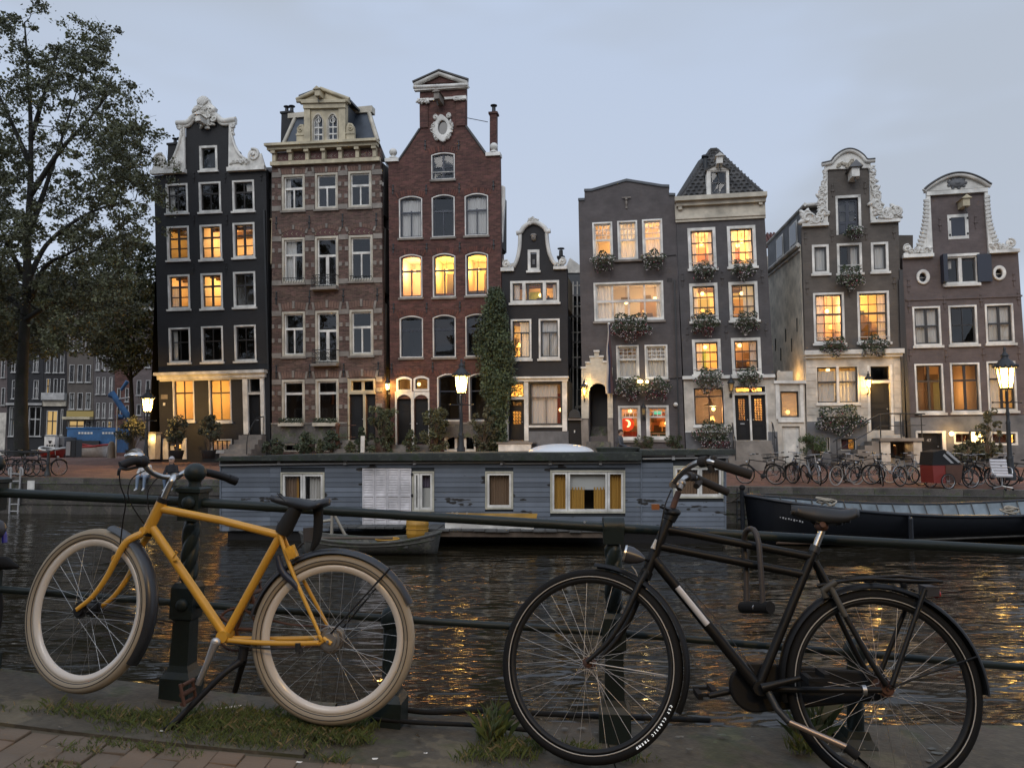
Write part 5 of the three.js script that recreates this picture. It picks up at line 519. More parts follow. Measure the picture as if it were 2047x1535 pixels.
const slope=Math.atan2(b2[1]- b1[1],D);for(let r=0;r<rows;r++){const t=(r+0.02)/ rows,a=V(...b1).lerp(V(...b2),t),c=V(...c1).lerp(V(...c2),t),n=Math.max(2,Math.round(a.distanceTo(c)/ 0.235));for(let i=0;i<n;i++){const p=a.clone().lerp(c,(i+0.5)/ n),m=part('roof_tile',geo,ms[Math.floor(rng()*4)],roof);m.position.copy(p);m.position.z +=0.015;m.rotation.set(slope-Math.PI/2,0,Math.atan2(c.y-a.y,c.x-a.x)+ rr(-0.02,0.02));}}
new GB().tube(curve([b1,V(...b1).lerp(V(...b2),0.5).add(V(0,-0.06,0)),b2],8),0.09,6).tube(curve([c1,V(...c1).lerp(V(...c2),0.5).add(V(0,-0.06,0)),c2],8),0.09,6).tube([b2,c2],0.12,6).put('ridge_tile',ms[1],roof);}
{const c=H.at(1411,322,-1),g=new GB();g.tube([[c[0],c[1]- 0.3,-1.4],[c[0],c[1]+ 0.35,-1.4]],0.1,10);g.lathe([[0.001,0.2],[0.16,0.16],[0.16,0.05],[0.001,0.05]],c[0],c[1]+ 0.25,-1.4,12);g.put('flue_pipe',M.iron,H.g);}
H.holes.length=0;H.o.ln=0.02;H.o.sl=[340,-0.02,390,-0.03];H.win(1420.5,343,1453,390,{fr:0.02,fm:M.white,sash:0.05,sm:M.dark,bar:0.035,rows:[[0.5,2],[0.5,2,0,1]],sill:false,z:0.02,zf:0.05});H.wall([[1413,392],[1458.5,390.5],[1457.5,340],[1413.5,342]],M.white,{z0:-0.1,z1:0.06,name:'dormer_front'});H.poly('dormer_pediment',[[1412,342],[1435.5,330],[1459,340]],-0.1,0.1,M.white,0.01);{const a=H.at(1413,392),b=H.at(1458,340);new GB().rect(a[0],a[1],a[0]+ 0.08,b[1],-1.6,-0.102).rect(b[0]- 0.08,a[1],b[0],b[1],-1.6,-0.102).put('dormer_side',M.white,H.g);new GB().rect(a[0]+ 0.085,a[1],b[0]- 0.085,b[1],-0.6,-0.55).put('room',M.roomdark,H.g);}new GB().qp(H.pts([[1410,343],[1410,340.5],[1435.5,327],[1435.5,330]]),-1.8,0.16).qp(H.pts([[1435.5,330],[1435.5,327],[1461,339],[1461,342]]),-1.8,0.16).put('dormer_roof',M.tile,H.g);H.hoist(1437,330,0.7,M.white);H.o.ln=0.045;H.o.sl=[450,-0.05,850,-0.012];
H.anchors([[1365,560],[1444,556],[1524,553],[1374,668],[1452,664],[1532,660]],M.h6,0.55);
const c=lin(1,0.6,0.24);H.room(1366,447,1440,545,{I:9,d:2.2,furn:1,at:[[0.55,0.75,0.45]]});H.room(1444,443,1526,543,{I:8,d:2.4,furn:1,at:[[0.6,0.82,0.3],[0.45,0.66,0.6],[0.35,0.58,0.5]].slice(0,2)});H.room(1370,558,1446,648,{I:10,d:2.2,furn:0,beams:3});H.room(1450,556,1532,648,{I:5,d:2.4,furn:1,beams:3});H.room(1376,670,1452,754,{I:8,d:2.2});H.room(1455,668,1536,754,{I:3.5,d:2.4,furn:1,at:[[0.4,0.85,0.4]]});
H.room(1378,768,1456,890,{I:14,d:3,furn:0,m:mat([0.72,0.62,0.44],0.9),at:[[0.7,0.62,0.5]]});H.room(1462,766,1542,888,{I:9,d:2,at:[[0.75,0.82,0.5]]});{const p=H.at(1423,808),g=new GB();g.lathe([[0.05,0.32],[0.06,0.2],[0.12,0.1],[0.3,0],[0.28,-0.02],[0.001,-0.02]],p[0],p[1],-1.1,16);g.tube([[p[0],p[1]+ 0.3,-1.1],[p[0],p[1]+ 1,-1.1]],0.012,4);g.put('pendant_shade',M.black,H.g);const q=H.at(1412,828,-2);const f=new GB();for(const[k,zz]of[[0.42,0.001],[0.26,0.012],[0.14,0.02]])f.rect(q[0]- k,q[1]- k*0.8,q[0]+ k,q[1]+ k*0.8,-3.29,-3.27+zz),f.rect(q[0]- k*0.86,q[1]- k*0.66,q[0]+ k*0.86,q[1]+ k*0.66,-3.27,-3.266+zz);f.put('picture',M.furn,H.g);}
const d=H.at(1502,880);for(let i=0;i<6;i++)new GB().rect(d[0]- 0.75 -(i>3?0.3:0),-0.2,d[0]+ 0.8 +(i>3?0.3:0),d[1]- 0.02-0.16*i,0.06+0.27*i,0.33+0.27*i).put('step',M.stone,H.g);for(const s of[-0.78,0.84])new GB().tube(curve([[d[0]+ s,d[1]+ 0.75,0.1],[d[0]+ s,d[1]+ 0.65,0.5],[d[0]+ s,d[1]+ 0.1,1.1],[d[0]+ s,d[1]+ 0.1,1.45],[d[0]+ s,d[1]- 0.9,1.5]],16),0.022,6).tube([[d[0]+ s,d[1]+ 0.7,0.3],[d[0]+ s,d[1]- 0.2,0.4]],0.016,5).tube([[d[0]+ s,d[1]+ 0.35,0.85],[d[0]+ s,d[1]- 0.6,0.9]],0.016,5).put('stair_rail',M.iron,H.g);
}
{// ------------------------------------------------ H7 brown neck gable over white ground floor
const H=new House('canal_house','brown canal house with white carved neck gable, white ground floor and stoop',1606,{sl:[450,-0.05,800,-0.01],ln:0.028,off:0.05});
H.door(1676,396,1716.5,468,{z:-0.14,m:M.navy,glass:[[0.1,0.07,0.42,0.33],[0.1,0.37,0.42,0.62],[0.58,0.07,0.9,0.33],[0.58,0.37,0.9,0.62]],panels:[[0.06,0.68,0.46,0.96],[0.54,0.68,0.94,0.96]]});H.bar('window_frame',1671.5,392,1675.7,470,-0.14,0.03,M.white);H.bar('window_frame',1716.8,390,1722,466,-0.14,0.03,M.white);H.bar('window_frame',1671,390.5,1721,395.6,-0.14,0.03,M.white);
const s={fr:0.1,sash:0.06,rows:[[1,1]]};H.win(1624,489,1658,547,{...s,cur:[CUR.full]});H.win(1742,484,1777,543,{...s,cur:[CUR.full]});H.win(1674,486,1724,546,{...s,rows:[[1,2]],bar:0.12,cur:[[0.52,0.98,0.02,0.98]],rail:0.75});
const w={fr:0.09,sash:0.05,bar:0.028,rows:[[0.22,3],[0.2,3,0,1],[0.2,3,0,3],[0.2,3,0,1],[0.18,3,0,1]],rail:0.9};H.win(1627,585,1689,686,{...w,cur:[[0.02,0.36,0.02,0.98]]});H.win(1715,582,1779,684,{...w,cur:[[0.66,0.97,0.02,0.98]]});
H.win(1633,732,1717,806,{fr:0.03,sash:0.05,rows:[[0.42,2],[0.58,2]],bar:0.04,mid:1,cur:[[0.03,0.48,0.12,0.98],[0.52,0.97,0.12,0.98]]});H.bar('mullion',1673,733,1678,805,-0.15,0.05,M.white);
H.win(1740,731,1779.5,761,{fr:0.02,sash:0.04,rows:[[1,1]],sill:false});H.door(1741,766,1781,860,{panels:[[0.15,0.05,0.85,0.42],[0.15,0.52,0.85,0.6],[0.15,0.66,0.85,0.95]]});H.bar('door_transom',1738,761.3,1782,765.6,-0.15,0.05,M.white);H.bar('door_post',1735,731,1739.7,862,-0.15,0.04,M.white);H.bar('door_post',1780.5,729,1785.5,861,-0.15,0.04,M.white);
H.win(1681,876,1712,900,{fr:0.02,rows:[[1,1]],sill:false});H.win(1654,874,1660,902,{fr:0.02,rows:[[1,1]],sill:false});H.win(1760,883,1810,916,{fr:0.06,fm:M.dark,sash:0.05,rows:[[1,2]],mid:3,bar:0.05,sill:false});
H.wall([[1603,454],[1655,449],[1654,339],[1738,336],[1740,443],[1797,441],[1804,702],[1611,706]],M.h7);H.wall([[1611,706.5],[1804,702.5],[1812,935],[1614,935]],M.whitewall,{z1:0.02,name:'ground_floor_wall'});H.wall([[1613,834.5],[1733,833.5],[1735,935],[1614,935]],M.grey,{z0:0.022,z1:0.04,name:'plinth'});H.bar('plinth',1788,833,1809,868,0.022,0.04,M.grey);H.body(1606,1795,452,935,395,M.h7,M.tile,8);
H.bar('cornice_moulding',1607,700,1805,709,0.022,0.3,M.white);H.bar('cornice_moulding',1609,709.3,1803,715,0.022,0.16,M.white);
for(let y=722;y<832;y +=13.5)for(const[a,b]of[[1611,1631],[1719.5,1734],[1786.5,1806]])H.bar('rusticated_block',a +(y-722)*0.02,y,b +(y-722)*0.02,y+12.6,0.023,0.045,M.whitewall);
const P=[];for(let i=0;i<=14;i++){const t=i/14,x=lerp(1661,1731,t);P.push([x,lerp(328,324,t)- 22*Math.sin(Math.PI*t)**0.8]);}H.poly('gable_crown',[[1651,340.5],[1651,329],...P,[1740,324.5],[1741,337]],-0.25,0.1,M.white,0.02);const edge=[[1642,331.5],[1658,328],...P.map((p)=>[p[0],p[1]- 1]),[1734,324],[1748,323]];H.mould('crown_cornice',edge,0.1,0.14,M.white);H.mould('crown_cornice',edge.map((p)=>[p[0],p[1]- 2.2]),0.05,0.2,M.dark);H.carve('relief',[[1672,334],[1684,328],[1694,332],[1702,325],[1710,331],[1718,329]],18,0.1,0.1,M.plasterwarm,0.11);
H.poly('gable_strip',[[1643,452],[1648,335],[1654,335],[1655,449],[1643,452]],0.003,0.1,M.white,0.01);H.poly('gable_strip',[[1738,333],[1743,333],[1751,446],[1740,443]],0.003,0.1,M.white,0.01);H.bar('gable_foot',1603,448,1656,453.5,0.002,0.2,M.white);H.bar('gable_foot',1740,440,1798.5,446,0.002,0.2,M.white);
H.carve('gable_carving',[[1649,340],[1646,365],[1643,385],[1642,395],[1640,408],[1644,420],[1640,432],[1632,440],[1620,440],[1609,436],[1612,427]],44,0.13,0.22,M.white,0.07);H.carve('gable_carving',[[1742,338],[1745,362],[1748,380],[1752,390],[1748,404],[1756,415],[1762,428],[1772,432],[1785,433],[1791,422],[1780,420]],44,0.13,0.22,M.white,0.07);H.volute(1612,430,6.5,1,M.white,0.08);H.volute(1786,424,8,-1,M.white,0.08);H.volute(1646,394,5,1,M.white,0.08);H.volute(1750,388,6,-1,M.white,0.08);
{const c=H.at(1703,352),g=new GB();g.rect(c[0]- 0.15,c[1]- 0.26,c[0]+ 0.15,c[1]+ 0.12,0.003,0.75);const b=g.put('hoist_beam',M.white,H.g);new GB().qp([[c[0]- 0.27,c[1]+ 0.123],[c[0]+ 0.27,c[1]+ 0.123],[c[0],c[1]+ 0.42],[c[0],c[1]+ 0.42]],0.003,0.88).put('hoist_roof',M.grey,b);new GB().tube([[c[0],c[1]- 0.26,0.6],[c[0],c[1]- 0.46,0.6]],0.025,5).put('hook',M.iron,b);}
H.anchors([[1665,382],[1730,376],[1611,477],[1664,472],[1732,468],[1788,465],[1614,576],[1700,584],[1788,566]],M.h7,0.5);
H.room(1660,388,1730,474,{d:1.5});H.room(1614,478,1790,556,{d:1.8});H.room(1618,575,1698,696,{I:11,d:2.4,furn:1,at:[[0.65,0.7,0.5]]});H.room(1702,573,1790,694,{I:7,d:2.4,furn:2,at:[[0.3,0.8,0.35]]});H.room(1622,726,1726,812,{I:1.2,d:2,at:[[0.5,0.92,0.3]]});H.room(1732,726,1788,866,{d:1.4});H.room(1752,880,1815,924,{I:4,d:1.6,furn:2});H.room(1645,872,1722,905,{I:0.6,d:1.2});
{const a=H.at(1742,871),b=H.at(1826,876),y=b[1];const c=new GB();c.rect(a[0],y-0.12,b[0],y,0.06,1.35);const lp=c.put('stoop_platform',M.stone,H.g);new GB().rect(b[0]- 0.35,-0.3,b[0]- 0.05,y-0.123,0.06,1.25).rect(a[0]+ 0.05,-0.3,a[0]+ 0.4,y-0.123,0.06,1.25).put('stoop_pier',M.whitewall,H.g);for(let i=0;i<6;i++)new GB().rect(a[0]- 0.27*(i+1),-0.3,a[0]- 0.27*i-0.002,y-0.17*(i+1)+ 0.05,0.06,1.2).put('step',M.stone,H.g);
const r=new GB();for(const z of[1.28]){const e=[a[0]- 1.75,y-0.1,z];r.tube(curve([[b[0]+ 0.1,y+0.95,z],[a[0]+ 0.1,y+0.95,z],[a[0]- 0.1,y+0.88,z],[a[0]- 1.6,y-0.05,z],[e[0],y-0.15,z]],18),0.026,6);r.tube([[b[0]+ 0.1,y+0.5,z],[a[0]+ 0.05,y+0.48,z],[a[0]- 1.6,y-0.48,z]],0.018,5);for(const x of[a[0]+ 0.05,(a[0]+ b[0])/ 2,b[0]- 0.04])r.tube([[x,y,z],[x,y+0.95,z]],0.022,6);r.tube([[a[0]- 1.6,y-1.1,z],[a[0]- 1.6,y-0.05,z]],0.022,6);}r.tube([[b[0]+ 0.1,y+0.95,0.05],[b[0]+ 0.1,y+0.95,1.28]],0.022,5);r.put('stair_rail',M.iron,H.g);}
H.bar('drain_pipe',1800,560,1805,872,0.03,0.14,M.dark);
}
{
const H=new House('house_extension','pale plastered alley wall with a roof dormer beside the brown neck gable house',1603,{off:0.0,cat:'house',group:null,sl:[300,0,800,0]});
const A=H.at(1604,484),B=H.at(1610,905),D=9,x0=A[0]- 0.02,x1=A[0]+ 0.2;
const back=onPlane(1546,553,35,-0.2);const w=new GB();const L=2.0,yT=A[1]- 0.05;const pA=[x0,0,-0.35],pB=[x0-0.9,0,-8];
w.quad([pB[0],0,pB[2]],[pA[0],0,pA[2]],[pA[0],yT,pA[2]],[pB[0],yT+0.1,pB[2]]).quad([pA[0],0,pA[2]],[pA[0]+ 0.22,0,pA[2]],[pA[0]+ 0.22,yT,pA[2]],[pA[0],yT,pA[2]]).quad([pA[0],yT,pA[2]],[pA[0]+ 0.22,yT,pA[2]],[pB[0]+ 0.22,yT+0.1,pB[2]],[pB[0],yT+0.1,pB[2]]);w.put('wall',mat([0.85,0.77,0.62],0.8,{map:T.worn}),H.g);
new GB().tube([[pA[0]- 0.08,yT+0.02,pA[2]],[pB[0]- 0.08,yT+0.12,pB[2]]],0.11,4).tube([[pA[0]- 0.03,yT-0.2,pA[2]],[pB[0]- 0.03,yT-0.1,pB[2]]],0.06,4).put('cornice',M.white,H.g);
{const P=(t,y)=>[lerp(pA[0],pB[0],t)+ 0.25,y,lerp(pA[2],pB[2],t)],d=new GB(),y1=yT+0.15,y2=yT+1.75;d.quad(P(0.85,y1),P(0.06,y1),P(0.06,y2),P(0.85,y2));d.quad(P(0.06,y1),[P(0.06,y1)[0]+ 2,y1,P(0.06,y1)[2]],[P(0.06,y1)[0]+ 2,y2,P(0.06,y1)[2]],P(0.06,y2));const dr=d.put('dormer_wall',M.grey,H.g);const e=new GB(),ro=new GB();for(const[a,b]of[[0.15,0.32],[0.45,0.62]]){const m=(t,y)=>{const p=P(t,y);p[0]-=0.03;return p;};const n=(t,y)=>{const p=P(t,y);p[0]-=0.05;return p;};new GB().quad(m(b,y1+0.25),m(a,y1+0.25),m(a,y2-0.25),m(b,y2-0.25)).put('window',M.white,dr);new GB().quad(n(b-0.02,y1+0.35),n(a+0.02,y1+0.35),n(a+0.02,y2-0.33),n(b-0.02,y2-0.33)).put('pane',M.darkglass,dr);}ro.quad(P(0.9,y2),P(0.02,y2),[P(0.02,0)[0]+ 2.2,y2+0.1,P(0.02,0)[2]],[P(0.9,0)[0]+ 2.2,y2+0.1,P(0.9,0)[2]]);ro.tube([P(0.92,y2+0.05),P(0,y2+0.05)],0.1,4).tube([P(0.02,y2+0.05),[P(0,0)[0]+ 2,y2+0.12,P(0.02,0)[2]]],0.1,4);ro.put('dormer_roof',M.white,dr);}
for(let i=0;i<7;i++){const t=0.1+i*0.12,x=lerp(pA[0],pB[0],t)- 0.02,z=lerp(pA[2],pB[2],t),y=yT*(i%2?0.55:0.62)- i*0.1;new GB().tube([[x,y,z],[x,y+0.6,z+0.05]],0.025,4).put('wall_anchor',M.iron,H.g);}
}
{
const H=new House('alley_annex','low white annex with frosted window above a plain white door',1552,{off:0.04,cat:'house',group:null,sl:[700,0,900,0],ln:0.03});
H.win(1561,782,1597,834,{fr:0.03,fm:M.dark,sash:0.03,rows:[[1,1]],sill:true,silm:M.white,gm:M.frost});H.door(1565,852,1600,925,{m:M.white,panels:[[0.08,0.04,0.92,0.97]]});
H.wall([[1549,765],[1609,765],[1613,940],[1555,940]],M.whitewall);H.bar('cornice_moulding',1547,761,1611,767,-0.25,0.14,M.white);H.bar('string_course',1556,838,1608,844,0.002,0.09,M.white);H.bar('pilaster',1551,768,1559,838,0.002,0.06,M.white);H.bar('pilaster',1600,768,1607,838,0.002,0.06,M.white);
H.room(1556,776,1602,842,{I:0.9,d:1.3,at:[[0.55,0.3,0.6]]});{const a=H.at(1549,765),b=H.at(1609,765);new GB().rect(a[0],a[1]- 0.06,b[0],a[1],-3,-0.305).put('roof',M.grey,H.g);const p=new GB().ball((a[0]+ b[0])/ 2+0.1,a[1]+ 0.25,-1.1,0.07,1,1.3,1);const pl=p.put('roof_lamp',M.bulb,H.g);lamp(H.g,(a[0]+ b[0])/ 2+0.1,a[1]+ 0.25,-1.1,5,WARM,5);new GB().rect(b[0]- 0.6,a[1]+ 0.002,b[0]- 0.5,a[1]+ 0.55,-1.7,-0.8).rect(a[0]+ 0.25,a[1]+ 0.002,a[0]+ 0.35,a[1]+ 0.6,-1.7,-0.8).put('roof_upstand',M.whitewall,H.g);new GB().rect(a[0]+ 0.2,a[1]+ 0.002,b[0]- 0.35,a[1]+ 0.55,-0.8,-0.72).put('roof_parapet',M.whitewall,H.g);}
}
{// ------------------------------------------------ H8 brown house with bow pediment
const H=new House('canal_house','brown canal house with arched pediment and two small oval windows, rightmost of row',1809,{sl:[500,-0.05,830,-0.005],ln:0.05,off:0.02});
H.win(1895.5,428.5,1937,478,{fr:0.13,sash:0,rows:[[1,1]],nopane:1,sill:false});H.bar('shutter',1900,433,1932,474,-0.1,0.0,M.navy);for(const[x,y]of[[1898,439],[1898,470],[1933,436],[1933.5,467]])H.bar('hinge',x,y-2,x+3.5,y+2,0.022,0.04,M.black);
H.win(1887,513,1955,566,{fr:0.06,sash:0.06,rows:[[1,2]],bar:0.04,cur:[[0.08,0.3,0.02,0.4]]});H.bar('mullion',1916.5,513,1923.5,566,-0.15,0.03,M.white);H.bar('shutter',1880.5,512,1889,567,0.03,0.42,M.navy);H.bar('shutter',1953,509,1981,564,0.06,0.14,M.navy);H.bar('window_head',1883,508,1957,513,0.002,0.1,M.white);H.bar('window_sill',1886,568,1960,573,0.03,0.14,M.white);
for(const[x,y]of[[1845.7,554],[1998,546]]){const o=[],i2=[];for(let i=0;i<24;i++){const a=i/24*6.283;o.push([x+Math.cos(a)*13.5,y+Math.sin(a)*15]);i2.push([x-1+Math.cos(a)*7,y+1+Math.sin(a)*9]);}const h=H.pts(i2);H.holes.push(h);new GB().ext(H.pts(o).reverse(),-0.1,0.09,0.03,[h]).put('oval_surround',M.white,H.g);new GB().ext(H.pts(i2).reverse(),-0.18,-0.16,0).put('oval_pane',M.darkglass,H.g);const c=H.at(x,y);new GB().tube([[c[0]- 0.2,c[1],-0.14],[c[0]+ 0.2,c[1],-0.14]],0.02,4).put('glazing_bar',M.white,H.g);}
const w={fr:0.075,sash:0.06,rows:[[0.5,2],[0.5,2]],bar:0.045,mid:2};H.win(1826,612.5,1882,691,{...w,cur:[[0.04,0.96,0.02,0.92]]});H.win(1898,610,1955,688.5,{...w,bar:0.025,mid:1});H.win(1971,607,2028,686,{...w,cur:[[0.04,0.96,0.02,0.92]]});
const g={fr:0.07,sash:0.05,rows:[[0.34,2],[0.66,2]],bar:0.045,mid:2};H.win(1830.5,727,1888,825,g);H.win(1902,725,1961,824,{...g});H.win(1975,722,2033,821,{...g,cur:[[0.04,0.48,0.02,0.98]]});
{const c=H.at(1856,882.5);part('house_number',glyph('47',0.11,0.02).translate(c[0],c[1],-0.155),M.pipe0,H.g);}H.door(1836,866,1884,915,{panels:[[0.05,0.05,0.95,0.45],[0.05,0.52,0.95,0.97]]});H.bar('door_frame',1832,862,1836,915,-0.1,0.04,M.white);H.bar('door_frame',1884.3,862,1891,915,-0.1,0.08,M.white);H.bar('door_frame',1832,861,1891,865.6,-0.1,0.06,M.white);
const b={fr:0.08,sash:0.04,rows:[[1,3]],bar:0.05,sill:false};H.win(1907,863,1958,888,b);H.win(1981,863,2036,890,b);
H.wall([[1804.6,514],[1864,508],[1859,389],[1968,382],[1975,505],[2036,500],[2058,829],[1818,834]],M.h8);H.wall([[1818,834.5],[2058,829.5],[2062,940],[1822,940]],M.grey,{z1:0.03,name:'plinth'});H.body(1809,2030,516,940,400,M.h8,M.redtile,8);
const P=[];for(let i=0;i<=14;i++){const t=i/14;P.push([lerp(1850,1975,t),lerp(381,373,t)- 25*Math.sin(Math.PI*t)**0.9]);}H.poly('pediment',[[1850,383],...P,[1975,375]],-0.25,0.04,M.white,0);H.bar('pediment_base',1851,381.5,1973,389,0.003,0.16,M.white);const e=[[1846,384],...P.map((p)=>[p[0],p[1]- 1]),[1979,374]];H.mould('pediment_cornice',e,0.1,0.14,M.white);H.mould('pediment_cornice',e.map((p)=>[p[0],p[1]- 2.5]),0.05,0.22,M.dark);{const c=H.at(1913,367),k=new GB().ball(c[0],c[1],0.06,0.26,1.25,0.75,0.4,14).ball(c[0],c[1],0.12,0.12,1.2,0.8,0.6,10);for(let i=0;i<9;i++){const a=i*0.7;k.ball(c[0]+ Math.cos(a)*0.33,c[1]+ Math.sin(a)*0.2,0.06,0.07,1,1,0.6,6);}k.put('plaque',M.grey,H.g);}
H.poly('gable_strip',[[1852,513],[1851,385],[1858.5,385],[1864.5,510]],0.003,0.12,M.white,0.01);H.poly('gable_strip',[[1966.5,378],[1973,378],[1984,503],[1975.5,505]],0.003,0.12,M.white,0.01);H.bar('gable_foot',1804,509.5,1865,516,0.002,0.22,M.white);H.bar('gable_foot',1975,501,2036,507,0.002,0.22,M.white);
for(let i=0;i<13;i++){const t=i/12,a=H.at(lerp(1851,1836,t**2.4),lerp(402,497,t)),c=H.at(lerp(1973.5,1992,t**2.4),lerp(394,489,t)),k=0.6+0.4*t;for(const[p,s]of[[a,-1],[c,1]])new GB().tube(curve([[p[0]- s*0.1,p[1]- 0.05,0.05],[p[0]+ s*0.06*k,p[1]- 0.02,0.07],[p[0]+ s*0.13*k,p[1]+ 0.06,0.07]],5),[0.1,0.1,0.09,0.075,0.05,0.02],6).ball(p[0]- s*0.02,p[1]+ 0.03,0.1,0.07,1.2,0.8,0.7,7).put('gable_crocket',M.white,H.g);}
H.poly('gable_scroll',[[1864,511],[1858,400],[1852,400],[1851,440],[1848,465],[1839,488],[1826,501],[1806,507],[1806,512]],0.003,0.1,M.white,0.02);H.poly('gable_scroll',[[1975,504],[1967,393],[1973,393],[1977,432],[1982,458],[1990,481],[2003,493],[2034,498],[2034,503]],0.003,0.1,M.white,0.02);H.carve('gable_carving',[[1858,500],[1846,503],[1830,505],[1816,504]],12,0.14,0.12,M.white,0.11);H.carve('gable_carving',[[1984,494],[1998,496],[2012,496]],12,0.14,0.12,M.white,0.11);H.volute(1813,497,8.5,1,M.white,0.1);H.volute(2020,487,10,-1,M.white,0.1);H.hoist(1922,412,0.6,M.cream2);
H.bar('string_course',1811,594,2044,597.5,0.002,0.05,M.h8);H.anchors([[1880,450],[1951,445],[1817,572],[2028,560],[1818,613],[1889,606],[1962,602],[2037,598],[1820,710],[1892,712],[1967,708],[2038,706]],M.h8,0.5);
H.room(1816,600,2044,700,{d:2.2});H.room(1880,504,1966,574,{d:1.6});H.room(1824,716,1966,834,{I:3,d:3.2,furn:5,at:[[0.35,0.72,0.3],[0.75,0.5,0.4]],m:mat([0.45,0.34,0.22],0.9)});H.room(1969,714,2044,832,{I:2.2,d:2.6,furn:2,at:[[0.3,0.55,0.4]]});H.room(1900,860,1972,898,{I:5,d:1.4,at:[[0.7,0.55,0.7]]});H.room(1976,860,2042,898,{I:4.5,d:1.4,furn:1});
H.bar('drain_pipe',1807,540,1814,930,-0.05,0.1,M.dark);{const p=H.at(1899,867),k=new GB().ball(p[0],p[1],0.24,0.09,1,1,1,12);k.put('globe_lamp',M.bulb2,H.g);new GB().tube([[p[0],p[1],0.03],[p[0],p[1],0.2]],0.02,5).put('lamp_arm',M.iron,H.g);lamp(H.g,p[0],p[1],0.24,1.6,WARM,4);const q=H.at(1951,874);const bx=new GB().rect(q[0]- 0.2,q[1]- 0.2,q[0]+ 0.2,q[1]+ 0.2,0.16,0.3).put('flood_light',M.bulb2,H.g);new GB().rect(q[0]- 0.24,q[1]- 0.24,q[0]+ 0.24,q[1]+ 0.24,0.03,0.155).put('lamp_housing',M.iron,H.g);lamp(H.g,q[0],q[1],0.23,3.5,lin(1,0.66,0.28),8);}
}
// ================================================================ what shows between and beyond the houses
{const fill=(name,label,px0,px1,top,base,back,m,cat='wall')=>{const H=new House(name,label,px0,{off:-back,cat,group:null,sl:[300,-0.03,900,0]});H.wall([[px0,base],[px0,top],[px1,top],[px1,base]],m,{z0:-1.2});return H;};
let H=fill('party_wall','dark narrow wall between the black scroll gabled house and the banded brick house',526,548,398,925,0.9,M.h1);H.bar('parapet',526,334,548,397.6,-1,-0.02,M.grey);H.bar('drain_pipe',538,400,541,900,0.02,0.12,M.iron);
H=fill('party_wall','dark narrow wall with drain pipe between the banded brick house and the red brick house',752,790,380,925,0.9,M.dark);H.bar('drain_pipe',768,385,772.5,905,0.6,0.72,M.iron);H.bar('gutter_box',765,375,777,382,0.55,0.8,M.white);
H=fill('party_wall','dark brown wall strip between the two brown canal houses at the right',1790,1826,470,930,0.6,M.h7);H.bar('vent_box',1797,538,1807,556,0.02,0.16,M.white);
H=fill('rear_building','pale gabled rear building seen high in the alley behind the bell gable house',1128,1172,545,925,6,M.slate,'house');H.poly('gable',[[1126,546],[1140,516],[1172,540],[1172,546]],-0.3,0.1,M.white,0);for(const y of[600,640,690,738]){H.bar('landing',1145,y,1168,y+3.5,0.1,1.6,M.grey);H.bar('rail_bar',1145,y-18,1168,y-16.5,1.5,1.6,M.white);}for(const x of[1146,1152,1160])H.bar('stair_post',x,575,x+1.8,830,1.45,1.6,M.white);H.win(1156,605,1163,644,{fr:0.05,sash:0,rows:[[1,1]]});H.win(1152,778,1164,812,{fr:0.04,sash:0.03,sm:M.dark,rows:[[0.5,2],[0.5,2]]});H.room(1150,600,1170,650,{I:2,d:1});H.room(1148,772,1170,818,{I:3,d:1});H.poly('stair_string',[[1132,585],[1138,583],[1166,650],[1160,655]],1.3,1.5,M.black,0);
H=fill('alley_gate','low dark gate with rounded hood in the alley left of the white stepped porch',1137,1163,836,925,0.0,M.black,'gate');H.poly('gate_hood',[[1138,836],[1140,825],[1146,819],[1153,818],[1160,825],[1162,836]],-0.3,0.25,M.iron,0.01);H.bar('gate_lintel',1136,836,1165,840,0.002,0.2,M.stone);H.bar('handle',1148,860,1150,865,0.002,0.08,M.white);
H=fill('rear_house','low white house with red tiled roof in the gap left of the pale alley wall',1526,1570,512,760,9,M.whitewall,'house');{const a=H.at(1518,498),b=H.at(1600,498),c=H.at(1518,450),g=new GB();g.quad([a[0],a[1],0.1],[b[0],a[1],0.1],[b[0],c[1],-2],[a[0],c[1],-2]);const r=g.put('roof',M.redtile,H.g);for(let i=0;i<12;i++){const x=lerp(a[0],b[0],i/12);new GB().tube([[x,a[1]+ 0.03,0.14],[x,c[1]+ 0.03,-1.96]],0.07,6).put('tile_row',M.redtile,r);}H.bar('dormer',1538,496,1566,514,0.12,0.6,M.white);H.bar('dormer_window',1552,500,1564,510,0.6,0.62,M.lampglow);new GB().tube([[b[0]- 1.9,c[1],-2],[b[0]- 1.9,c[1]+ 1.3,-2]],0.03,4).ball(b[0]- 1.9,c[1]+ 1.3,-2,0.14).tube([[b[0]- 2.2,c[1]+ 0.6,-2],[b[0]- 1.6,c[1]+ 0.6,-2]],0.02,4).put('antenna',M.iron,H.g);}
}
M.winfar=mat([0.5,0.48,0.45],0.6,{map:T.worn});
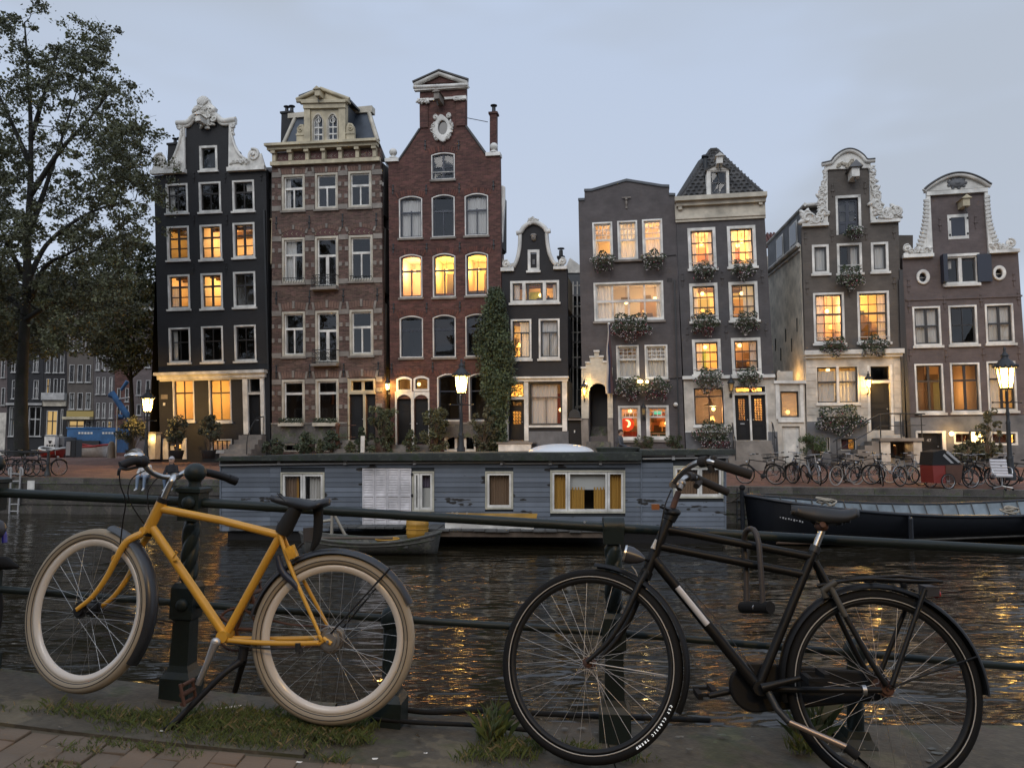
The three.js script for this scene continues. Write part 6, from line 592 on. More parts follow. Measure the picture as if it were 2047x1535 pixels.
{
const FZ=72,FBt=0.12,far=(label,x0,x1,top,wm,rowsW,ground)=>{
const p0=onPlane(x0,900,FZ,FBt);p0.y=0;const t=thing('far_house',label,'house',p0,Math.atan(FBt),'houses round the bend of the canal'),u=V(1,0,-FBt).normalize(),at=(x,y)=>{const q=onPlane(x,y,FZ,FBt).sub(p0);return[q.x*u.x+q.z*u.z,q.y];},holes=[],R=(a,b,c,d)=>{const A=at(a,d),B=at(c,b);return[[A[0],A[1]],[B[0],A[1]],[B[0],B[1]],[A[0],B[1]]];};
const W=(a,b,c,d,o={})=>{const k=1.2,q=R(a,b,c,d);holes.push(q);const w=new GB().ext(q,-0.2,0.05,0,[R(a+k,b+k,c-k,d-k)]).put('window',M.winfar,t);const s=new GB(),my=at(0,lerp(b,d,0.42))[1],mx=(q[0][0]+ q[1][0])/ 2;s.rect(q[0][0],my-0.05,q[1][0],my+0.05,-0.14,-0.05).rect(mx-0.04,q[0][1],mx+0.04,q[2][1],-0.14,-0.06);s.put('sash',o.w?M.winfar:M.dark,w);const g=q.map((p)=>[...p,-0.12]);new GB().quad(...g).put('pane',o.lit?M.litfar:o.cur?M.blind:M.glass,w);const e=at(a-1,d+1.6),f=at(c+1,d);new GB().rect(e[0],e[1],f[0],f[1],0,0.16).put('sill',M.winfar,w);};
rowsW.forEach((r)=>W(...r));(ground||(()=>{}))({W,R,at,t,holes});const o=[at(x0,930),at(x1,930),at(x1,top),at(x0,top)];new GB().ext(o,-0.3,0,0,holes).put('wall',wm,t);const a=o[0],b=o[2];new GB().rect(a[0],a[1],b[0],b[1],-7,-1.6).put('rear_wall',M.roomdark,t);new GB().qp([[a[0],b[1]],[b[0],b[1]],[lerp(a[0],b[0],0.6),b[1]+ 2.2],[lerp(a[0],b[0],0.4),b[1]+ 2.2]],-7,-0.2).put('roof',M.tile,t);new GB().rect(a[0]- 0.1,b[1]- 0.35,b[0]+ 0.1,b[1]+ 0.002,0.01,0.35).put('cornice',M.winfar,t);return t;};
M.litfar=new THREE.MeshStandardMaterial({color:0x000000,emissive:lin(1,0.66,0.26),emissiveIntensity:0.55});M.lityellow=new THREE.MeshStandardMaterial({color:0x000000,emissive:lin(1,0.78,0.3),emissiveIntensity:0.22});
const rows=(xs,ys,w,o)=>ys.flatMap((y)=>xs.map((x,i)=>[x,y[0],x+w,y[1],typeof o==='function'?o(i,y):o]));
far('far house with white ground floor at the left border behind the big tree trunk',-40,13,600,M.h8,rows([-30,-14,1],[[655,690],[715,755],[775,810]],9),({R,at,t,W})=>{new GB().ext(R(-40,825,13,930),0.003,0.12,0).put('ground_floor',M.whitewall,t);});
far('narrow dark far house with tall white french windows, just right of the big tree trunk',13.3,85.5,596,M.h1,rows([22,43,65],[[660,695],[708,744],[760,797]],12,{w:1}),({W,R,t})=>{new GB().ext(R(13.5,806,85.5,810),0.003,0.3,0).put('cornice',M.winfar,t);W(55,813,82,872,{w:1});W(16,813,30,872,{cur:1});W(36,813,50,872);});
far('dark grey far house over a lit white shopfront with curved balcony',86,132.5,590,M.h4,rows([91,105.5,119],[[662,697],[707,745],[757,790]],9.5,(i,y)=>({lit:i===0&&y[0]===757,cur:y[0]===707})),({W,R,t})=>{new GB().ext(R(85.8,786,133,800),0.004,0.5,0.02).put('balcony',M.winfar,t);new GB().ext(R(86,801,132.5,812),0.003,0.2,0).put('fascia',M.cream,t);W(91,821,115,870,{lit:1});W(119,818,126,870,{cur:1});});
far('brown far house with a yellow lit shop awning',133,186,606,M.h7,rows([137,153.5,170],[[666,702],[729,764],[785,818]],11.5,(i,y)=>({cur:y[0]===785&&i!==1})),({W,R,t})=>{new GB().ext(R(132,834,187,839),0.1,0.9,0.02).put('awning',M.cream2,t);new GB().ext(R(133.2,822,186,833),0.003,0.15,0).put('fascia',M.lityellow,t);W(136,841,168,864,{lit:1});W(170,841,184,860,{cur:1});});
far('grey far house with pairs of slim white framed windows left of the blue crane',186.5,228,598,M.h5,rows([191,203,217],[[665,700],[711,740],[754,788],[805,836]],8,{w:1}),({W})=>{W(214,842,223,856,{lit:1});W(192,842,198,860);W(203,842,209,860);});
far('red brick far house partly hidden behind the small quay tree',228.4,262,610,M.h3,rows([233,249],[[690,720],[776,803],[810,835]],8));
far('far house with white balcony rails right of the small quay tree',262.4,330,615,M.h8,rows([272,290,305],[[700,735],[760,790],[808,830]],10),({R,t})=>{for(let i=0;i<14;i++)new GB().ext(R(274+i*3,786,274.8+i*3,804),0.3,0.36,0).put('baluster',M.winfar,t);});
}
// ================================================================ bicycles
function wheel(parent,c,axis,R,o={}){
const g=new THREE.Group();g.name='wheel';g.position.copy(c);g.quaternion.setFromUnitVectors(V(0,0,1),axis.clone().normalize());parent.add(g);
const tr=o.tr??0.02,seg=o.seg??48,rad=o.rad??10;
part('tyre',new GB().add(new THREE.TorusGeometry(R-tr,tr,rad,seg)).geo(),o.tyre||M.rubber,g);
const r1=R-tr*1.7,rd=o.rim??0.016,rw=o.rw??0.012;const prof=[[r1-rd,-rw*0.35],[r1-rd,rw*0.35],[r1-rd*0.5,rw],[r1,rw*1.05],[r1,-rw*1.05],[r1-rd*0.5,-rw],[r1-rd,-rw*0.35]];
part('rim',new GB().lathe(prof,0,0,0,seg,rotM(Math.PI/2,0,0)).geo(),o.rimMat||M.steel,g);
if(o.seam)part('tyre_seam',new GB().add(new THREE.TorusGeometry(R-tr*1.62,0.0032,5,seg),new THREE.Matrix4().makeTranslation(0,0,tr*0.62)).add(new THREE.TorusGeometry(R-tr*1.05,0.0016,5,seg),new THREE.Matrix4().makeTranslation(0,0,tr)).geo(),M.iron,g);if(o.line){const L=new GB();for(const s of[-1,1])L.add(new THREE.TorusGeometry(R-tr*1.55,0.0022,4,seg),new THREE.Matrix4().makeTranslation(0,0,s*tr*0.88));part('reflective_line',L.geo(),o.line,g);}
const hr=o.hub??0.02,hw=o.hw??0.045;part('hub',new GB().add(new THREE.CylinderGeometry(hr*0.7,hr*0.7,hw*2,12),rotM(Math.PI/2,0,0)).add(new THREE.CylinderGeometry(hr,hr,0.006,16),new THREE.Matrix4().makeTranslation(0,0,hw*0.7).multiply(rotM(Math.PI/2,0,0))).add(new THREE.CylinderGeometry(hr,hr,0.006,16),new THREE.Matrix4().makeTranslation(0,0,-hw*0.7).multiply(rotM(Math.PI/2,0,0))).add(new THREE.CylinderGeometry(0.006,0.006,hw*2.6,8),rotM(Math.PI/2,0,0)).geo(),o.hubMat||M.steel,g);
const n=o.spokes??32,sr=o.sr??0.00085;if(o.single){for(let i=0;i<n;i++){const a=i/n*6.283+0.05,s=i%2?1:-1,b=a +(i%4<2?1:-1)*0.95;part('spoke',new GB().tube([[Math.cos(b)*hr*0.95,Math.sin(b)*hr*0.95,s*hw*0.7],[Math.cos(a)*(r1-rd),Math.sin(a)*(r1-rd),s*0.003]],sr,4,false,false).geo(),o.spokeMat||M.chrome,g);}}
else{const S=new GB();for(let i=0;i<n;i++){const a=i/n*6.283,s=i%2?1:-1,b=a +(i%4<2?1:-1)*0.9;S.tube([[Math.cos(b)*hr,Math.sin(b)*hr,s*hw*0.7],[Math.cos(a)*(r1-rd),Math.sin(a)*(r1-rd),0]],sr,3,false,false);}part('spokes',S.geo(),o.spokeMat||M.steel,g);}
return g;
}
function mudguard(parent,c,axis,R,a0,a1,m,w=0.026,name='mudguard'){
const G=new GB(),N=36,K=8,P=(i,k,t)=>{const a=lerp(a0,a1,i/N),q=(k/K-0.5)*2.6,r=R+w*(Math.cos(q)- 0.6)*0.8-t,z=Math.sin(q)*w;return[Math.cos(a)*r,Math.sin(a)*r,z];};
for(let i=0;i<N;i++)for(let k=0;k<K;k++){G.quad(P(i,k,0),P(i,k+1,0),P(i+1,k+1,0),P(i+1,k,0));G.quad(P(i+1,k,0.002),P(i+1,k+1,0.002),P(i,k+1,0.002),P(i,k,0.002));}
const m2=part(name,smoothN(G.geo()),m,parent);m2.position.copy(c);m2.quaternion.setFromUnitVectors(V(0,0,1),axis.clone().normalize());return m2;
}
function smoothN(g){const p=g.attributes.position,n=g.attributes.normal,map=new Map(),key=(i)=>Math.round(p.getX(i)*4000)+ ',' + Math.round(p.getY(i)*4000)+ ',' + Math.round(p.getZ(i)*4000);for(let i=0;i<p.count;i++){const k=key(i);let v=map.get(k);if(!v)map.set(k,v=[0,0,0]);v[0]+=n.getX(i);v[1]+=n.getY(i);v[2]+=n.getZ(i);}for(let i=0;i<p.count;i++){const v=map.get(key(i)),l=Math.hypot(...v)||1;n.setXYZ(i,v[0]/ l,v[1]/ l,v[2]/ l);}return g;}
function saddle(parent,nose,tail,up,side,wN,wT,h,m,name='saddle',sag=0.012){
const S=[];for(let i=0;i<=18;i++){const t=i/18,w=lerp(wN,wT,Math.pow(smooth(0.25,1,t),0.9))*(t<0.06?Math.sqrt(t/0.06)*0.8+0.2:t>0.9?Math.sqrt(Math.max(0,1 -(t-0.9)/ 0.1))*0.85+0.15:1),c=nose.clone().lerp(tail,t).addScaledVector(up,-sag*Math.sin(Math.PI*t)+ 0.018*smooth(0.7,1,t));const hh=h*(0.6+0.4*Math.sin(Math.PI*t));const ring=[];for(let k=0;k<=10;k++){const a=Math.PI*k/10;ring.push(c.clone().addScaledVector(side,Math.cos(a)*w).addScaledVector(up,Math.pow(Math.sin(a),0.7)*hh-h).toArray());}for(let k=1;k<10;k++){const a=Math.PI*(1-k/10);ring.push(c.clone().addScaledVector(side,Math.cos(a+Math.PI)*-w*-0.9).addScaledVector(up,-h*1.05-0.004).toArray());}S.push(ring.slice(0,11));}
const G=new GB();for(let i=0;i<18;i++){for(let k=0;k<10;k++)G.quad(S[i][k],S[i][k+1],S[i+1][k+1],S[i+1][k]);G.quad(S[i][0],S[i+1][0],S[i+1][10],S[i][10]);}for(const[i]of[[0],[18]])for(let k=1;k<10;k++)G.tri(S[i][0],S[i][k],S[i][k+1]);
return part(name,smoothN(G.geo()),m,parent);
}
const rel=(o,ps)=>ps.map((p)=>p.clone().sub(o.position));
M.steelold=mat([0.25,0.22,0.19],0.4,{metalness:0.9});
{// ------------------------------------------------ yellow bicycle in the foreground
const A=3.11,B=-0.085,LN=0.05,nrm=V(B,LN,1).normalize();
const base=onPlane(665,1441,A,B,LN),t=thing('bicycle','yellow bicycle with thick cream tyres and black saddle, leaning on the canal railing','bicycle',base,0,'bicycles leaning on the near railing');
const P=(x,y,off=0)=>onPlane(x,y,A,B,LN).addScaledVector(nrm,off).sub(base);
const yel=mat([0.92,0.47,0.045],0.42,{clearcoat:0.25,clearcoatRoughness:0.35,map:T.worn}),blk=mat([0.012,0.012,0.013],0.5,{specularIntensity:0.5}),crm=mat([0.47,0.39,0.28],0.8,{map:T.worn}),wr=mat([0.62,0.56,0.48],0.22,{clearcoat:0.5,clearcoatRoughness:0.25});
const rh=P(665,1276),R=163/FOC*-(rh.z+base.z)*1.0,fh=P(174,1218);
const st=P(322,1003).sub(P(295,1060)).normalize(),fn=nrm.clone().applyAxisAngle(st,-0.27);
wheel(t,rh,nrm,R,{tr:0.0245,tyre:crm,seam:1,rim:0.031,rw:0.0125,rimMat:wr,single:1,spokes:32,hub:0.042,hw:0.055,hubMat:M.steel,seg:72});{const q=new THREE.Quaternion().setFromUnitVectors(V(0,0,1),nrm),G=new GB().add(new THREE.TorusGeometry(0.046,0.009,6,30),new THREE.Matrix4().compose(rh.clone().addScaledVector(nrm,0.03),q,V(1,1,0.5)));for(let i=0;i<9;i++){const a=i*0.698;G.tube([rh.clone().addScaledVector(nrm,0.03),rh.clone().add(V(Math.cos(a)*0.045,Math.sin(a)*0.045,0.03).applyQuaternion(q))],0.006,5);}G.put('hub_disc',M.steelold,t);}
wheel(t,fh,fn,R*0.985,{tr:0.0245,tyre:crm,seam:1,rim:0.031,rw:0.0125,rimMat:wr,single:1,spokes:32,hub:0.035,hw:0.05,hubMat:blk,seg:72});
mudguard(t,rh,nrm,R+0.012,0.42,2.9,mat([0.02,0.022,0.026],0.35),0.03);mudguard(t,fh,fn,R*0.985+0.012,-0.62,0.92,mat([0.02,0.022,0.026],0.35),0.033);mudguard(t,fh,fn,R*0.985+0.012,0.96,1.35,mat([0.05,0.055,0.06],0.35),0.033);
const hT=P(323,1004),hB=P(294,1062),bb=P(450,1270),sc=P(561,1068);
const F=new GB();F.tube([hT,hB],0.0225,16).tube([P(316,1016),P(440,1040),P(559,1070)],0.0165,14).tube([P(300,1050),bb],0.018,14).tube([sc.clone().lerp(bb,-0.03),bb],0.017,14);
const ax=nrm.clone();F.tube([bb.clone().addScaledVector(ax,-0.037),bb.clone().addScaledVector(ax,0.037)],0.024,16);
for(const s of[1,-1]){const o=(p,d)=>p.clone().addScaledVector(ax,d*s);F.tube(curve([o(P(456,1278),0.02),o(P(520,1281),0.038),o(P(610,1281),0.052),o(P(648,1279),0.06)],10),0.0105,10).tube(curve([o(sc,0.016),o(P(585,1130),0.032),o(P(648,1262),0.06)],8),[0.0085,0.0085,0.0085,0.0085,0.0085,0.008,0.008,0.0075,0.007],10);F.tube([o(P(646,1264),0.06),o(P(655,1276),0.06),o(P(646,1281),0.06)],0.0085,8);F.tube([o(P(655,1270),0.06),o(P(671,1281),0.06)],0.009,8);}
F.tube([P(586,1106,0.03),P(586,1106,-0.03)],0.008,8);F.put('frame',yel,t);
const K=new GB();for(const s of[1,-1]){const o=(p,d)=>p.clone().addScaledVector(fn,d*s),sh=(x,y)=>P(x,y).sub(P(170,1221)).add(fh);K.tube(curve([o(hB.clone().add(V(-0.005,-0.01,0)),0.02),o(P(270,1083),0.045),o(P(252,1118),0.055),o(P(236,1150),0.056),o(P(206,1192),0.056),o(fh,0.056)],20),Array.from({length:21},(_,i)=>lerp(0.016,0.0085,i/20)),12);}K.tube([hB.clone().addScaledVector(fn,-0.03),hB.clone().addScaledVector(fn,0.03)],0.017,10).tube(curve([P(256,1108,0.05),P(244,1108,0.06),P(240,1117,0.06),P(248,1124,0.05)],8),0.004,6);K.put('fork',yel,t);
new GB().tube([hT,hT.clone().addScaledVector(st,0.02)],0.024,14).tube([hB,hB.clone().addScaledVector(st,-0.014)],0.025,14).put('headset',blk,t);
const W3=(x,y,Z)=>atZ(x,y,Z).sub(base),bar=curve([W3(240,931,3.14),W3(268,921,3.18),W3(284,926,3.22),W3(298,941,3.28),W3(324,953,3.35),W3(352,953,3.4),W3(371,943,3.47),W3(398,942,3.53),W3(436,950,3.6),W3(472,962,3.66)],40);
new GB().tube(curve([hT.clone().addScaledVector(st,0.015),P(336,975),P(345,957),W3(349,951,3.39)],8),0.0135,12).tube([W3(346,952,3.37),W3(354,952,3.42)],0.0155,12).put('stem',M.chrome,t);const hb=new GB().tube(bar,0.0115,12).put('handlebar',M.chrome,t);
new GB().tube(bar.slice(0,8),0.0175,12).put('grip',blk,t);new GB().tube(bar.slice(28,41),0.018,12).tube(bar.slice(38),0.021,12).put('grip',blk,t);
new GB().tube([W3(263,913,3.2),W3(272,910,3.26),W3(276,910,3.3)],[0.027,0.03,0.02],14).ball(...W3(268,911,3.22).toArray(),0.034,1.2,0.55,1).put('bell',M.chrome,t);new GB().ball(...W3(283,922,3.22).toArray(),0.028,1.1,0.95,1).put('gear_shifter',blk,t);
new GB().tube(curve([W3(284,931,3.22),W3(255,938,3.16),W3(238,938,3.1),W3(236,950,3.1)],10),0.006,8).put('brake_lever',blk,t);const cab=new GB();cab.tube(curve([W3(237,938,3.11),W3(240,970,3.12),W3(250,1000,3.15),W3(245,1040,3.2),W3(238,1100,3.27)],24),0.0028,6).tube(curve([W3(300,935,3.3),W3(262,958,3.2),W3(255,990,3.2),W3(275,1030,3.25),W3(290,1050,3.3)],24),0.0025,6).tube(curve([W3(380,947,3.5),W3(330,945,3.36),W3(296,980,3.3),W3(300,1040,3.3)],20),0.0025,6);cab.put('brake_cable',blk,t);
new GB().tube(curve([P(563,1066),P(574,1047),P(592,1015),P(598,1006)],10),[0.03,0.034,0.036,0.034,0.033,0.031,0.03,0.028,0.026,0.022,0.02],14).put('seat_post',mat([0.014,0.014,0.014],0.85,{map:T.worn}),t);for(let i=0;i<5;i++){const p=P(565+i*6,1062-i*10.5);}
const up=P(600,980).sub(P(600,1000)).normalize();saddle(t,P(541,981),P(659,997),up,nrm,0.02,0.07,0.042,mat([0.012,0.012,0.014],0.42),'saddle',0.014);new GB().tube(curve([P(556,986,0.012),P(585,1010,0.018),P(612,1010,0.02),P(636,1000,0.03)],10),0.0035,6).tube(curve([P(556,986,-0.012),P(585,1010,-0.018),P(612,1010,-0.02),P(636,1000,-0.03)],10),0.0035,6).put('saddle_rail',M.iron,t);
new GB().add(new THREE.BoxGeometry(0.045,0.055,0.03),new THREE.Matrix4().makeTranslation(...P(617,1068).toArray()).multiply(rotM(0,0.3,0.05))).put('rear_lamp',M.lampcase,t);new GB().tube(curve([P(634,1003),P(636,1040),P(632,1080),P(622,1100)],8),[0.02,0.022,0.02,0.02,0.02,0.018,0.016,0.012,0.008],8).put('lock_bag',M.rubber,t);new GB().tube(curve([P(607,1085),P(598,1092),P(590,1104)],6),0.004,6).put('lamp_bracket',M.iron,t);
new GB().tube([P(668,1262,0.05),P(783,1134,0.03)],0.0038,6).tube([P(674,1264,-0.05),P(775,1144,-0.03)],0.0038,6).put('mudguard_stay',blk,t);{const e=fh.clone().add(V(0.32,-0.07,-0.06));new GB().tube([fh.clone().addScaledVector(fn,0.055),e.clone().addScaledVector(fn,0.03)],0.0038,6).tube([fh.clone().addScaledVector(fn,-0.055),e.clone().addScaledVector(fn,-0.03)],0.0038,6).put('mudguard_stay',blk,t);}
new GB().tube([P(444,1278,0.06),P(428,1320,0.064),P(411,1360,0.066)],[0.018,0.0125,0.0125],12).ball(...P(444,1279,0.06).toArray(),0.021,1,1,0.7).put('crank',mat([0.5,0.48,0.45],0.4,{metalness:0.9}),t);new GB().tube([P(456,1262,-0.06),P(480,1210,-0.062),P(488,1196,-0.062)],[0.016,0.012,0.012],10).put('crank',M.steel,t);
const pedal=(p)=>{const G=new GB();for(const d of[-0.03,0.03]){const q=p.clone().add(V(0,d*1.2,0));G.tube([q.clone().addScaledVector(nrm,-0.04),q.clone().addScaledVector(nrm,0.05)],0.008,6);}G.tube([p.clone().addScaledVector(nrm,-0.045),p.clone().addScaledVector(nrm,0.055)],0.01,8);for(const d of[-0.04,0.052]){const q=p.clone().addScaledVector(nrm,d);G.tube([q.clone().add(V(-0.008,0.042,0)),q.clone().add(V(0.012,-0.042,0))],0.007,6);}return G.put('pedal',M.rust,t);};pedal(P(403,1368,0.11));pedal(P(490,1190,-0.11));
{const c=P(462,1262,-0.045),G=new GB();G.add(new THREE.TorusGeometry(0.085,0.005,6,40),new THREE.Matrix4().compose(c,new THREE.Quaternion().setFromUnitVectors(V(0,0,1),nrm),V(1,1,1)));for(let i=0;i<5;i++){const a=i*1.2566,d=V(Math.cos(a),Math.sin(a),0).applyQuaternion(new THREE.Quaternion().setFromUnitVectors(V(0,0,1),nrm));G.tube([c,c.clone().addScaledVector(d,0.083)],0.008,6);}for(let i=0;i<40;i++){const a=i/40*6.283,d=V(Math.cos(a),Math.sin(a),0).applyQuaternion(new THREE.Quaternion().setFromUnitVectors(V(0,0,1),nrm));G.tube([c.clone().addScaledVector(d,0.085),c.clone().addScaledVector(d,0.094)],[0.005,0.002],4);}G.put('chainring',M.rust,t);new GB().tube(curve([P(470,1220,-0.045),P(560,1250,-0.045),P(668,1258,-0.045)],20),0.0045,5).tube(curve([P(462,1305,-0.045),P(560,1300,-0.045),P(660,1294,-0.045)],20),0.0045,5).put('chain',M.rust,t);}
new GB().tube([P(492,1283,0.01),P(487,1318,0.02)],0.02,8).tube(curve([P(487,1318,0.02),P(462,1338,0.06),P(415,1388,0.1),P(363,1448,0.17)],12),[0.018,0.016,0.014,0.013,0.0125,0.0125,0.0125,0.0125,0.0125,0.0125,0.0135,0.016,0.017],8).tube([P(487,1318,0),P(472,1352,-0.03),P(456,1390,-0.06)],[0.015,0.012,0.012],8).put('kickstand',blk,t);
new GB().tube([P(606,1279,0.06),P(606,1296,0.06)],0.012,8).tube([P(612,1300,0.06),P(610,1290,0.06)],0.009,6).put('gear_cable_clamp',M.iron,t);new GB().tube(curve([P(466,1282,0.045),P(530,1290,0.055),P(604,1290,0.062)],10),0.003,5).put('gear_cable',blk,t);
new GB().rect(0,0,0,0,0,0);new GB().tube([P(350,1114,0.02),P(360,1103,0.025),P(356,1100,0.03)],0.004,6).tube([P(352,1120,0.02),P(362,1118,0.03)],0.006,6).put('bottle_boss',yel,t);new GB().tube(curve([P(560,1110,0.03),P(570,1140,0.034),P(596,1165,0.04),P(602,1176,0.04)],10),[0.012,0.014,0.015,0.015,0.015,0.015,0.015,0.014,0.013,0.012,0.01],8).put('wheel_lock',M.navy,t);new GB().add(new THREE.BoxGeometry(0.035,0.05,0.03),new THREE.Matrix4().makeTranslation(...P(588,1102,0.03).toArray()).multiply(rotM(0,0,0.4))).put('brake_block',yel,t);
}
{// ------------------------------------------------ black roadster in the foreground
const A=3.051,B=-0.09,LN=0.2,nrm=V(B,LN,1).normalize();
const base=onPlane(1765,1562,A,B,LN),t=thing('bicycle','black roadster bicycle with twin top tubes and rear carrier, leaning on the railing at right','bicycle',base,0,'bicycles leaning on the near railing');
const P=(x,y,off=0)=>onPlane(x,y,A,B,LN).addScaledVector(nrm,off).sub(base);
const blk=mat([0.008,0.0075,0.007],0.48,{specularIntensity:0.55,map:T.worn}),tyre=mat([0.009,0.009,0.009],0.8,{specularIntensity:0.4}),line=mat([0.42,0.38,0.32],0.5),rimk=mat([0.012,0.012,0.012],0.5,{specularIntensity:0.5}),spk=mat([0.5,0.46,0.42],0.35,{metalness:1});
const rh=P(1765,1374),fh=P(1179,1325),st=P(1336,1037).sub(P(1290,1142)).normalize(),fn=nrm.clone().applyAxisAngle(st,-0.27),R=184/FOC*-(rh.z+base.z),Rf=180/FOC*-(fh.z+base.z);
wheel(t,rh,nrm,R,{tr:0.021,tyre,rim:0.02,rw:0.013,rimMat:rimk,single:1,spokes:36,hub:0.03,hw:0.05,hubMat:M.rust,spokeMat:spk,line,seg:80});wheel(t,fh,fn,Rf,{tr:0.021,tyre,rim:0.02,rw:0.013,rimMat:rimk,single:1,spokes:36,hub:0.02,hw:0.045,hubMat:M.rust,spokeMat:spk,line,seg:80});
{const w=t.children.filter((o)=>o.name==='wheel')[1],L=new GB(),s='CST CLASSIC TREND',rr0=Rf-0.016;for(let i=0;i<s.length;i++){if(s[i]===' ')continue;const a=-0.42-i*0.036,g=glyph(s[i],0.0088,0.001),bb=g.boundingBox;L.add(g,new THREE.Matrix4().makeTranslation(Math.cos(a)*rr0,Math.sin(a)*rr0,0.0195).multiply(rotM(0,0,a-Math.PI/2)).multiply(new THREE.Matrix4().makeTranslation(-(bb.max.x+bb.min.x)/ 2,-0.005,0)),true);}L.put('tyre_lettering',M.pipe,w);}
mudguard(t,rh,nrm,R+0.016,-0.06,3.3,blk,0.03);mudguard(t,fh,fn,Rf+0.016,-0.45,1.52,blk,0.03);
const hT=P(1337,1040),hB=P(1292,1146),bb=P(1516,1374),sc=P(1630,1096),F=new GB();
F.tube([hT,hB],0.0205,16).tube([P(1334,1058),P(1626,1114)],0.0165,14).tube([P(1320,1092),P(1604,1148)],0.0165,14).tube([P(1308,1118),bb],0.0215,14).tube([sc,bb],0.0175,14).tube([bb.clone().addScaledVector(nrm,-0.04),bb.clone().addScaledVector(nrm,0.04)],0.026,16);
for(const s of[1,-1]){const o=(p,d)=>p.clone().addScaledVector(nrm,d*s);F.tube(curve([o(P(1629,1122),0.018),o(P(1680,1225),0.045),o(P(1736,1330),0.062),o(P(1760,1366),0.062)],10),0.0105,10).tube(curve([o(P(1520,1375),0.02),o(P(1600,1376),0.048),o(P(1750,1376),0.062)],8),0.0115,10);}F.put('frame',blk,t);
const K=new GB();for(const s of[1,-1]){const o=(p,d)=>p.clone().addScaledVector(fn,d*s);K.tube(curve([o(hB,0.022),o(P(1282,1170),0.04),o(P(1252,1238),0.052),o(P(1228,1276),0.054),o(P(1205,1302),0.054),o(fh,0.054)],20),Array.from({length:21},(_,i)=>lerp(0.0145,0.0085,i/20)),12);}K.tube([hB.clone().addScaledVector(fn,-0.028),hB.clone().addScaledVector(fn,0.028)],0.016,10).put('fork',blk,t);
new GB().tube([hT,hT.clone().addScaledVector(st,0.03)],[0.026,0.03],14).ball(...hT.clone().addScaledVector(st,0.035).toArray(),0.033,1.1,0.6,1.1).put('headset',blk,t);new GB().tube([hB.clone().addScaledVector(st,0.01),hB.clone().addScaledVector(st,-0.02)],0.026,12).put('headset',blk,t);
const W3=(x,y,Z)=>atZ(x,y,Z).sub(base),Zc=3.22;new GB().tube(curve([hT.clone().addScaledVector(st,0.02),P(1347,1010),P(1357,983)],6),0.0125,12).put('stem',M.rust,t);const cl=P(1358,978);new GB().tube(curve([cl,W3(1362,965,Zc),W3(1350,970,Zc),W3(1345,967,Zc-0.01)],8),0.013,10).tube([W3(1345,969,Zc-0.03),W3(1346,969,Zc+0.03)],0.015,10).ball(...W3(1363,966,Zc).toArray(),0.018).put('stem_clamp',M.steelold,t);
const b1=curve([W3(1345,968,Zc),W3(1358,952,Zc-0.08),W3(1376,935,Zc-0.18),W3(1398,924,Zc-0.26),W3(1420,923,Zc-0.3),W3(1442,930,Zc-0.31),W3(1502,949,Zc-0.32)],40),b2=curve([W3(1345,969,Zc),W3(1357,962,Zc+0.06),W3(1372,954,Zc+0.15),W3(1385,953,Zc+0.22),W3(1412,965,Zc+0.26),W3(1455,984,Zc+0.28)],30);
new GB().tube(b1,0.0112,12).tube(b2,0.0112,12).put('handlebar',M.chrome,t);const gm=mat([0.018,0.015,0.013],0.85);new GB().tube(b1.slice(29),0.0185,14).put('grip',gm,t);new GB().tube(b2.slice(20),0.018,14).put('grip',gm,t);
new GB().tube(b1.slice(21,26),0.021,12).ball(...W3(1427,917,Zc-0.3).toArray(),0.014).tube([W3(1420,930,Zc-0.3),W3(1424,944,Zc-0.3)],0.013,8).put('brake_lever',gm,t);new GB().tube(b2.slice(13,19),0.02,12).tube([W3(1400,962,Zc+0.24),W3(1392,972,Zc+0.2)],0.014,8).put('brake_lever',gm,t);
new GB().tube(curve([W3(1342,980,Zc-0.02),W3(1330,1010,Zc-0.08),W3(1322,1050,Zc-0.1),W3(1312,1095,Zc-0.1)],16),0.003,6).put('brake_cable',blk,t);new GB().tube([P(1340,1022,0.02),P(1322,1016,0.03),P(1312,1014,0.05)],0.005,6).put('lever_bracket',blk,t);new GB().add(new THREE.BoxGeometry(0.03,0.022,0.02),new THREE.Matrix4().makeTranslation(...P(1308,1016,0.05).toArray())).put('reflector',mat([0.25,0.1,0.04],0.35),t);new GB().tube([P(1311,1080,0.035),P(1304,1098,0.035)],[0.006,0.01],6).put('front_sticker',M.white,t);
{const a=P(1250,1108,0.03),b=P(1288,1119,0.03);new GB().tube([a,a.clone().lerp(b,0.06),a.clone().lerp(b,0.3),a.clone().lerp(b,0.65),b],[0.031,0.036,0.035,0.026,0.008],18).put('head_lamp',mat([0.035,0.035,0.038],0.3),t);new GB().tube([a.clone().lerp(b,-0.1),a.clone().lerp(b,0.0)],[0.034,0.037],18).put('lamp_rim',M.chrome,t);new GB().tube(curve([P(1262,1132,0.02),P(1270,1142,0.02),P(1276,1160,0.02)],6),0.003,6).put('lamp_wire',M.steel,t);new GB().tube([b,P(1300,1120,0.01)],0.006,6).put('lamp_bracket',blk,t);}
new GB().tube([P(1353,1174,0.0185),P(1413,1248,0.0185)],0.0125,10).put('reflective_strip',mat([0.9,0.86,0.82],0.4,{map:T.worn}),t);
new GB().tube([P(1629,1098),P(1644,1060)],0.0135,14).put('seat_post',M.chrome,t);new GB().tube([P(1627,1104),P(1632,1092)],0.021,12).put('seat_clamp',M.iron,t);new GB().ball(...P(1643,1052).toArray(),0.022,1.2,1,1.4).tube([P(1640,1050,-0.04),P(1640,1050,0.04)],0.012,8).put('saddle_clamp',M.rust,t);
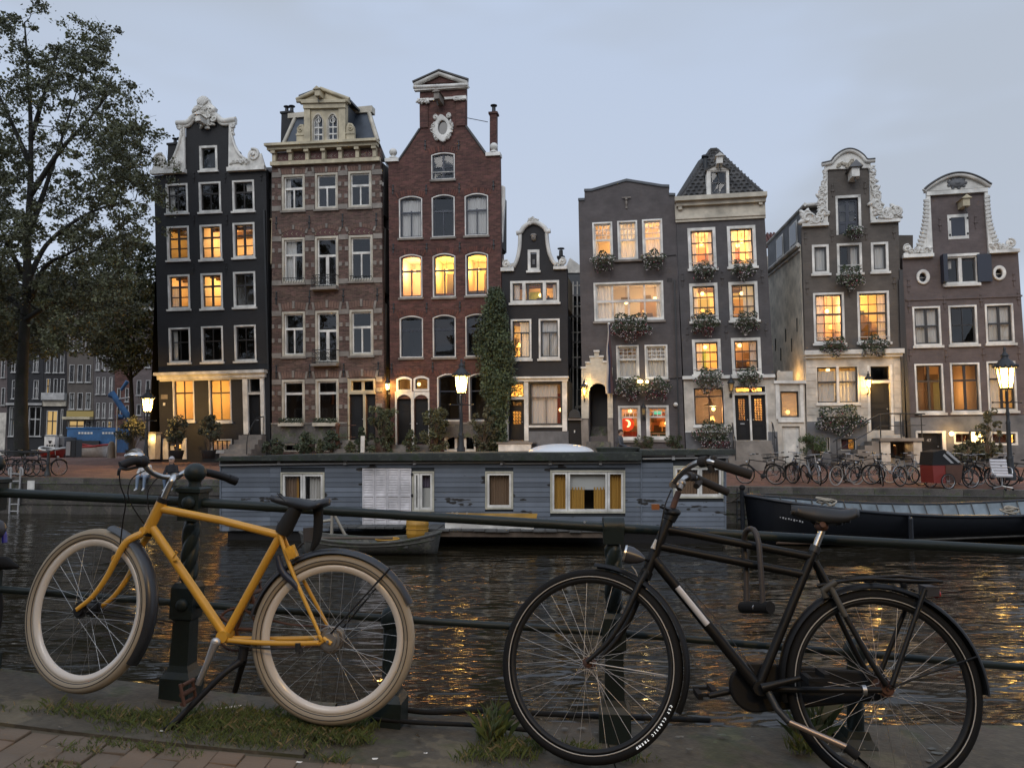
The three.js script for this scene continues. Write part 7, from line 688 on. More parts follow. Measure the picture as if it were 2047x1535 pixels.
const up=P(1640,1000).sub(P(1640,1030)).normalize();saddle(t,P(1582,997),P(1714,1013),up,nrm,0.03,0.096,0.062,mat([0.014,0.014,0.014],0.55),'saddle',0.02);new GB().tube(curve([P(1606,1018,0.02),P(1632,1046,0.028),P(1662,1046,0.04),P(1690,1038,0.06)],10),0.0035,6).tube(curve([P(1606,1018,-0.02),P(1632,1046,-0.028),P(1662,1046,-0.04),P(1690,1038,-0.06)],10),0.0035,6).put('saddle_rail',M.iron,t);const sp1=new GB();for(const s of[-0.05,0.05]){const Q=[];for(let i=0;i<=40;i++){const a=i*0.9;Q.push(P(1686+Math.cos(a)*6,1034+i*0.35,s+Math.sin(a)*0.014));}sp1.tube(Q,0.0028,5);}sp1.put('saddle_spring',M.iron,t);
{const q=new THREE.Quaternion().setFromUnitVectors(V(0,0,1),nrm),c=P(1512,1376,-0.05),d=rh.clone().addScaledVector(nrm,-0.05),m4=new THREE.Matrix4().compose(V(0,0,0),q,V(1,1,1)),inv=q.clone().invert();const l=(v)=>{const w=v.clone().applyQuaternion(inv);return[w.x,w.y,w.z];};const a=l(c),b=l(d),pts=[];for(let i=0;i<=16;i++){const g=Math.PI/2+i/16*Math.PI;pts.push([a[0]+ Math.cos(g)*0.092,a[1]+ Math.sin(g)*0.092]);}for(let i=0;i<=10;i++){const g=-Math.PI/2+i/10*Math.PI;pts.push([b[0]+ Math.cos(g)*0.05,b[1]+ Math.sin(g)*0.05]);}const E=new GB().ext(pts,-0.018,0.018,0.008),G=new GB();G.add(E.geo(),m4.clone().multiply(new THREE.Matrix4().makeTranslation(0,0,a[2])));G.put('chain_case',mat([0.007,0.007,0.007],0.55,{specularIntensity:0.4}),t);}
new GB().tube([P(1516,1372,0.062),P(1560,1360,0.066),P(1600,1350,0.068)],[0.016,0.0115,0.0115],10).put('crank',blk,t);new GB().tube([P(1516,1375,-0.075),P(1460,1388,-0.078),P(1424,1396,-0.078)],[0.016,0.012,0.012],10).put('crank',blk,t);const ped=(p)=>{const G=new GB();for(const d of[-0.028,0.028])G.add(new THREE.BoxGeometry(0.02,0.022,0.09),new THREE.Matrix4().makeTranslation(p.x+d,p.y+d*0.3,p.z));G.add(new THREE.BoxGeometry(0.07,0.012,0.012),new THREE.Matrix4().makeTranslation(p.x,p.y,p.z+0.042)).add(new THREE.BoxGeometry(0.07,0.012,0.012),new THREE.Matrix4().makeTranslation(p.x,p.y,p.z-0.042));G.put('pedal',M.rubber,t);};ped(P(1612,1346,0.115));ped(P(1420,1390,-0.13));
const C=new GB();for(const s of[-0.055,0.055])C.tube(curve([P(1656,1166,s*0.6),P(1720,1158,s),P(1800,1162,s),P(1872,1164,s)],12),0.0065,8);for(const x of[1690,1740,1790,1840,1872])C.tube([P(x,1161 +(x-1690)*0.014,-0.055),P(x,1161 +(x-1690)*0.014,0.055)],0.005,6);C.tube([P(1690,1156,0),P(1800,1152,0),P(1874,1160,0)],0.006,8);for(const s of[1,-1])C.tube([P(1838,1178,0.055*s),P(1768,1366,0.075*s)],0.0095,8);C.tube([P(1630,1172,0.03),P(1660,1166,0.034)],0.008,6).tube([P(1806,1164,0.0),P(1808,1178,0.0)],0.012,8);C.put('carrier',blk,t);
new GB().add(new THREE.BoxGeometry(0.05,0.035,0.06),new THREE.Matrix4().makeTranslation(...P(1858,1180,0).toArray())).put('rear_lamp',M.lampcase,t);new GB().ball(...P(1872,1186,0).toArray(),0.022,0.7,0.8,1.2).put('lamp_lens',mat([0.3,0.02,0.015],0.25),t);new GB().tube(curve([P(1765,1372,0.07),P(1850,1340,0.07),P(1945,1312,0.03)],10),0.004,6).put('mudguard_stay',blk,t);new GB().tube([fh.clone().addScaledVector(fn,0.055),P(1350,1352,0.04)],0.0025,6).tube([fh.clone().addScaledVector(fn,0.052),P(1350,1352,0.04)],0.0025,6).put('mudguard_stay',M.steel,t);
new GB().tube([P(1664,1164,0.05),P(1640,1180,0.04),P(1646,1195,0.04)],0.014,8).tube([P(1652,1170,0.045),P(1682,1232,0.055)],0.012,8).put('wheel_lock',mat([0.05,0.045,0.035],0.5),t);new GB().tube([P(1712,1376,0.062),P(1720,1376,0.062)],0.019,10).put('chain_clamp',M.steel,t);
new GB().tube([P(1566,1436,0.09),P(1672,1482,0.13)],[0.011,0.0125],10).put('kickstand',mat([0.3,0.24,0.2],0.4,{metalness:0.8}),t);new GB().tube([P(1668,1480,0.13),P(1690,1498,0.14)],[0.016,0.018],8).put('kickstand_foot',M.rubber,t);new GB().tube([P(1530,1380,0.05),P(1545,1412,0.07),P(1566,1436,0.09)],0.013,8).put('kickstand_arm',M.iron,t);
new GB().tube(curve([P(1356,1152,0.022),P(1430,1238,0.022),P(1505,1340,0.024)],10),0.0022,5).put('lamp_cable',M.iron,t);
const lk=thing('bicycle_lock','black U shaped shackle lock hanging over the twin top tubes of the black bicycle','bicycle lock',P(1508,1220,0).add(base));const L=(x,y,o)=>P(x,y,o).add(base).sub(lk.position);new GB().tube(curve([L(1497,1208,-0.035),L(1495,1120,-0.035),L(1491,1078,-0.03),L(1494,1060,0),L(1503,1060,0.03),L(1510,1080,0.05),L(1514,1130,0.06),L(1519,1208,0.06)],30),0.0115,10).put('shackle',mat([0.035,0.028,0.024],0.55),lk);new GB().tube([L(1490,1214,-0.055),L(1531,1214,0.085)],0.023,14).put('lock_body',M.rubber,lk);new GB().ball(...L(1506,1214,0.03).toArray(),0.011,1,1,0.5).put('keyhole',M.steel,lk);
}
M.blueframe=mat([0.02,0.02,0.22],0.4,{clearcoat:0.4});
{// ------------------------------------------------ edge of a blue bicycle at the left border
const A=3.2,B=-0.1,nrm=V(B,0.12,1).normalize(),base=onPlane(-150,1395,A,B,0.1),t=thing('bicycle','blue bicycle cut off by the left edge of the photo','bicycle',base,0,'bicycles leaning on the near railing'),P=(x,y,o=0)=>onPlane(x,y,A,B,0.1).addScaledVector(nrm,o).sub(base);
const rh=P(-150,1233),R=160/FOC*-(rh.z+base.z);wheel(t,rh,nrm,R,{tr:0.022,tyre:M.rubber,rimMat:M.steel,spokes:28,seg:56});const fh=P(-640,1218);wheel(t,fh,nrm,R,{tr:0.022,tyre:M.rubber,rimMat:M.steel,spokes:28,seg:56});mudguard(t,rh,nrm,R+0.018,0.78,2.6,M.blueframe,0.032);new GB().tube([P(-30,1122),P(10,1126),P(36,1134)],[0.02,0.03,0.006],10).put('mudguard_flap',M.rubber,t);const F=new GB();F.tube([P(-250,1050),P(-360,1240)],0.017,10).tube([P(-480,1010),P(-360,1240)],0.018,10).tube([P(-486,1000),P(-255,1060)],0.016,10).tube([P(-500,960),P(-476,1040)],0.02,10).tube([P(-252,1060),P(-150,1233)],0.01,8).tube([P(-360,1240),P(-150,1233)],0.01,8).tube([P(-478,1040),P(-560,1150),P(-640,1218)],0.012,8);F.put('frame',M.blueframe,t);new GB().tube(curve([P(-190,1060),P(-60,1040),P(4,1060),P(8,1085)],12),0.012,8).tube([P(-150,1233,0.06),P(-10,1070,0.05)],0.007,6).put('carrier',M.blueframe,t);saddle(t,P(-300,985),P(-190,985),V(0,1,0),nrm,0.02,0.08,0.04,M.rubber);new GB().tube([P(-250,1050),P(-240,995)],0.013,8).put('seat_post',M.steel,t);new GB().tube(curve([P(-500,950,-0.3),P(-520,930,-0.1),P(-500,950,0),P(-520,930,0.1),P(-450,940,0.3)],16),0.012,8).put('handlebar',M.steel,t);
new GB().ball(...P(-2,1058,0.02).toArray(),0.04,1,1.1,1).put('rear_lamp',M.lampcase,t);
}
// ------------------------------------------------ the parked bicycles across the water: one of each kind, then copies
function farBike(label,o={}){
const t=thing('parked_bicycle',label,'bicycle',V(0,0,0),0,'bicycles parked along the far quay'),R=0.345,fm=o.m||M.black,fh=V(0.53,R,0),rh=V(-0.53,R,0),n=V(0,0,1),st=o.steer||0;const fn=n.clone().applyAxisAngle(V(0,1,0),st);
const wo={tr:0.021,seg:28,rad:6,spokes:14,sr:0.0022,tyre:o.tyre||M.rubber,rimMat:o.rim||M.steelold};wheel(t,fh,fn,R,wo);wheel(t,rh,n,R,wo);mudguard(t,rh,n,R+0.014,0.1,2.7,fm,0.026);mudguard(t,fh,fn,R+0.014,0.5,2.9,fm,0.026);
const bb=V(-0.08,0.29,0),hT=V(0.36,0.86,0),hB=V(0.4,0.70,0),sc=V(-0.24,0.78,0),F=new GB();F.tube([hT,hB],0.02,6).tube([hB,bb],0.018,6).tube([sc,bb],0.016,6).tube([bb,rh],0.012,5).tube([sc,rh],0.01,5).tube(curve([hB,V(0.45,0.5,0),fh],5),0.015,6);if(o.step)F.tube(curve([hT,V(0.2,0.5,0),V(-0.14,0.45,0)],6),0.016,6);else F.tube([hT,sc],0.016,6);F.put('frame',fm,t);
const y=1.06,c=Math.cos(st),s=Math.sin(st),hb=(x,z)=>V(0.33+x*c+z*s,y,z*c-x*s);new GB().tube([hT,V(0.33,y,0)],0.013,5).tube(curve([hb(-0.2,-0.28),hb(0.02,-0.2),hb(0.05,0),hb(0.02,0.2),hb(-0.2,0.28)],10),0.012,5).put('handlebar',M.steel,t);new GB().tube([hb(-0.12,-0.26),hb(-0.22,-0.29)],0.018,6).tube([hb(-0.12,0.26),hb(-0.22,0.29)],0.018,6).put('grip',M.rubber,t);saddle(t,V(-0.1,0.95,0),V(-0.38,0.97,0),V(0,1,0),n,0.025,0.09,0.05,M.rubber);new GB().tube([sc,V(-0.26,0.93,0)],0.013,5).put('seat_post',M.steel,t);
new GB().tube([V(-0.4,0.74,0.06),V(-0.85,0.74,0.06)],0.008,4).tube([V(-0.4,0.74,-0.06),V(-0.85,0.74,-0.06)],0.008,4).tube([V(-0.82,0.74,0.06),V(-0.55,R,0.07)],0.008,4).tube([V(-0.82,0.74,-0.06),V(-0.55,R,-0.07)],0.008,4).put('carrier',fm,t);new GB().ball(0.47,0.78,0,0.045,1.3,1,1,8).put('head_lamp',M.steel,t);new GB().tube([bb.clone().add(V(0,0,0.05)),V(-0.02,0.14,0.06),V(-0.02,0.14,0.14)],0.013,5).tube([bb.clone().add(V(0,0,-0.05)),V(-0.14,0.44,-0.06),V(-0.14,0.44,-0.14)],0.013,5).ball(-0.08,0.29,0,0.09,1,1,0.3,10).put('crank',M.iron,t);
if(o.basket){const B=new GB();for(let i=0;i<7;i++){const k=i/6;B.tube([[0.5,0.78,lerp(-0.16,0.16,k)],[0.52,1.02,lerp(-0.19,0.19,k)]],0.008,4).tube([[0.78,0.78,lerp(-0.16,0.16,k)],[0.82,1.02,lerp(-0.19,0.19,k)]],0.008,4);}for(const yy of[0.79,0.9,1.02])B.tube([[0.5,yy,-0.18],[0.8,yy,-0.18],[0.8,yy,0.18],[0.5,yy,0.18]],0.008,4,true);B.put('front_basket',M.iron,t);}
return t;
}
// ================================================================ boats
Object.assign(M,{plank:[0.85,1,1.1,1.25].map((k)=>mat([0.15*k,0.17*k,0.2*k],0.75,{map:T.peel})),felt:mat([0.06,0.065,0.055],0.9,{map:T.stone,...bump(T.rough,0.004)}),pipe:mat([0.33,0.32,0.31],0.55),winf:mat([0.6,0.56,0.44],0.6,{map:T.worn}),shut:mat([0.82,0.77,0.76],0.6,{map:T.worn}),deck:mat([0.13,0.125,0.115],0.85,{map:T.grain}),yelp:mat([0.55,0.28,0.03],0.5,{map:T.worn}),hull:mat([0.007,0.008,0.011],0.4),tan:mat([0.16,0.1,0.065],0.7,{map:T.worn}),inner:mat([0.28,0.33,0.36],0.6,{map:T.worn}),oldwood:mat([0.15,0.14,0.12],0.85,{map:T.stone}),rope:mat([0.32,0.28,0.22],0.9),plastic:mat([0.62,0.62,0.62],0.35)});
{// ------------------------------------------------ blue plank houseboat; its near face stands on Z = 21.55 - 0.06 x
const A=21.55,B=-0.06,L=(x,y,o=0)=>onPlane(x,y,A-o,B),base=L(440,1086);base.y=WATER;const turn=-Math.atan(0.06),t=thing('houseboat','long blue weatherboarded houseboat with flat green roof moored at the far quay','houseboat',base,turn),u=V(1,0,0.06).normalize(),at=(x,y,o=0)=>{const q=L(x,y,o).sub(base);return[q.x*u.x+q.z*u.z,q.y];};
const x0=at(440,1000)[0],x1=at(1452,1000)[0],D=4.1,holes=[],q4=(a,b,c,d)=>[at(a,d),at(c,d),at(c,b),at(a,b)];
const win=(a,b,c,d,cols,cur)=>{const q=q4(a,b,c,d);holes.push([a,b,c,d]);const e=at(0,b),w=new GB().ext(q,-0.1,0.045,0.006,[q4(a+3.4,b+3.4,c-3.4,d-3.4)]).put('window',M.winf,t);const tot=cols.reduce((s,k)=>s+k,0);let x=a+3.4;const W=c-a-6.8;cols.forEach((k,i)=>{const x2=x+W*k/tot;const f=new GB().ext(q4(x+0.3,b+3.6,x2-0.3,d-3.6),-0.07,0.02,0.004,[q4(x+4.6,b+8,x2-4.6,d-8.4)]).put('sash',M.white,w);new GB().quad(...q4(x+3,b+6,x2-3,d-6).map((p)=>[...p,-0.03])).put('pane',M.glass,w);for(const[s0,s1,t0,t1,m]of cur[i]||[]){const g=new GB(),N=Math.max(4,Math.round((s1-s0)*(x2-x)/ 1.6));let pr=null;for(let j=0;j<=N;j++){const p=lerp(x,x2,lerp(s0,s1,j/N)),z=-0.17 +(m===M.blind?0:0.025*Math.sin(j*1.7)),h=[[...at(p,lerp(b,d,t0)),z],[...at(p,lerp(b,d,t1)),z]];if(pr)g.quad(pr[1],h[1],h[0],pr[0]);pr=h;}g.put(m===M.blind?'blind':'curtain',m,w);}x=x2;});return w;};
win(561,944,649,1006,[1,1],[[[0.05,0.62,0,1,M.brownc],[0.6,0.72,0,1,M.ochre]],[[0.25,0.95,0,1,M.curtain]]]);win(824,942,868,1023,[1,2.2],[[],[[0.1,0.95,0.1,0.4,mat([0.12,0.1,0.14],0.9)],[0.05,0.98,0.42,0.98,M.blind]]]);win(970,942,1026,1018,[1],[[[0.02,0.98,0,1,M.brownc]]]);win(1100,940,1250,1026,[1,2.5,1],[[[0.1,0.95,0,1,M.ochre]],[[0.02,0.98,0,0.46,M.blind],[0.03,0.42,0.4,1,M.ochre],[0.66,0.97,0.4,1,M.ochre]],[[0.1,0.95,0,1,M.ochre]]]);win(1346,931,1446,996,[1.15,1],[[[0.02,0.98,0,1,M.brownc]],[[0.02,0.98,0,1,M.brownc]]]);
for(let r=0;r<14;r++){let y=925+r*9.75,yb=y+9.75;let segs=[[440,540],[540,720],[720,1000],[1000,1282],[1283,1452]].map(([a,b])=>[a+rr(0,0),b]);if(r>0&&r<13)segs=segs.map(([a,b])=>[a,b]);for(const[a,b,c,d]of[...holes,[725,936,823,1060]])segs=segs.flatMap(([s,e])=>(yb<b||y>d||e<a||s>c)?[[s,e]]:[[s,a],[c,e]].filter(([p,q])=>q-p>1.5));for(const[s,e]of segs){const k=0.1,q=q4(s+k,y+0.25,e-k,yb-0.25),g=new GB();const z0=0.008,z1=0.024+rr(-0.003,0.003);const[bl,br,tr,tl]=q;g.quad([...bl,z1],[...br,z1],[...tr,z0],[...tl,z0]).quad([bl[0],bl[1],-0.02],[br[0],br[1],-0.02],[...br,z1],[...bl,z1]).quad([...br,z1],[br[0],br[1],-0.02],[tr[0],tr[1],-0.02],[...tr,z0]).quad([bl[0],bl[1],-0.02],[...bl,z1],[...tl,z0],[tl[0],tl[1],-0.02]);g.put('plank',M.plank[Math.floor(rng()*4)],t);}}
new GB().ext(q4(440,912,1452,1062),-0.12,-0.021,0,holes.map((h)=>q4(h[0]+ 0.5,h[1]+ 0.5,h[2]- 0.5,h[3]- 0.5))).put('wall',mat([0.035,0.04,0.045],0.9),t);const yT=at(1000,912)[1],yB=at(1000,1062)[1];new GB().rect(x0,yB,x0+0.12,yT-0.1,-D,-0.125).rect(x1-0.12,yB,x1,yT,-D,-0.125).rect(x0+0.125,yB,x1-0.125,yT-0.1,-D,-D+0.1).put('end_wall',M.plank[1],t);new GB().rect(x0+0.125,yB,x1-0.125,yB+0.05,-D+0.1,-0.125).rect(x0+0.13,yB,x1-0.13,yT-0.2,-1.3,-1.25).put('room',M.roomdark,t);
for(const x of[1282,1450.5,441])new GB().ext(q4(x-1.2,922,x+1.2,1060),0.01,0.05,0).put('corner_board',M.plank[2],t);
{const a=at(436,922),b=at(1281,905),c=at(1466,899),yl=at(436,921)[1],ym=at(1281,921)[1];new GB().qp([[a[0],yl],[b[0],ym],[b[0],at(1281,903)[1]],[at(1000,908)[0],at(1000,905)[1]],[at(560,908)[0],at(560,909)[1]],[a[0]+ 0.15,at(440,917)[1]]].slice(0,4),-D-0.2,0.26);const pts=[[a[0],yl],[b[0],ym],[b[0],at(1281,903.5)[1]],[at(1000,900)[0],at(1000,904.5)[1]],[at(600,900)[0],at(600,908)[1]],[at(450,900)[0],at(450,913)[1]]];new GB().ext(pts,-D-0.2,0.3,0.02).put('roof',M.felt,t);new GB().ext([at(1279,911),at(1467,909),at(1467,898),at(1279,899)],-D-0.1,0.22,0.02).put('raised_roof',M.felt,t);new GB().ext([[x0,at(440,926)[1]],[b[0],at(1281,926)[1]],[b[0],ym+0.02],[x0,yl+0.02]],-0.1,0.06,0).put('eaves_board',M.deck,t);new GB().tube([[...at(441,930),0.1],[...at(700,925.5),0.11],[...at(1004,923.5),0.1],[...at(1012,926),0.1],[...at(1281,924),0.1]],0.03,8).tube([[...at(1284,917),0.1],[...at(1456,914),0.1]],0.028,8).put('gutter_pipe',M.pipe,t);for(const x of[560,692,830,1003,1100,1200,1345,1420]){const p=at(x,x>1282?915.5:925);new GB().rect(p[0]- 0.04,p[1]- 0.05,p[0]+ 0.04,p[1]+ 0.06,0.06,0.15).put('pipe_clip',M.pipe,t);}}
{const s=new GB();for(let i=0;i<4;i++){const a=725+i*24.5+0.3,b=a+24;const p=new GB().ext(q4(a,936,b,1048),0.03,0.075,0.003,[q4(a+2.2,939,b-2.2,989),q4(a+2.2,993,b-2.2,1044)]).put('shutter',M.shut,t);const g=new GB();for(const[y0,y1]of[[939,989],[993,1044]])for(let k=0;k<10;k++){const y=lerp(y0,y1,(k+0.5)/ 10),A0=at(a+2.2,y+2.2),B0=at(b-2.2,y+2.2),h=0.064;g.quad([A0[0],A0[1],0.066],[B0[0],B0[1],0.066],[B0[0],B0[1]+ h,0.036],[A0[0],A0[1]+ h,0.036]).quad([B0[0],B0[1]- 0.004,0.06],[A0[0],A0[1]- 0.004,0.06],[A0[0],A0[1]+ h-0.004,0.03],[B0[0],B0[1]+ h-0.004,0.03]);}g.put('louvre',M.shut,p);}for(const y of[948,990]){const c=at(824,y);new GB().ball(c[0],c[1],0.06,0.035,1,1.5,1,8).put('hinge',M.iron,t);}}
{const c=[...at(1122,905),-1.9],w=at(1195,905)[0]- at(1050,905)[0];new GB().add(new THREE.SphereGeometry(w/2,32,12,0,6.283,0,Math.PI/2),new THREE.Matrix4().makeTranslation(c[0],c[1]- 0.02,c[2]).scale(V(1,0.27,1))).put('roof_dome',M.plastic,t);const h=new GB(),e=at(1238,908);for(let i=0;i<4;i++){const P=[];for(let k=0;k<28;k++){const a=k/28*6.283;P.push([e[0]+ Math.cos(a)*(0.52+i*0.03),e[1]+ 0.03+i*0.045,-0.5+Math.sin(a)*0.42]);}h.tube(P,0.03,6,true);}h.put('hose_coil',M.felt,t);}
{const h0=at(450,1060),y=WATER;new GB().rect(x0+0.2,-0.45,x1-0.1,yB-0.005,-D+0.1,-0.1).put('hull',M.black,t);const a=at(930,1052)[0],b=at(1205,1052)[0],yt=at(1000,1058,1.2)[1];for(let i=0;i<16;i++){const xx=lerp(a-1.2,b,i/16);new GB().rect(xx+0.008,yt-0.05+rr(-0.01,0.01),lerp(a-1.2,b,(i+1)/ 16)- 0.008,yt+rr(-0.008,0.008),0.06,1.3+rr(-0.06,0.05)).put('deck_board',M.deck,t);}new GB().rect(a-1.2,yt-0.2,b,yt-0.062,0.1,1.2).put('deck_beam',M.wood,t);const c=at(655,1052)[0],d=at(815,1052)[0];for(let i=0;i<9;i++)new GB().rect(lerp(c,d,i/9)+ 0.008,yt-0.06,lerp(c,d,(i+1)/ 9)- 0.008,yt-0.01+rr(-0.01,0.01),0.06,0.7).put('deck_board',M.deck,t);for(const[s,e]of[[460,560],[940,1000],[1190,1240]])new GB().ext(q4(s,1050,e,1060),0.05,0.09,0).put('skirt_board',M.deck,t);}
const put=(x,y,o)=>{const p=at(x,y,o);return V(p[0]*u.x-o*0.06,p[1],p[0]*u.z+o).add(base);};
{const p=put(980,1056,0.75),k=thing('deck_chest','white chest under a yellow tarpaulin on the houseboat deck','chest',p,turn);const w=2.35,h=0.32;new GB().rect(-w/2,0,w/2,h,-0.3,0.3).put('chest',M.white,k);const g=new GB(),N=16;for(let i=0;i<N;i++){const f=(i)=>lerp(-w/2-0.06,w/2+0.08,i/N),d=(i)=>0.1+0.03*Math.sin(i*1.1)+(i>N-2?0.16:0);g.quad([f(i),h+0.02,0.33],[f(i+1),h+0.02,0.33],[f(i+1),h+0.05,-0.33],[f(i),h+0.05,-0.33]).quad([f(i),h-d(i),0.345],[f(i+1),h-d(i+1),0.345],[f(i+1),h+0.02,0.33],[f(i),h+0.02,0.33]);}g.put('tarpaulin',M.yelp,k);}
{const p=put(834,1080,1.7),k=thing('yellow_barrel','yellow ribbed plastic barrel standing in the old rowing boat','barrel',p);new GB().lathe([[0.001,0.56],[0.28,0.55],[0.29,0.42],[0.3,0.4],[0.285,0.38],[0.28,0.2],[0.295,0.18],[0.275,0.16],[0.25,0],[0.001,0]],0,0,0,28).put('barrel',M.yelp,k);new GB().add(new THREE.TorusGeometry(0.286,0.012,6,28),new THREE.Matrix4().makeTranslation(0,0.3,0).multiply(rotM(Math.PI/2,0,0))).put('rib',M.yelp,k);}
{const p=put(655,1074,1.5),k=thing('timber_frame','bare timber trestle frame standing on the rowing boat behind the yellow bicycle saddle','trestle',p,0.2);const G=(a,b)=>new GB().tube([a,b],0.04,4).put('timber',M.rope,k);G([-0.25,0,0],[-0.25,0.75,0]);G([0.1,0,0.1],[0.1,0.8,0.1]);G([-0.25,0.08,0],[0.45,0.02,0.1]);G([0.1,0.7,0.1],[0.45,0.05,0.12]);G([-0.25,0.4,0],[0.1,0.45,0.1]);new GB().rect(-0.3,0.001,0.5,0.05,-0.25,0.2).put('board',M.deck,k);}
}
function hullOf(parent,len,beam,depth,sheer,name,m,mi,o={}){
const N=28,K=8,S=(i,k,inn)=>{const t=i/N*2-1,b=beam/2*Math.pow(Math.max(0,1-Math.pow(Math.abs(t),o.full||2.6)),0.6)-(inn?0.04:0),top=depth+sheer*t*t*(t<0?1:o.stern??0.7),a=k/K*Math.PI/2;return[t*(len/2)*(1 -(o.rake??0.06)*(1-k/K)),Math.max(inn?0.06:0,lerp(0,top,Math.pow(k/K,1.15))),Math.max(0,b)*Math.pow(Math.sin(a),0.55)];};
const G=new GB(),I=new GB();for(let i=0;i<N;i++)for(let k=0;k<K;k++)for(const s of[1,-1]){const f=(p)=>[p[0],p[1],p[2]*s],q=[S(i,k),S(i+1,k),S(i+1,k+1),S(i,k+1)].map(f),r=[S(i,k,1),S(i+1,k,1),S(i+1,k+1,1),S(i,k+1,1)].map(f);s>0?G.quad(...q):G.quad(q[3],q[2],q[1],q[0]);s>0?I.quad(r[3],r[2],r[1],r[0]):I.quad(...r);}
part(name,smoothN(G.geo()),m,parent);part('inner_side',smoothN(I.geo()),mi,parent);const gun=(s,r,dy=0)=>{const P=[];for(let i=0;i<=N;i++){const p=S(i,K);P.push([p[0],p[1]+ dy,p[2]*s]);}return new GB().tube(P,r,6);};for(const s of[1,-1])gun(s,o.gun??0.035).put('gunwale',o.gm||m,parent);return S;
}
{// ------------------------------------------------ old wooden rowing boat alongside the houseboat
const a=atY(596,1096,WATER),b=atY(880,1094,WATER);a.z=b.z=-19.25;const w=atZ(881,1080,19.3).x-atZ(594,1080,19.3).x,c=V((atZ(594,1080,19.3).x+atZ(881,1080,19.3).x)/ 2,WATER-0.05,-19.45),t=thing('rowing_boat','weathered grey wooden rowing boat lying alongside the blue houseboat','rowing boat',c,-0.03);const S=hullOf(t,w,1.2,0.36,0.2,'hull',M.oldwood,M.oldwood,{stern:1.1});for(const x of[-0.8,0.1,0.9])new GB().rect(x-0.12,0.24,x+0.12,0.28,-0.48,0.48).put('thwart',M.deck,t);for(const s of[1,-1]){const P=[];for(let i=1;i<28;i++){const p=S(i,6);P.push([p[0],p[1]+ 0.02,p[2]*s+0.01*s]);}new GB().tube(P,0.018,5).put('strake',M.oldwood,t);}new GB().tube([[-1.5,0.42,0.1],[0.6,0.44,0.2]],0.03,6).put('oar',M.wood,t);const R=new GB();for(let i=0;i<4;i++)R.add(new THREE.TorusGeometry(0.2+i*0.03,0.02,5,20),new THREE.Matrix4().makeTranslation(0.45,0.32+i*0.03,0.1).multiply(rotM(Math.PI/2,0,0)));R.put('rope_coil',M.yelp,t);
}
{// ------------------------------------------------ black open barge at right
const c=V(13.75,WATER-0.1,-22.55),t=thing('barge','long black open barge with pale inner planking moored below the parked bicycles','barge',c,Math.atan(0.2)*-0+0.19),len=15.2;t.rotation.x=0.06;const S=hullOf(t,len,2.5,0.92,0.6,'hull',M.hull,M.inner,{full:5,stern:0.5,gun:0.05,gm:M.hull,rake:0.03});
const B=new GB();for(let i=1;i<28;i++){const p=S(i,2),q=S(i+1,2);B.tube([[p[0],0.3,p[2]+ 0.02+0.06],[q[0],0.3,q[2]+ 0.08]],0.06,5,false,false);}B.put('waterline_band',M.tan,t);for(let i=2;i<27;i++)for(const s of[1,-1]){const p=S(i,8,1),q=S(i,4,1);new GB().tube([[p[0],p[1],(p[2]- 0.01)*s],[q[0],q[1],(q[2]- 0.02)*s]],0.022,4).put('rib',M.deck,t);}new GB().rect(-6,0.3,6.2,0.34,-0.95,0.95).put('floor_board',M.deck,t);{const p=S(0,8);new GB().tube([[p[0]- 0.02,0.1,0],[p[0]- 0.06,p[1]+ 0.14,0]],[0.07,0.06],6).put('stem_post',M.hull,t);new GB().ball(p[0]- 0.05,p[1]+ 0.2,0,0.08).put('stem_head',M.rubber,t);}
for(const x of[-3.55,0.1,3.4])new GB().tube([[x,0.95,1.32],[x,0.4,1.34]],[0.07,0.075],10).ball(x,0.95,1.32,0.07).ball(x,0.4,1.34,0.075).tube([[x,1.0,1.3],[x,1.1,1.22]],0.012,4).put('fender',M.hull,t);new GB().rect(-0.13,-0.13,0.13,0.13,0,0.01).geo();{const q=S(2,6),m=part('notice_plate',new GB().rect(-0.13,-0.12,0.13,0.12,0,0.012).geo(),mat([0.35,0.3,0.08],0.6),t);m.position.set(q[0]- 0.1,1.2,q[2]+ 0.2);m.rotation.y=-0.55;const n=part('painted_name',(()=>{const g=new GB();for(let i=0;i<9;i++){const x=i*0.07;g.rect(x,-0.008*(i%3),x+0.03+0.012*(i%2),0.026+0.01*(i%2),0,0.006);}return g.geo();})(),M.pipe,t);n.position.set(q[0]- 0.5,1.0,q[2]- 0.1);n.rotation.set(0,-0.75,-0.12);}
const R=new GB();for(const[x,z]of[[-5.6,0.7],[-0.2,1.0]])for(let i=0;i<5;i++)R.add(new THREE.TorusGeometry(0.14+rr(0,0.06),0.025,5,14),new THREE.Matrix4().makeTranslation(x+rr(-0.1,0.1),0.98 +(x<-4?0.35:0)+ i*0.03,z).multiply(rotM(Math.PI/2+rr(-0.5,0.5),rr(-0.4,0.4),0)));R.put('rope_coil',M.rope,t);
const p=t.localToWorld?V(S(0,8)[0],S(0,8)[1],0).applyAxisAngle(V(0,1,0),t.rotation.y).add(c):c;const e=atZ(1453,1005,22.5);solo('mooring_rope','thin pale mooring rope from the barge bow to the houseboat','rope',new GB().tube(curve([p,p.clone().lerp(e,0.5).add(V(0,-0.08,0)),e],10),0.014,5).geo(),M.rope);
}
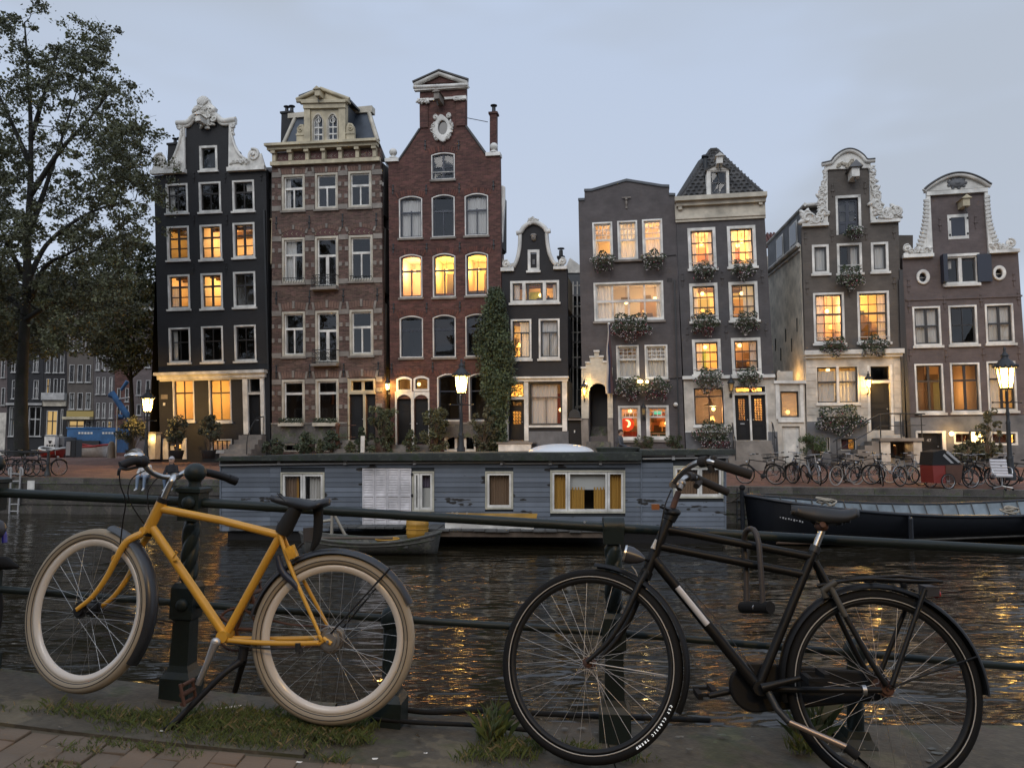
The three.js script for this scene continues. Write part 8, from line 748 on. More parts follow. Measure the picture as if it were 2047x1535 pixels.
{
const at=(x,y,Z)=>atZ(x,y,Z);const bx=(x0,y0,x1,y1,Z,d)=>{const a=at(x0,y1,Z),b=at(x1,y0,Z);return[a,b.x-a.x,b.y-a.y,d];};
const box=(name,label,cat,[p,w,h,d],m,f)=>{const t=thing(name,label,cat,p);new GB().ext([[0,0],[w,0],[w,h],[0,h]],-d,0,0.03).put('body',m,t);f&&f(t,w,h,d);return t;};
box('works_barge','blue steel works barge with lettered side beyond the road','barge',bx(131,857,229,905,56,3),M.hatchblue,(t,w,h)=>{new GB().rect(-0.05,h+0.002,w*0.72,h+0.12,-3,0.05).put('deck_edge',M.hatchblue,t);for(const[x,n]of[[w*0.24,5],[w*0.74,4]]){const g=new GB();for(let i=0;i<n;i++)g.rect(x+i*0.22,h*0.78,x+i*0.22+0.15,h*0.86,0.002,0.02);g.put('side_lettering',M.white,t);}new GB().rect(w*0.36,0.02,w*0.72,h*0.5,0.1,0.3).put('lattice_crate',M.iron,t);});
box('white_container','white site container with dark lettering left of the blue works barge','container',bx(86,873,109,905,54,2),M.white,(t,w,h)=>{const g=new GB();for(let i=0;i<4;i++)g.rect(w*0.25+i*0.17,h*0.4,w*0.25+i*0.17+0.11,h*0.5,0.002,0.02);g.put('lettering',M.black,t);new GB().qp([[w*0.4,h*0.75],[w*0.75,h*0.75],[w*0.62,h*0.58],[w*0.5,h*0.58]],0.002,0.03).put('emblem',M.black,t);});
box('grey_container','smaller grey site container beside the white lettered one','container',bx(111,874,128,905,54.5,2),M.grey,(t,w,h)=>{new GB().rect(w*0.25,h*0.4,w*0.75,h*0.5,0.002,0.02).put('lettering',M.black,t);});box('waste_bin','dark and pale street bin at the road edge','bin',bx(129,879,151,914,46,0.7),M.iron,(t,w,h)=>{new GB().rect(0.05,h*0.1,w*0.5,h*0.9,0.002,0.03).put('bin_front',M.pipe,t);});
for(const[n,x0,x1,y0,y1,Z,m,l]of[['moored_boat',150,216,890,915,50,M.white,'white flat boat with red stripe beyond the road, behind the stone bollard'],['moored_boat',84,130,897,914,49,M.red,'small red and white boat beyond the road behind the black railing post']]){const[p,w,h]=bx(x0,y0,x1,y1,Z,2);p.x +=w/2;p.y -=0.1;const t=thing(n,l,'boat',p,0.05);hullOf(t,w,1.8,h,0.2,'hull',m,M.deck,{full:4,gm:m===M.red?M.white:M.red,gun:0.07});}
{const p=at(221,916,44),t=thing('stone_bollard','rough upright stone bollard at the far road edge','bollard',p);new GB().lathe([[0.22,0],[0.21,0.5],[0.17,0.85],[0.09,0.95],[0.001,0.97]],0,0,0,9).put('stone',M.stone,t);}
{const Z=52,p=at(258,900,Z),t=thing('crane','blue hydraulic crane arm folded above the works barge','crane',p),r=(x,y)=>at(x,y,Z).sub(p);const S=(a,b,w0,w1,n)=>new GB().tube([r(...a),r(...b)],[w0,w1],4).put(n,M.hatchblue,t);S([258,902],[257,836],0.2,0.18,'crane_post');S([257,836],[222,784],0.22,0.2,'crane_boom');S([218,788],[230,794],0.2,0.16,'crane_joint');S([241,780],[254,762],0.1,0.14,'crane_jib');S([232,832],[246,834],0.16,0.16,'crane_base');new GB().tube([r(236,798),r(260,794)],0.06,5).put('piston',M.pipe,t);new GB().tube([r(257,836),r(262,825)],0.18,4).put('crane_seat',M.hatchblue,t);}
{const p=at(230,915,45),t=thing('sign_pole','thin white pole at the far road edge beside the blue crane','pole',p);new GB().tube([V(0,0,0),V(0,at(0,815,45).y-p.y,0)],0.05,6).put('pole',M.white,t);}
}
// ================================================================ trees, vine, shrubs, flower baskets
const bark=mat([0.03,0.027,0.022],0.9,{map:T.stone,...bump(T.rough,0.01)});
{
const Z=32,P=(x,y,dz=0)=>atZ(x,y,Z-dz),b=P(42,912),r=(x,y,dz=0)=>P(x,y,dz).sub(b);
const edge=(y)=>{const K=[[15,60],[45,150],[70,205],[100,222],[140,250],[200,262],[250,288],[330,302],[420,306],[520,304],[580,290],[640,262],[690,205],[720,130]];for(let i=0;i<K.length-1;i++)if(y<=K[i+1][0])return lerp(K[i][1],K[i+1][1],clamp((y-K[i][0])/(K[i+1][0]- K[i][0]),0,1));return 100;};
const cl=[],sup=[];for(let i=0;i<300;i++){const y=16+690*Math.pow(rng(),0.8),e=edge(y)+ rr(-34,16),x=e -(e+330)*Math.pow(rng(),1.2)- 6,d=Math.sqrt(rng())*3.8*(rng()<0.5?-1:1)*clamp((y+60)/ 300,0.3,1);sup.push([x,y,d]);}for(let i=0;i<2300;i++){const q=sup[i%300],g=()=>rng()+ rng()+ rng()- 1.5,x=q[0]+ g()*50,y=q[1]+ g()*38,d=q[2]+ g()*0.9;if((y>600&&Math.abs(x-45)<30&&d>0)||y>715)continue;cl.push([r(x,y,d),rr(0.2,0.5)]);}
tree('plane_tree','large dark leafy tree rising over the left quay beside the black canal house',b,{pts:[r(42,912),r(41,800),r(46,690),r(52,590),r(54,480),r(60,360),r(60,240),r(54,130),r(48,45)].map((p)=>p.toArray()),r0:0.3,r1:0.03},
[[[42,545],[22,505,0.6],[6,470,1],[-30,380,1.6]],[[60,600],[90,532,0.8],[140,505,1.4],[210,470,2]],[[58,465],[95,360,-0.8],[120,285,-1.2],[150,190,-1.5]],[[60,390],[120,300,0.8],[180,235,1.2],[220,180,1.4]],[[54,560],[100,480,-1.2],[190,420,-2],[270,400,-2.4]],[[60,330],[20,240,0.5],[-20,150,0.8]],[[47,640],[120,600,1.2],[220,585,1.8]],[[50,620],[-30,560,-1],[-140,480,-1.5]],[[60,280],[90,180,0.6],[120,90,0.6]]].map((l)=>({pts:l.map((p)=>r(...p).toArray()),r0:0.13,r1:0.025})),cl,{bark,leaves:42,size:0.1,c:[0.085,0.09,0.036]});
}
{
for(const[px,Z,xs,ys,n,l]of[[262,43,[165,338],[470,740],360,'smaller forked quay tree between the big tree and the black house'],[-60,40,[-200,150],[520,730],300,'dense dark tree crown filling the space behind the big trunk at the left edge']]){
const b=atZ(px,905,Z),r=(x,y,d=0)=>atZ(x,y,Z-d).sub(b),cl=[];for(let i=0;i<n;i++){const a=rr(0,6.283),q=Math.sqrt(rng()),cx=(xs[0]+ xs[1])/ 2,cy=(ys[0]+ ys[1])/ 2;cl.push([r(cx+Math.cos(a)*q*(xs[1]- xs[0])/ 2,cy+Math.sin(a)*q*(ys[1]- ys[0])/ 2,rr(-2.4,2.4)*(1-q*0.5)),rr(0.4,0.7)]);}
tree('quay_tree',l,b,{pts:[[px,905],[px+1,820],[px-2,740],[px-8,640],[px-10,540]].map((p)=>r(...p).toArray()),r0:0.17,r1:0.03},[[[px,765],[px-28,715,0.5],[px-50,650,1]],[[px,755],[px+25,730,-0.5],[px+48,680,-0.6]],[[px-2,740],[px+6,660,0.8],[px+16,570,1]]].map((k)=>({pts:k.map((p)=>r(...p).toArray()),r0:0.08,r1:0.02})),cl,{bark,leaves:40,size:0.14,c:[0.09,0.1,0.04]});
}
}
const front=(px,py,off)=>{const q=onPlane(px,py,FA-off*FN,FB);return q;};
{
const b=front(995,905,0.1),t=thing('climbing_plant','tall green climbing plant between the red brick house and the small bell gable house','climbing plant',b,FTURN),L=new Leaves(),S=new GB();const loc=(x,y)=>{const q=front(x,y,0.1).sub(b);return[q.x*FU.x+q.z*FU.z,q.y];};
const w=[[585,990,1000],[620,978,1008],[660,962,1018],[700,956,1026],[740,960,1034],[770,972,1030],[800,982,1014],[850,984,1010],[905,980,1010]];for(let i=0;i<420;i++){const k=rr(0,7.999),j=Math.floor(k),f=k-j,y=lerp(w[j][0],w[j+1][0],f),x=rr(lerp(w[j][1],w[j+1][1],f),lerp(w[j][2],w[j+1][2],f)),c=loc(x,y),z=rr(0.05,0.75),tn=rr(0.6,1.35);for(let q=0;q<32;q++)L.leaf(c[0]+ rr(-0.22,0.22),c[1]+ rr(-0.3,0.22),z+rr(-0.12,0.2),rr(0.05,0.1),[0.08*tn,0.108*tn,0.045*tn],1.9,V(rr(-0.6,0.6),rr(-1,0.2),rr(-0.3,0.8)));}
for(let i=0;i<4;i++)S.tube(curve([[...loc(996+i*2,906),0.05+i*0.04],[...loc(998+rr(-5,5),800),0.15],[...loc(995+rr(-10,10),700),0.2],[...loc(994+rr(-6,6),610),0.2]],14),0.03,5);S.put('stem',M.wood,t);L.put('foliage',t);
}
for(const[x,yb,w,h,n,leaf,c,l,cat,o]of[[609,908,0.9,1.15,700,0.1,[0.04,0.055,0.026],'dark bushy shrub below the left ground window of the brick house',0],[662,908,0.85,1.15,700,0.09,[0.035,0.05,0.024],'dark upright shrub below the second ground window of the banded brick house',0],[722,908,0.6,1.3,600,0.08,[0.03,0.045,0.02],'dark slim shrub before the double door of the banded brick house',0],[764,908,1.25,2.3,1500,0.1,[0.06,0.07,0.032],'tall leafy shrub lit by the wall lantern between banded and red houses',1],[820,908,0.75,1.1,700,0.08,[0.05,0.06,0.026],'small shrub before the arched double doors of the red house',0],[868,908,1.4,2.2,1600,0.1,[0.06,0.066,0.03],'tall loose shrub left of the middle street lamp',1],[966,908,1.1,2.2,1200,0.1,[0.06,0.06,0.03],'tall loose shrub right of the middle street lamp',1],[545,908,1.3,0.75,700,0.09,[0.045,0.055,0.028],'low shrub at the stone steps of the black house',0],[700,908,0.6,0.6,300,0.08,[0.07,0.075,0.03],'small yellowish shrub between the dark shrubs at the brick house',0],[640,908,0.5,0.7,300,0.08,[0.07,0.075,0.03],'pale yellowish shrub between the two shrubs under the brick house windows',0],[1287,897,0.9,0.55,900,0.05,[0.05,0.055,0.018],'round clipped box shrub under the lamp between the two cafe windows',2],[1350,897,0.75,0.55,800,0.05,[0.04,0.05,0.018],'round clipped box shrub right of the cafe windows',2],[1629,915,1.15,0.95,1800,0.05,[0.045,0.065,0.018],'large clipped green shrub in front of the white ground floor',2],[1974,925,1.0,2.2,800,0.1,[0.06,0.06,0.028],'thin climbing shrub between the basement windows at far right',1],[1936,925,1.4,0.9,900,0.08,[0.05,0.055,0.024],'wide low shrub below the bright basement lamp at far right',0]]){const t=thing('shrub',l,'shrub',front(x,yb,1.1),FTURN,'shrubs along the house fronts');bush(t,w,h,w*0.8,n*1.7,leaf*0.75,c.map((x)=>x*1.5),{clumps:cat===2?30:40,cr:cat===2?0.22:0.17,col:cat===1||cat===2});}
for(const[x,y,w,h,l]of[[264,916,1.5,1.2,'leafy small tree in a pot left of the black house'],[352,917,1.15,1.15,'olive tree in a black pot before the lit basement door'],[416,917,1.25,1.15,'pale stemmed olive tree in a black pot before the black house']]){const t=thing('potted_tree',l,'potted tree',front(x,y,1.6),FTURN,'potted trees before the black house');new GB().lathe([[0.001,0],[0.26,0],[0.34,0.38],[0.36,0.4],[0.31,0.4],[0.29,0.34],[0.001,0.34]],0,0,0,16).put('pot',M.iron,t);new GB().tube(curve([[0,0.3,0],[0.05,0.6,0],[-0.03,1.0,0.02]],8),0.06,7).put('trunk',M.wood,t);bush(t,w,h,w,1500,0.075,[0.07,0.075,0.04],{base:0.85,clumps:22,cr:0.24});}
for(const[H0,x,y,w,h,l,red]of[[0,1206,522,46,42,'round flower basket below the left top window of the wide brick house'],[0,1307,518,46,42,'round flower basket below the right top window of the wide brick house'],[0,1260,651,82,56,'broad double flower basket under the wide middle window',1],[0,1259,773,60,46,'flower basket brightly lit by the facade lamp above the cafe',1],[0,1314,775,52,46,'flower basket right of the facade lamp above the cafe',1],[1,1408,540,46,42,'flower basket below the left top window of the tile roofed house'],[1,1486,537,44,46,'flower basket below the right top window of the tile roofed house'],[1,1409,645,52,50,'flower basket below the left second floor window of the tile roofed house',1],[1,1493,642,46,48,'flower basket below the right second floor window of the tile roofed house'],[1,1418,758,52,50,'flower basket over the lit ground window of the tile roofed house'],[1,1497,754,48,46,'flower basket over the double front door'],[1,1425,868,72,58,'big bushel of white flowers below the lit ground window',1],[2,1707,463,36,30,'small flower basket at the loft door under the hoist beam'],[2,1700,553,50,50,'flower basket below the narrow middle window of the brown neck gable house'],[2,1668,690,50,40,'flower basket above the white ground floor, left one'],[2,1747,690,54,42,'flower basket above the white ground floor, right one over the front door'],[2,1680,837,92,58,'wide planter of white flowers under the curtained white ground floor window']]){
const b=front(x,y,0.3),k=b.z / -FOC,t=thing('flower_basket',l,'flower basket',b,FTURN,'flower baskets on the fronts'),W=w*k/2,Hh=h*k/2,L=new Leaves(),F=new Leaves(),n=Math.round(W*Hh*2300);new GB().rect(-W*0.7,-Hh*0.2,W*0.7,Hh*0.15,-0.12,0.1).put('trough',M.wood,t);
for(let i=0;i<n;i++){const a=rr(0,6.283),q=Math.pow(rng(),0.4),lump=1+0.18*Math.sin(a*5+x),px=Math.cos(a)*q*W*lump,py=Math.sin(a)*q*Hh*lump-0.05,z=Math.sqrt(Math.max(0,1-q*q))*0.34*rr(0.2,1.1);const low=py<-Hh*0.45,tn=rr(0.7,1.3),c=low&&red&&rng()<0.5?[0.14,0.02,0.025]:low&&rng()<0.4?[0.05,0.02,0.03]:[0.055*tn,0.08*tn,0.035*tn];L.leaf(px,py,z,rr(0.04,0.085),c,1.5);if(rng()<0.2&&py<Hh*0.6)F.petal(px*1.04,py*1.04,z+0.06,rr(0.015,0.032),rng()<0.9?[0.6,0.54,0.52]:[0.5,0.12,0.16]);}L.put('foliage',t);F.put('blossom',t,petalMat);
}
// ================================================================ lamps
function streetLamp(px,py,Z,s,I,l,foot){const c=foot?atZ(px,py,Z):V(1.6,4.3,2.4),b=foot?atZ(px,foot,Z):V(1.6,0,2.4),t=thing('street_lamp',l,'street lamp',b,0,'crowned street lamps'),y=c.y-b.y;lanternBody(t,s,I,y,6);new GB().lathe([[0.16,0],[0.16,0.25],[0.12,0.3],[0.1,0.7],[0.12,0.75],[0.075,0.82],[0.062,y*0.55],[0.08,y*0.56],[0.055,y*0.58],[0.045,y-0.9*s],[0.075,y-0.86*s],[0.045,y-0.8*s],[0.045,y-0.3*s]],0,0,0,14).put('post',M.iron,t);new GB().tube([[-0.34*s,y-0.58*s,0],[0.34*s,y-0.58*s,0]],0.018,6).ball(-0.34*s,y-0.58*s,0,0.035).ball(0.34*s,y-0.58*s,0,0.035).put('ladder_bar',M.iron,t);const g=new GB();for(let i=0;i<4;i++){const a=i*1.571+0.4;g.tube(curve([[0,y-0.62*s,0],[Math.cos(a)*0.13*s,y-0.5*s,Math.sin(a)*0.13*s],[Math.cos(a)*0.12*s,y-0.26*s,Math.sin(a)*0.12*s]],6),0.016,5);}g.put('lamp_stay',M.iron,t);const cr=new GB();for(let i=0;i<12;i++){const a=i/12*6.283;cr.ball(Math.sin(a)*0.25*s,y+0.29*s,Math.cos(a)*0.25*s,0.03*s,1,1.5,1,6);}cr.put('crown_knob',M.iron,t);}
streetLamp(1023.5+FOC*0.5,888-FOC*1.15,-2.6,1.33,44,'lit street lamp standing behind the photographer on the near quay',0);
streetLamp(921.5,769,29.4,1.33,40,'lit street lamp before the red brick house, in the middle',908);streetLamp(2022,756,25.8,1.4,40,'lit street lamp at the right edge behind the white office chair',960);streetLamp(290,810,36,1.25,40,'lit street lamp half hidden in leaves left of the black house',925);
{const hs=scene.children.filter((o)=>o.name.startsWith('canal_house')),mk=(i,px)=>{const H=Object.create(House.prototype);H.o={};H.g=hs[i];H.pos=hs[i].position;const q=H.pos;H.a=-q.z-FB*q.x;return H;};wallLantern(mk(2),778.5,774,'small lit wall lantern between the banded brick house and the red house',0.62,12);wallLantern(mk(4),1169.5,783,'lit wall lantern at the left of the white stepped porch arch',0.75,5);wallLantern(mk(4),1287,823,'unlit wall lantern between the two cafe windows',0.6,0);wallLantern(mk(5),1461,775,'unlit black wall lantern left of the double front door',0.7,0);wallLantern(mk(6),1733.5,768,'lit wall lantern left of the dark door on the white ground floor',0.7,10);}
// ================================================================ people, seated
function person(label,b,turn,o){const t=thing('person',label,'person',b,turn),J=o.j,S=2.2,mc=new MarchingCubes(o.res||56,M.skin,false,false,60000);const n=mc.size,bones=[];for(let i=0;i<J.length;i++)bones.push(J[i]);
const sd=(x,y,z)=>{let d=1e3;for(const[a,c,ra,rc]of bones){const ax=c[0]- a[0],ay=c[1]- a[1],az=c[2]- a[2],k=clamp(((x-a[0])*ax +(y-a[1])*ay +(z-a[2])*az)/(ax*ax+ay*ay+az*az+1e-9),0,1),e=Math.hypot(x-a[0]- ax*k,y-a[1]- ay*k,z-a[2]- az*k)- lerp(ra,rc,k),h=clamp(0.5+0.5*(d-e)/ 0.03,0,1);d=lerp(d,e,h)- 0.03*h*(1-h);}return d;};
for(let z=0;z<n;z++)for(let y=0;y<n;y++)for(let x=0;x<n;x++)mc.field[x+y*n+z*n*n]=-sd((x/n-0.5)*2*S/2,(y/n-0.5)*2*S/2+0.1,(z/n-0.5)*2*S/2);mc.isolation=0;mc.update();const cnt=mc.count??mc.geometry.drawRange.count,p=[],nn=[],col=[];for(let i=0;i<cnt;i++){const q=[0,1,2].map((k)=>mc.positionArray[i*3+k]*S/2);q[1]+=0.1;p.push(...q);nn.push(mc.normalArray[i*3],mc.normalArray[i*3+1],mc.normalArray[i*3+2]);let best=1e3,c=null;for(const[a,e,ra,re,cc]of bones){const ax=e[0]- a[0],ay=e[1]- a[1],az=e[2]- a[2],k=clamp(((q[0]- a[0])*ax +(q[1]- a[1])*ay +(q[2]- a[2])*az)/(ax*ax+ay*ay+az*az+1e-9),0,1),d=Math.hypot(q[0]- a[0]- ax*k,q[1]- a[1]- ay*k,q[2]- a[2]- az*k)- lerp(ra,re,k);if(d<best){best=d;c=cc;}}col.push(...c);}
const g=new THREE.BufferGeometry();g.setAttribute('position',new THREE.Float32BufferAttribute(p,3));g.setAttribute('normal',new THREE.Float32BufferAttribute(nn,3));g.setAttribute('color',new THREE.Float32BufferAttribute(col,3));part('body',g,new THREE.MeshStandardMaterial({vertexColors:true,roughness:0.8}),t);const h=o.head;new GB().ball(h[0],h[1]+ 0.03,h[2]- 0.012,0.108,0.95,1.05,1.05,16).put(o.cap?'cap':'hair',mat(o.hair,0.8),t);if(o.cap)new GB().ball(h[0],h[1]+ 0.04,h[2]+ 0.1,0.08,0.9,0.2,1,10).put('cap_peak',mat(o.hair,0.8),t);return t;}
const sk=[0.42,0.26,0.18],sit=(top,leg,shoe,d=0)=>{const J=[[[0,0.12,0],[0,0.36,0.02],0.15,0.15,top],[[0,0.36,0.02],[0,0.5,0.04],0.17,0.13,top],[[0,0.5,0.04],[0,0.66,0.07],0.06,0.055,sk],[[0,0.7,0.09],[0,0.76,0.08],0.095,0.1,sk],[[0,0.7,0.185],[0,0.68,0.2],0.018,0.022,sk]];for(const s of[-1,1])J.push([[s*0.17,0.49,0.04],[s*0.25,0.24,0.1],0.06,0.05,top],[[s*0.25,0.24,0.1],[s*0.1,0.16,0.36],0.048,0.036,top],[[s*0.1,0.16,0.36],[s*0.06,0.15,0.43],0.036,0.03,sk],[[s*0.1,0.09,0.02],[s*0.13,0.1,0.46],0.095,0.07,leg],[[s*0.13,0.1,0.46],[s*(0.13+d*s),-0.32,0.44],0.066,0.045,leg],[[s*(0.13+d*s),-0.37,0.44],[s*(0.14+d*s),-0.4,0.6],0.045,0.04,shoe]);return J;};
{const P=(px)=>{const d=ray(px,950),k=27.6 /(-d.z+0.16*d.x);return V(d.x*k,quayY(d.x*k)+ 0.01,d.z*k-0.22);};person('seated person in white top and pale blue jeans on the far quay edge',P(285),0.1,{j:sit([0.5,0.48,0.46],[0.2,0.25,0.32],[0.5,0.5,0.5],-0.03),head:[0,0.75,0.08],hair:[0.05,0.035,0.025]});person('seated person in black top and grey cap on the far quay edge',P(338),0.05,{j:sit([0.012,0.012,0.014],[0.1,0.14,0.2],[0.3,0.3,0.3],0.05),head:[0,0.75,0.08],hair:[0.36,0.36,0.38],cap:1});person('person in grey jacket sitting bent forward outside the cafe window',front(1238,905,1.6).add(V(0,0.1,0)),1.2,{j:sit([0.05,0.055,0.065],[0.03,0.03,0.04],[0.03,0.03,0.03]),head:[0,0.75,0.08],hair:[0.03,0.02,0.015]});}
// ================================================================ parked bicycles and other things on the right quay
{const place=(t,px,py,turn,Z,lean=0)=>{const q=atZ(px,py,Z);t.position.set(q.x,lerp(quayY(q.x),0.4,clamp((Z-quayZ(q.x)- 0.5)/ 7,0,1))+ 0.005,q.z);t.rotation.set(lean,turn,0,'YXZ');};const kinds=[['black upright bicycle',{}],['black bicycle with front basket',{basket:1,steer:0.4}],['grey low step bicycle',{m:mat([0.2,0.21,0.22],0.4),step:1,steer:-0.3}],['dark blue bicycle',{m:M.navy,steer:0.25}],['white tyred black bicycle',{tyre:M.pipe,steer:-0.15}]],made=[];
const list=[[1521,0,2.6,'alone before the stone steps'],[1566,1,1.9,'first of the row, next to the white annex door'],[1588,3,1.35,'second of the row, before the white annex door'],[1626,2,-1.5,'seen head on beside the clipped shrub'],[1612,0,2.2,'just left of the head on one'],[1668,3,2.75,'before the large clipped shrub'],[1692,4,0.5,'at the foot of the stoop steps'],[1712,1,2.3,'leaning below the stoop rail'],[1731,4,0.3,'with pale wheels before the stoop wall'],[1763,0,1.2,'before the lit stoop window'],[1785,2,2.4,'right of the lit stoop window'],[1808,4,0.15,'broadside left of the cargo bicycle'],[1822,2,0.45,'touching the cargo bicycle hood'],[1930,4,0.2,'broadside right of the cargo bicycle'],[1908,3,1.1,'just behind the red cargo box'],[1958,0,2.0,'behind the white office chair at left'],[1980,1,2.7,'behind the white office chair'],[2005,3,0.9,'right behind the white office chair'],[2036,0,2.5,'under the right street lamp']];
list.forEach(([px,k,turn,w],i)=>{const l=kinds[k][0]+ ' ' + w;let t;if(!made[k])t=made[k]=farBike(l,kinds[k][1]);else{t=made[k].clone();t.name=numbered('parked_bicycle');t.userData={...made[k].userData,label:l};scene.add(t);}place(t,px,962,turn,quayZ((px-CX)/ FOC*25.4)+ 1.0 +(i%3)*0.35,rr(-0.08,0.08));});
[[20,1,0.25,'black bicycle with front basket against the railing below the big tree trunk'],[-8,0,0.1,'black upright bicycle at the left edge beside the big tree'],[58,3,-0.2,'dark blue bicycle right of the big tree trunk'],[90,0,1.0,'black upright bicycle beside the small black railing post']].forEach(([px,k,turn,l])=>{const t=made[k].clone();t.name=numbered('parked_bicycle');t.userData={...made[k].userData,label:l,group:'bicycles parked at the left quay railing'};scene.add(t);place(t,px,940,turn,quayZ((px-CX)/ FOC*30.8)+ 0.9);});
{const t=thing('cargo_bicycle','red box cargo bicycle with black rain hood among the parked bicycles','cargo bicycle');place(t,1884,962,0.12,25.9);new GB().qp([[-0.52,0.2],[0.4,0.2],[0.5,0.78],[-0.55,0.78]],-0.33,0.33).put('box',mat([0.2,0.022,0.014],0.5),t);new GB().qp([[-0.1,0.21],[0.42,0.21],[0.52,0.79],[-0.1,0.79]],0.331,0.35).put('side_panel',M.rust,t);new GB().qp([[-0.56,0.785],[0.5,0.785],[-0.1,1.3],[-0.5,1.22]],-0.34,0.34).put('rain_hood',M.black,t);new GB().qp([[0.36,0.86],[0.44,0.89],[0.0,1.26],[-0.06,1.2]],0.341,0.352).qp([[0.1,0.85],[0.2,0.85],[-0.12,1.16],[-0.18,1.1]],0.341,0.352).put('hood_window',M.pipe,t);for(const[x,z,r]of[[-0.1,0.45,0.26],[-0.1,-0.45,0.26],[1.05,0,0.33]])wheel(t,V(x,r,z),V(0,0,1),r,{seg:28,rad:6,spokes:14,sr:0.002,tyre:M.rubber});new GB().tube([[0.4,0.4,0],[0.9,0.35,0],[1.05,0.33,0]],0.025,6).tube([[0.75,0.35,0],[0.9,0.85,0]],0.02,6).tube([[0.45,0.95,-0.28],[0.45,1.0,0.28]],0.015,6).tube([[0.45,0.8,0],[0.45,0.98,0]],0.015,6).put('frame',M.black,t);saddle(t,V(0.78,0.95,0),V(1.02,0.97,0),V(0,1,0),V(0,0,1),0.025,0.09,0.05,M.rubber);}
{const t=thing('office_chair','cream ribbed swivel office chair left on the quay under the right street lamp','office chair');place(t,2004,968,-0.25,25.2);for(let i=0;i<5;i++)new GB().tube([[-0.24,0.56+i*0.095,-0.18-i*0.025],[0.24,0.56+i*0.095,-0.18-i*0.025]],0.056,8).put('back_pad',M.shut,t);for(let i=0;i<5;i++)new GB().tube([[-0.24,0.47,-0.16+i*0.095],[0.24,0.47,-0.16+i*0.095]],0.056,8).put('seat_pad',M.shut,t);for(const s of[-1,1])new GB().tube(curve([[s*0.27,0.75,-0.22],[s*0.29,0.7,0.05],[s*0.27,0.5,0.12],[s*0.26,0.46,-0.1]],10),0.016,6).put('armrest',M.chrome,t);new GB().tube([[0,0.12,0],[0,0.44,0]],0.03,8).put('column',M.steel,t);const g=new GB(),c=new GB();for(let i=0;i<5;i++){const a=i*1.2566+0.3;g.tube([[0,0.14,0],[Math.cos(a)*0.3,0.08,Math.sin(a)*0.3]],0.02,6);c.ball(Math.cos(a)*0.3,0.035,Math.sin(a)*0.3,0.035);}g.put('base',M.chrome,t);c.put('caster',M.rubber,t);}
{const t=thing('quay_railing','short black iron railing with post on the left far quay','railing',atZ(94,952,30.9)),W=(x,y)=>atZ(x,y,30.9 -(94-x)*0.001).sub(t.position);new GB().tube([W(-60,901),W(-10,902),W(94,904)],0.03,6).put('rail',M.iron,t);new GB().tube([W(-60,926),W(-10,927),W(94,928)],0.025,6).put('rail',M.iron,t);new GB().lathe([[0.13,0],[0.12,0.12],[0.07,0.2],[0.06,0.45],[0.09,0.5],[0.06,0.56],[0.05,0.95],[0.08,1.0],[0.001,1.06]],0,0,0,10).put('post',M.iron,t);}
{const t=thing('quay_ladder','pale metal ladder hanging on the left canal wall','ladder',atZ(30,1020,30.6)),W=(x,y)=>atZ(x,y,30.6).sub(t.position);for(const[a,b]of[[21,17],[40,34]])new GB().tube(curve([W(a -(a<30?4:-4),950),W(a -(a<30?4:-4),938),W(a,935),W(a,945),W(b,1036)],16),0.04,6).put('ladder_side',M.pipe,t);for(const y of[947,962,978,993,1008,1022])new GB().tube([W(20,y),W(38,y)],0.03,5).put('rung',M.pipe,t);const s=solo('wall_sign','small white notice plate on the left canal wall','sign',new GB().rect(-0.14,-0.2,0.14,0.2,0,0.02).geo(),M.white);s.position.copy(atZ(61,971,30.25));}
{const t=thing('pillar','pale low wall pillar with a lit lamp left of the black house','pillar',front(306,918,0.6),FTURN);new GB().rect(-0.22,0,0.22,1.25,-0.2,0.2).put('pillar',M.whitewall,t);new GB().rect(-0.26,1.252,0.26,1.33,-0.24,0.24).put('cap',M.stone,t);const b=new GB().ball(0.08,1.0,0.27,0.05);b.put('lamp_bulb',M.bulb2,t);lamp(t,0.08,1.0,0.27,0.9,lin(1,0.8,0.35),3);}
{const t=thing('wall_ladder','dark iron rung ladder on the far quay wall beside the houseboat','ladder',atZ(1482,1000,26.2)),W=(x,y)=>atZ(x,y,26.2).sub(t.position);for(const y of[985,1000,1018,1036])new GB().tube([W(1474,y),W(1497,y)],0.025,5).put('rung',M.iron,t);for(const x of[1474,1497])new GB().tube([W(x,975),W(x,1045)],0.02,5).put('ladder_side',M.iron,t);}
{const t=thing('white_post','white square post behind the houseboat roof','post',front(724.5,910,2.2));new GB().rect(-0.085,0,0.085,0.85,-0.05,0.05).put('post',M.white,t);}
}
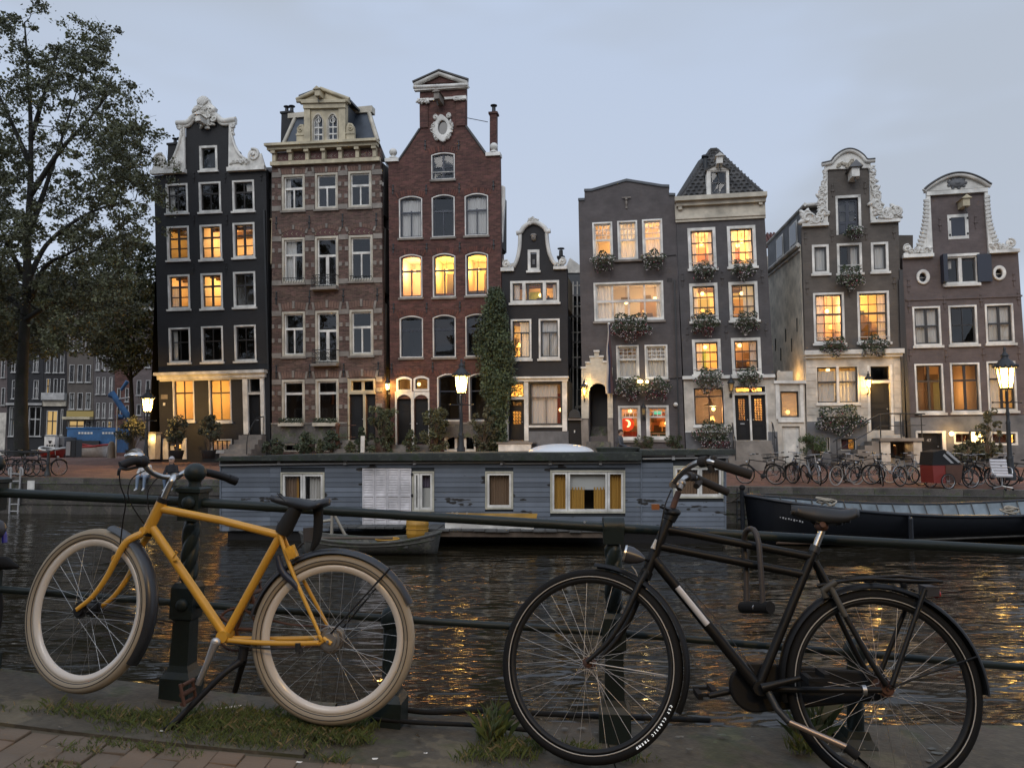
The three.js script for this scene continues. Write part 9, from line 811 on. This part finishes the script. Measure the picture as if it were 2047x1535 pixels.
// ================================================================ houses and trees behind the photographer, mirrored in the panes
{let x=-80;const K=[[9,11,0,[0.1,0.07,0.06]],[7,13,1,[0.06,0.05,0.05]],[8,12,2,[0.14,0.08,0.06]],[7,14,1,[0.05,0.05,0.05]],[8,12,2,[0.1,0.08,0.07]],[7,13,1,[0.12,0.07,0.05]],[9,11,0,[0.08,0.07,0.07]]];for(let n=0;n<14;n++){const[w,h,g,c]=K[(n*3)%7];const t=thing('near_house','house on the near bank behind the photographer, mirrored in the window panes across the water','house',V(x+w/2,0,12),0,'houses behind the photographer'),o=g===0?[[-w/2,0],[w/2,0],[w/2,h],[-w/2,h]]:g===1?[[-w/2,0],[w/2,0],[w/2,h-3],[0,h+1],[-w/2,h-3]]:[[-w/2,0],[w/2,0],[w/2,h-3],[w/3,h-3],[w/3,h-1.5],[w/6,h-1.5],[w/6,h],[-w/6,h],[-w/6,h-1.5],[-w/3,h-1.5],[-w/3,h-3],[-w/2,h-3]];const hs=[];for(let f=0;f<3;f++)for(let k=-1;k<2;k++)hs.push([[k*w*0.3-0.6,1+f*3],[k*w*0.3+0.6,1+f*3],[k*w*0.3+0.6,3+f*3],[k*w*0.3-0.6,3+f*3]]);new GB().ext(o,0,0.3,0,hs).rect(-w/2,0,w/2,h-3.2,5,5.2).put('wall',mat(c,0.85,{map:T.paint}),t);const p=new GB(),fr=new GB();for(const q of hs){p.quad(...[...q].reverse().map((e)=>[...e,0.12]));fr.ext(q,-0.03,0.1,0,[q.map((e)=>[e[0]+(e[0]>(q[0][0]+ q[1][0])/ 2?-0.1:0.1),e[1]+(e[1]>(q[0][1]+ q[2][1])/ 2?-0.1:0.1)])]);}fr.put('window_frames',M.white,t).userData.kind='stuff';p.put('window_panes',M.darkglass,t).userData.kind='stuff';x +=w+0.05;}}
for(const[x,z,l]of[[-21,5.5,'leafy tree far behind the photographer, mirrored in the brick house windows']]){const cl=[];for(let i=0;i<260;i++){const a=rr(0,6.283),q=Math.sqrt(rng()),y=rr(-1,1),k=Math.sqrt(1-y*y);cl.push([V(Math.cos(a)*q*3.9*k,8.2+y*3.6,Math.max(-2.6,Math.sin(a)*q*3.9*k)),rr(0.5,0.8)]);}tree('near_tree',l,V(x,gy(x),z),{pts:[[0,0,0],[0.1,3,0],[0,6,0.1],[0.1,10.5,0]],r0:0.24,r1:0.05},[{pts:[[0.1,3.5,0],[1.2,6,0.4],[2.4,8.4,0.8]],r0:0.1,r1:0.03},{pts:[[0.1,4,0],[-1.2,6.4,0],[-2.4,8.6,-0.6]],r0:0.1,r1:0.03}],cl,{bark,leaves:22,size:0.3,c:[0.04,0.045,0.018]});}
scene.traverse((o)=>{if(o.isMesh){o.castShadow=true;o.receiveShadow=true;}});renderer.render(scene,camera);
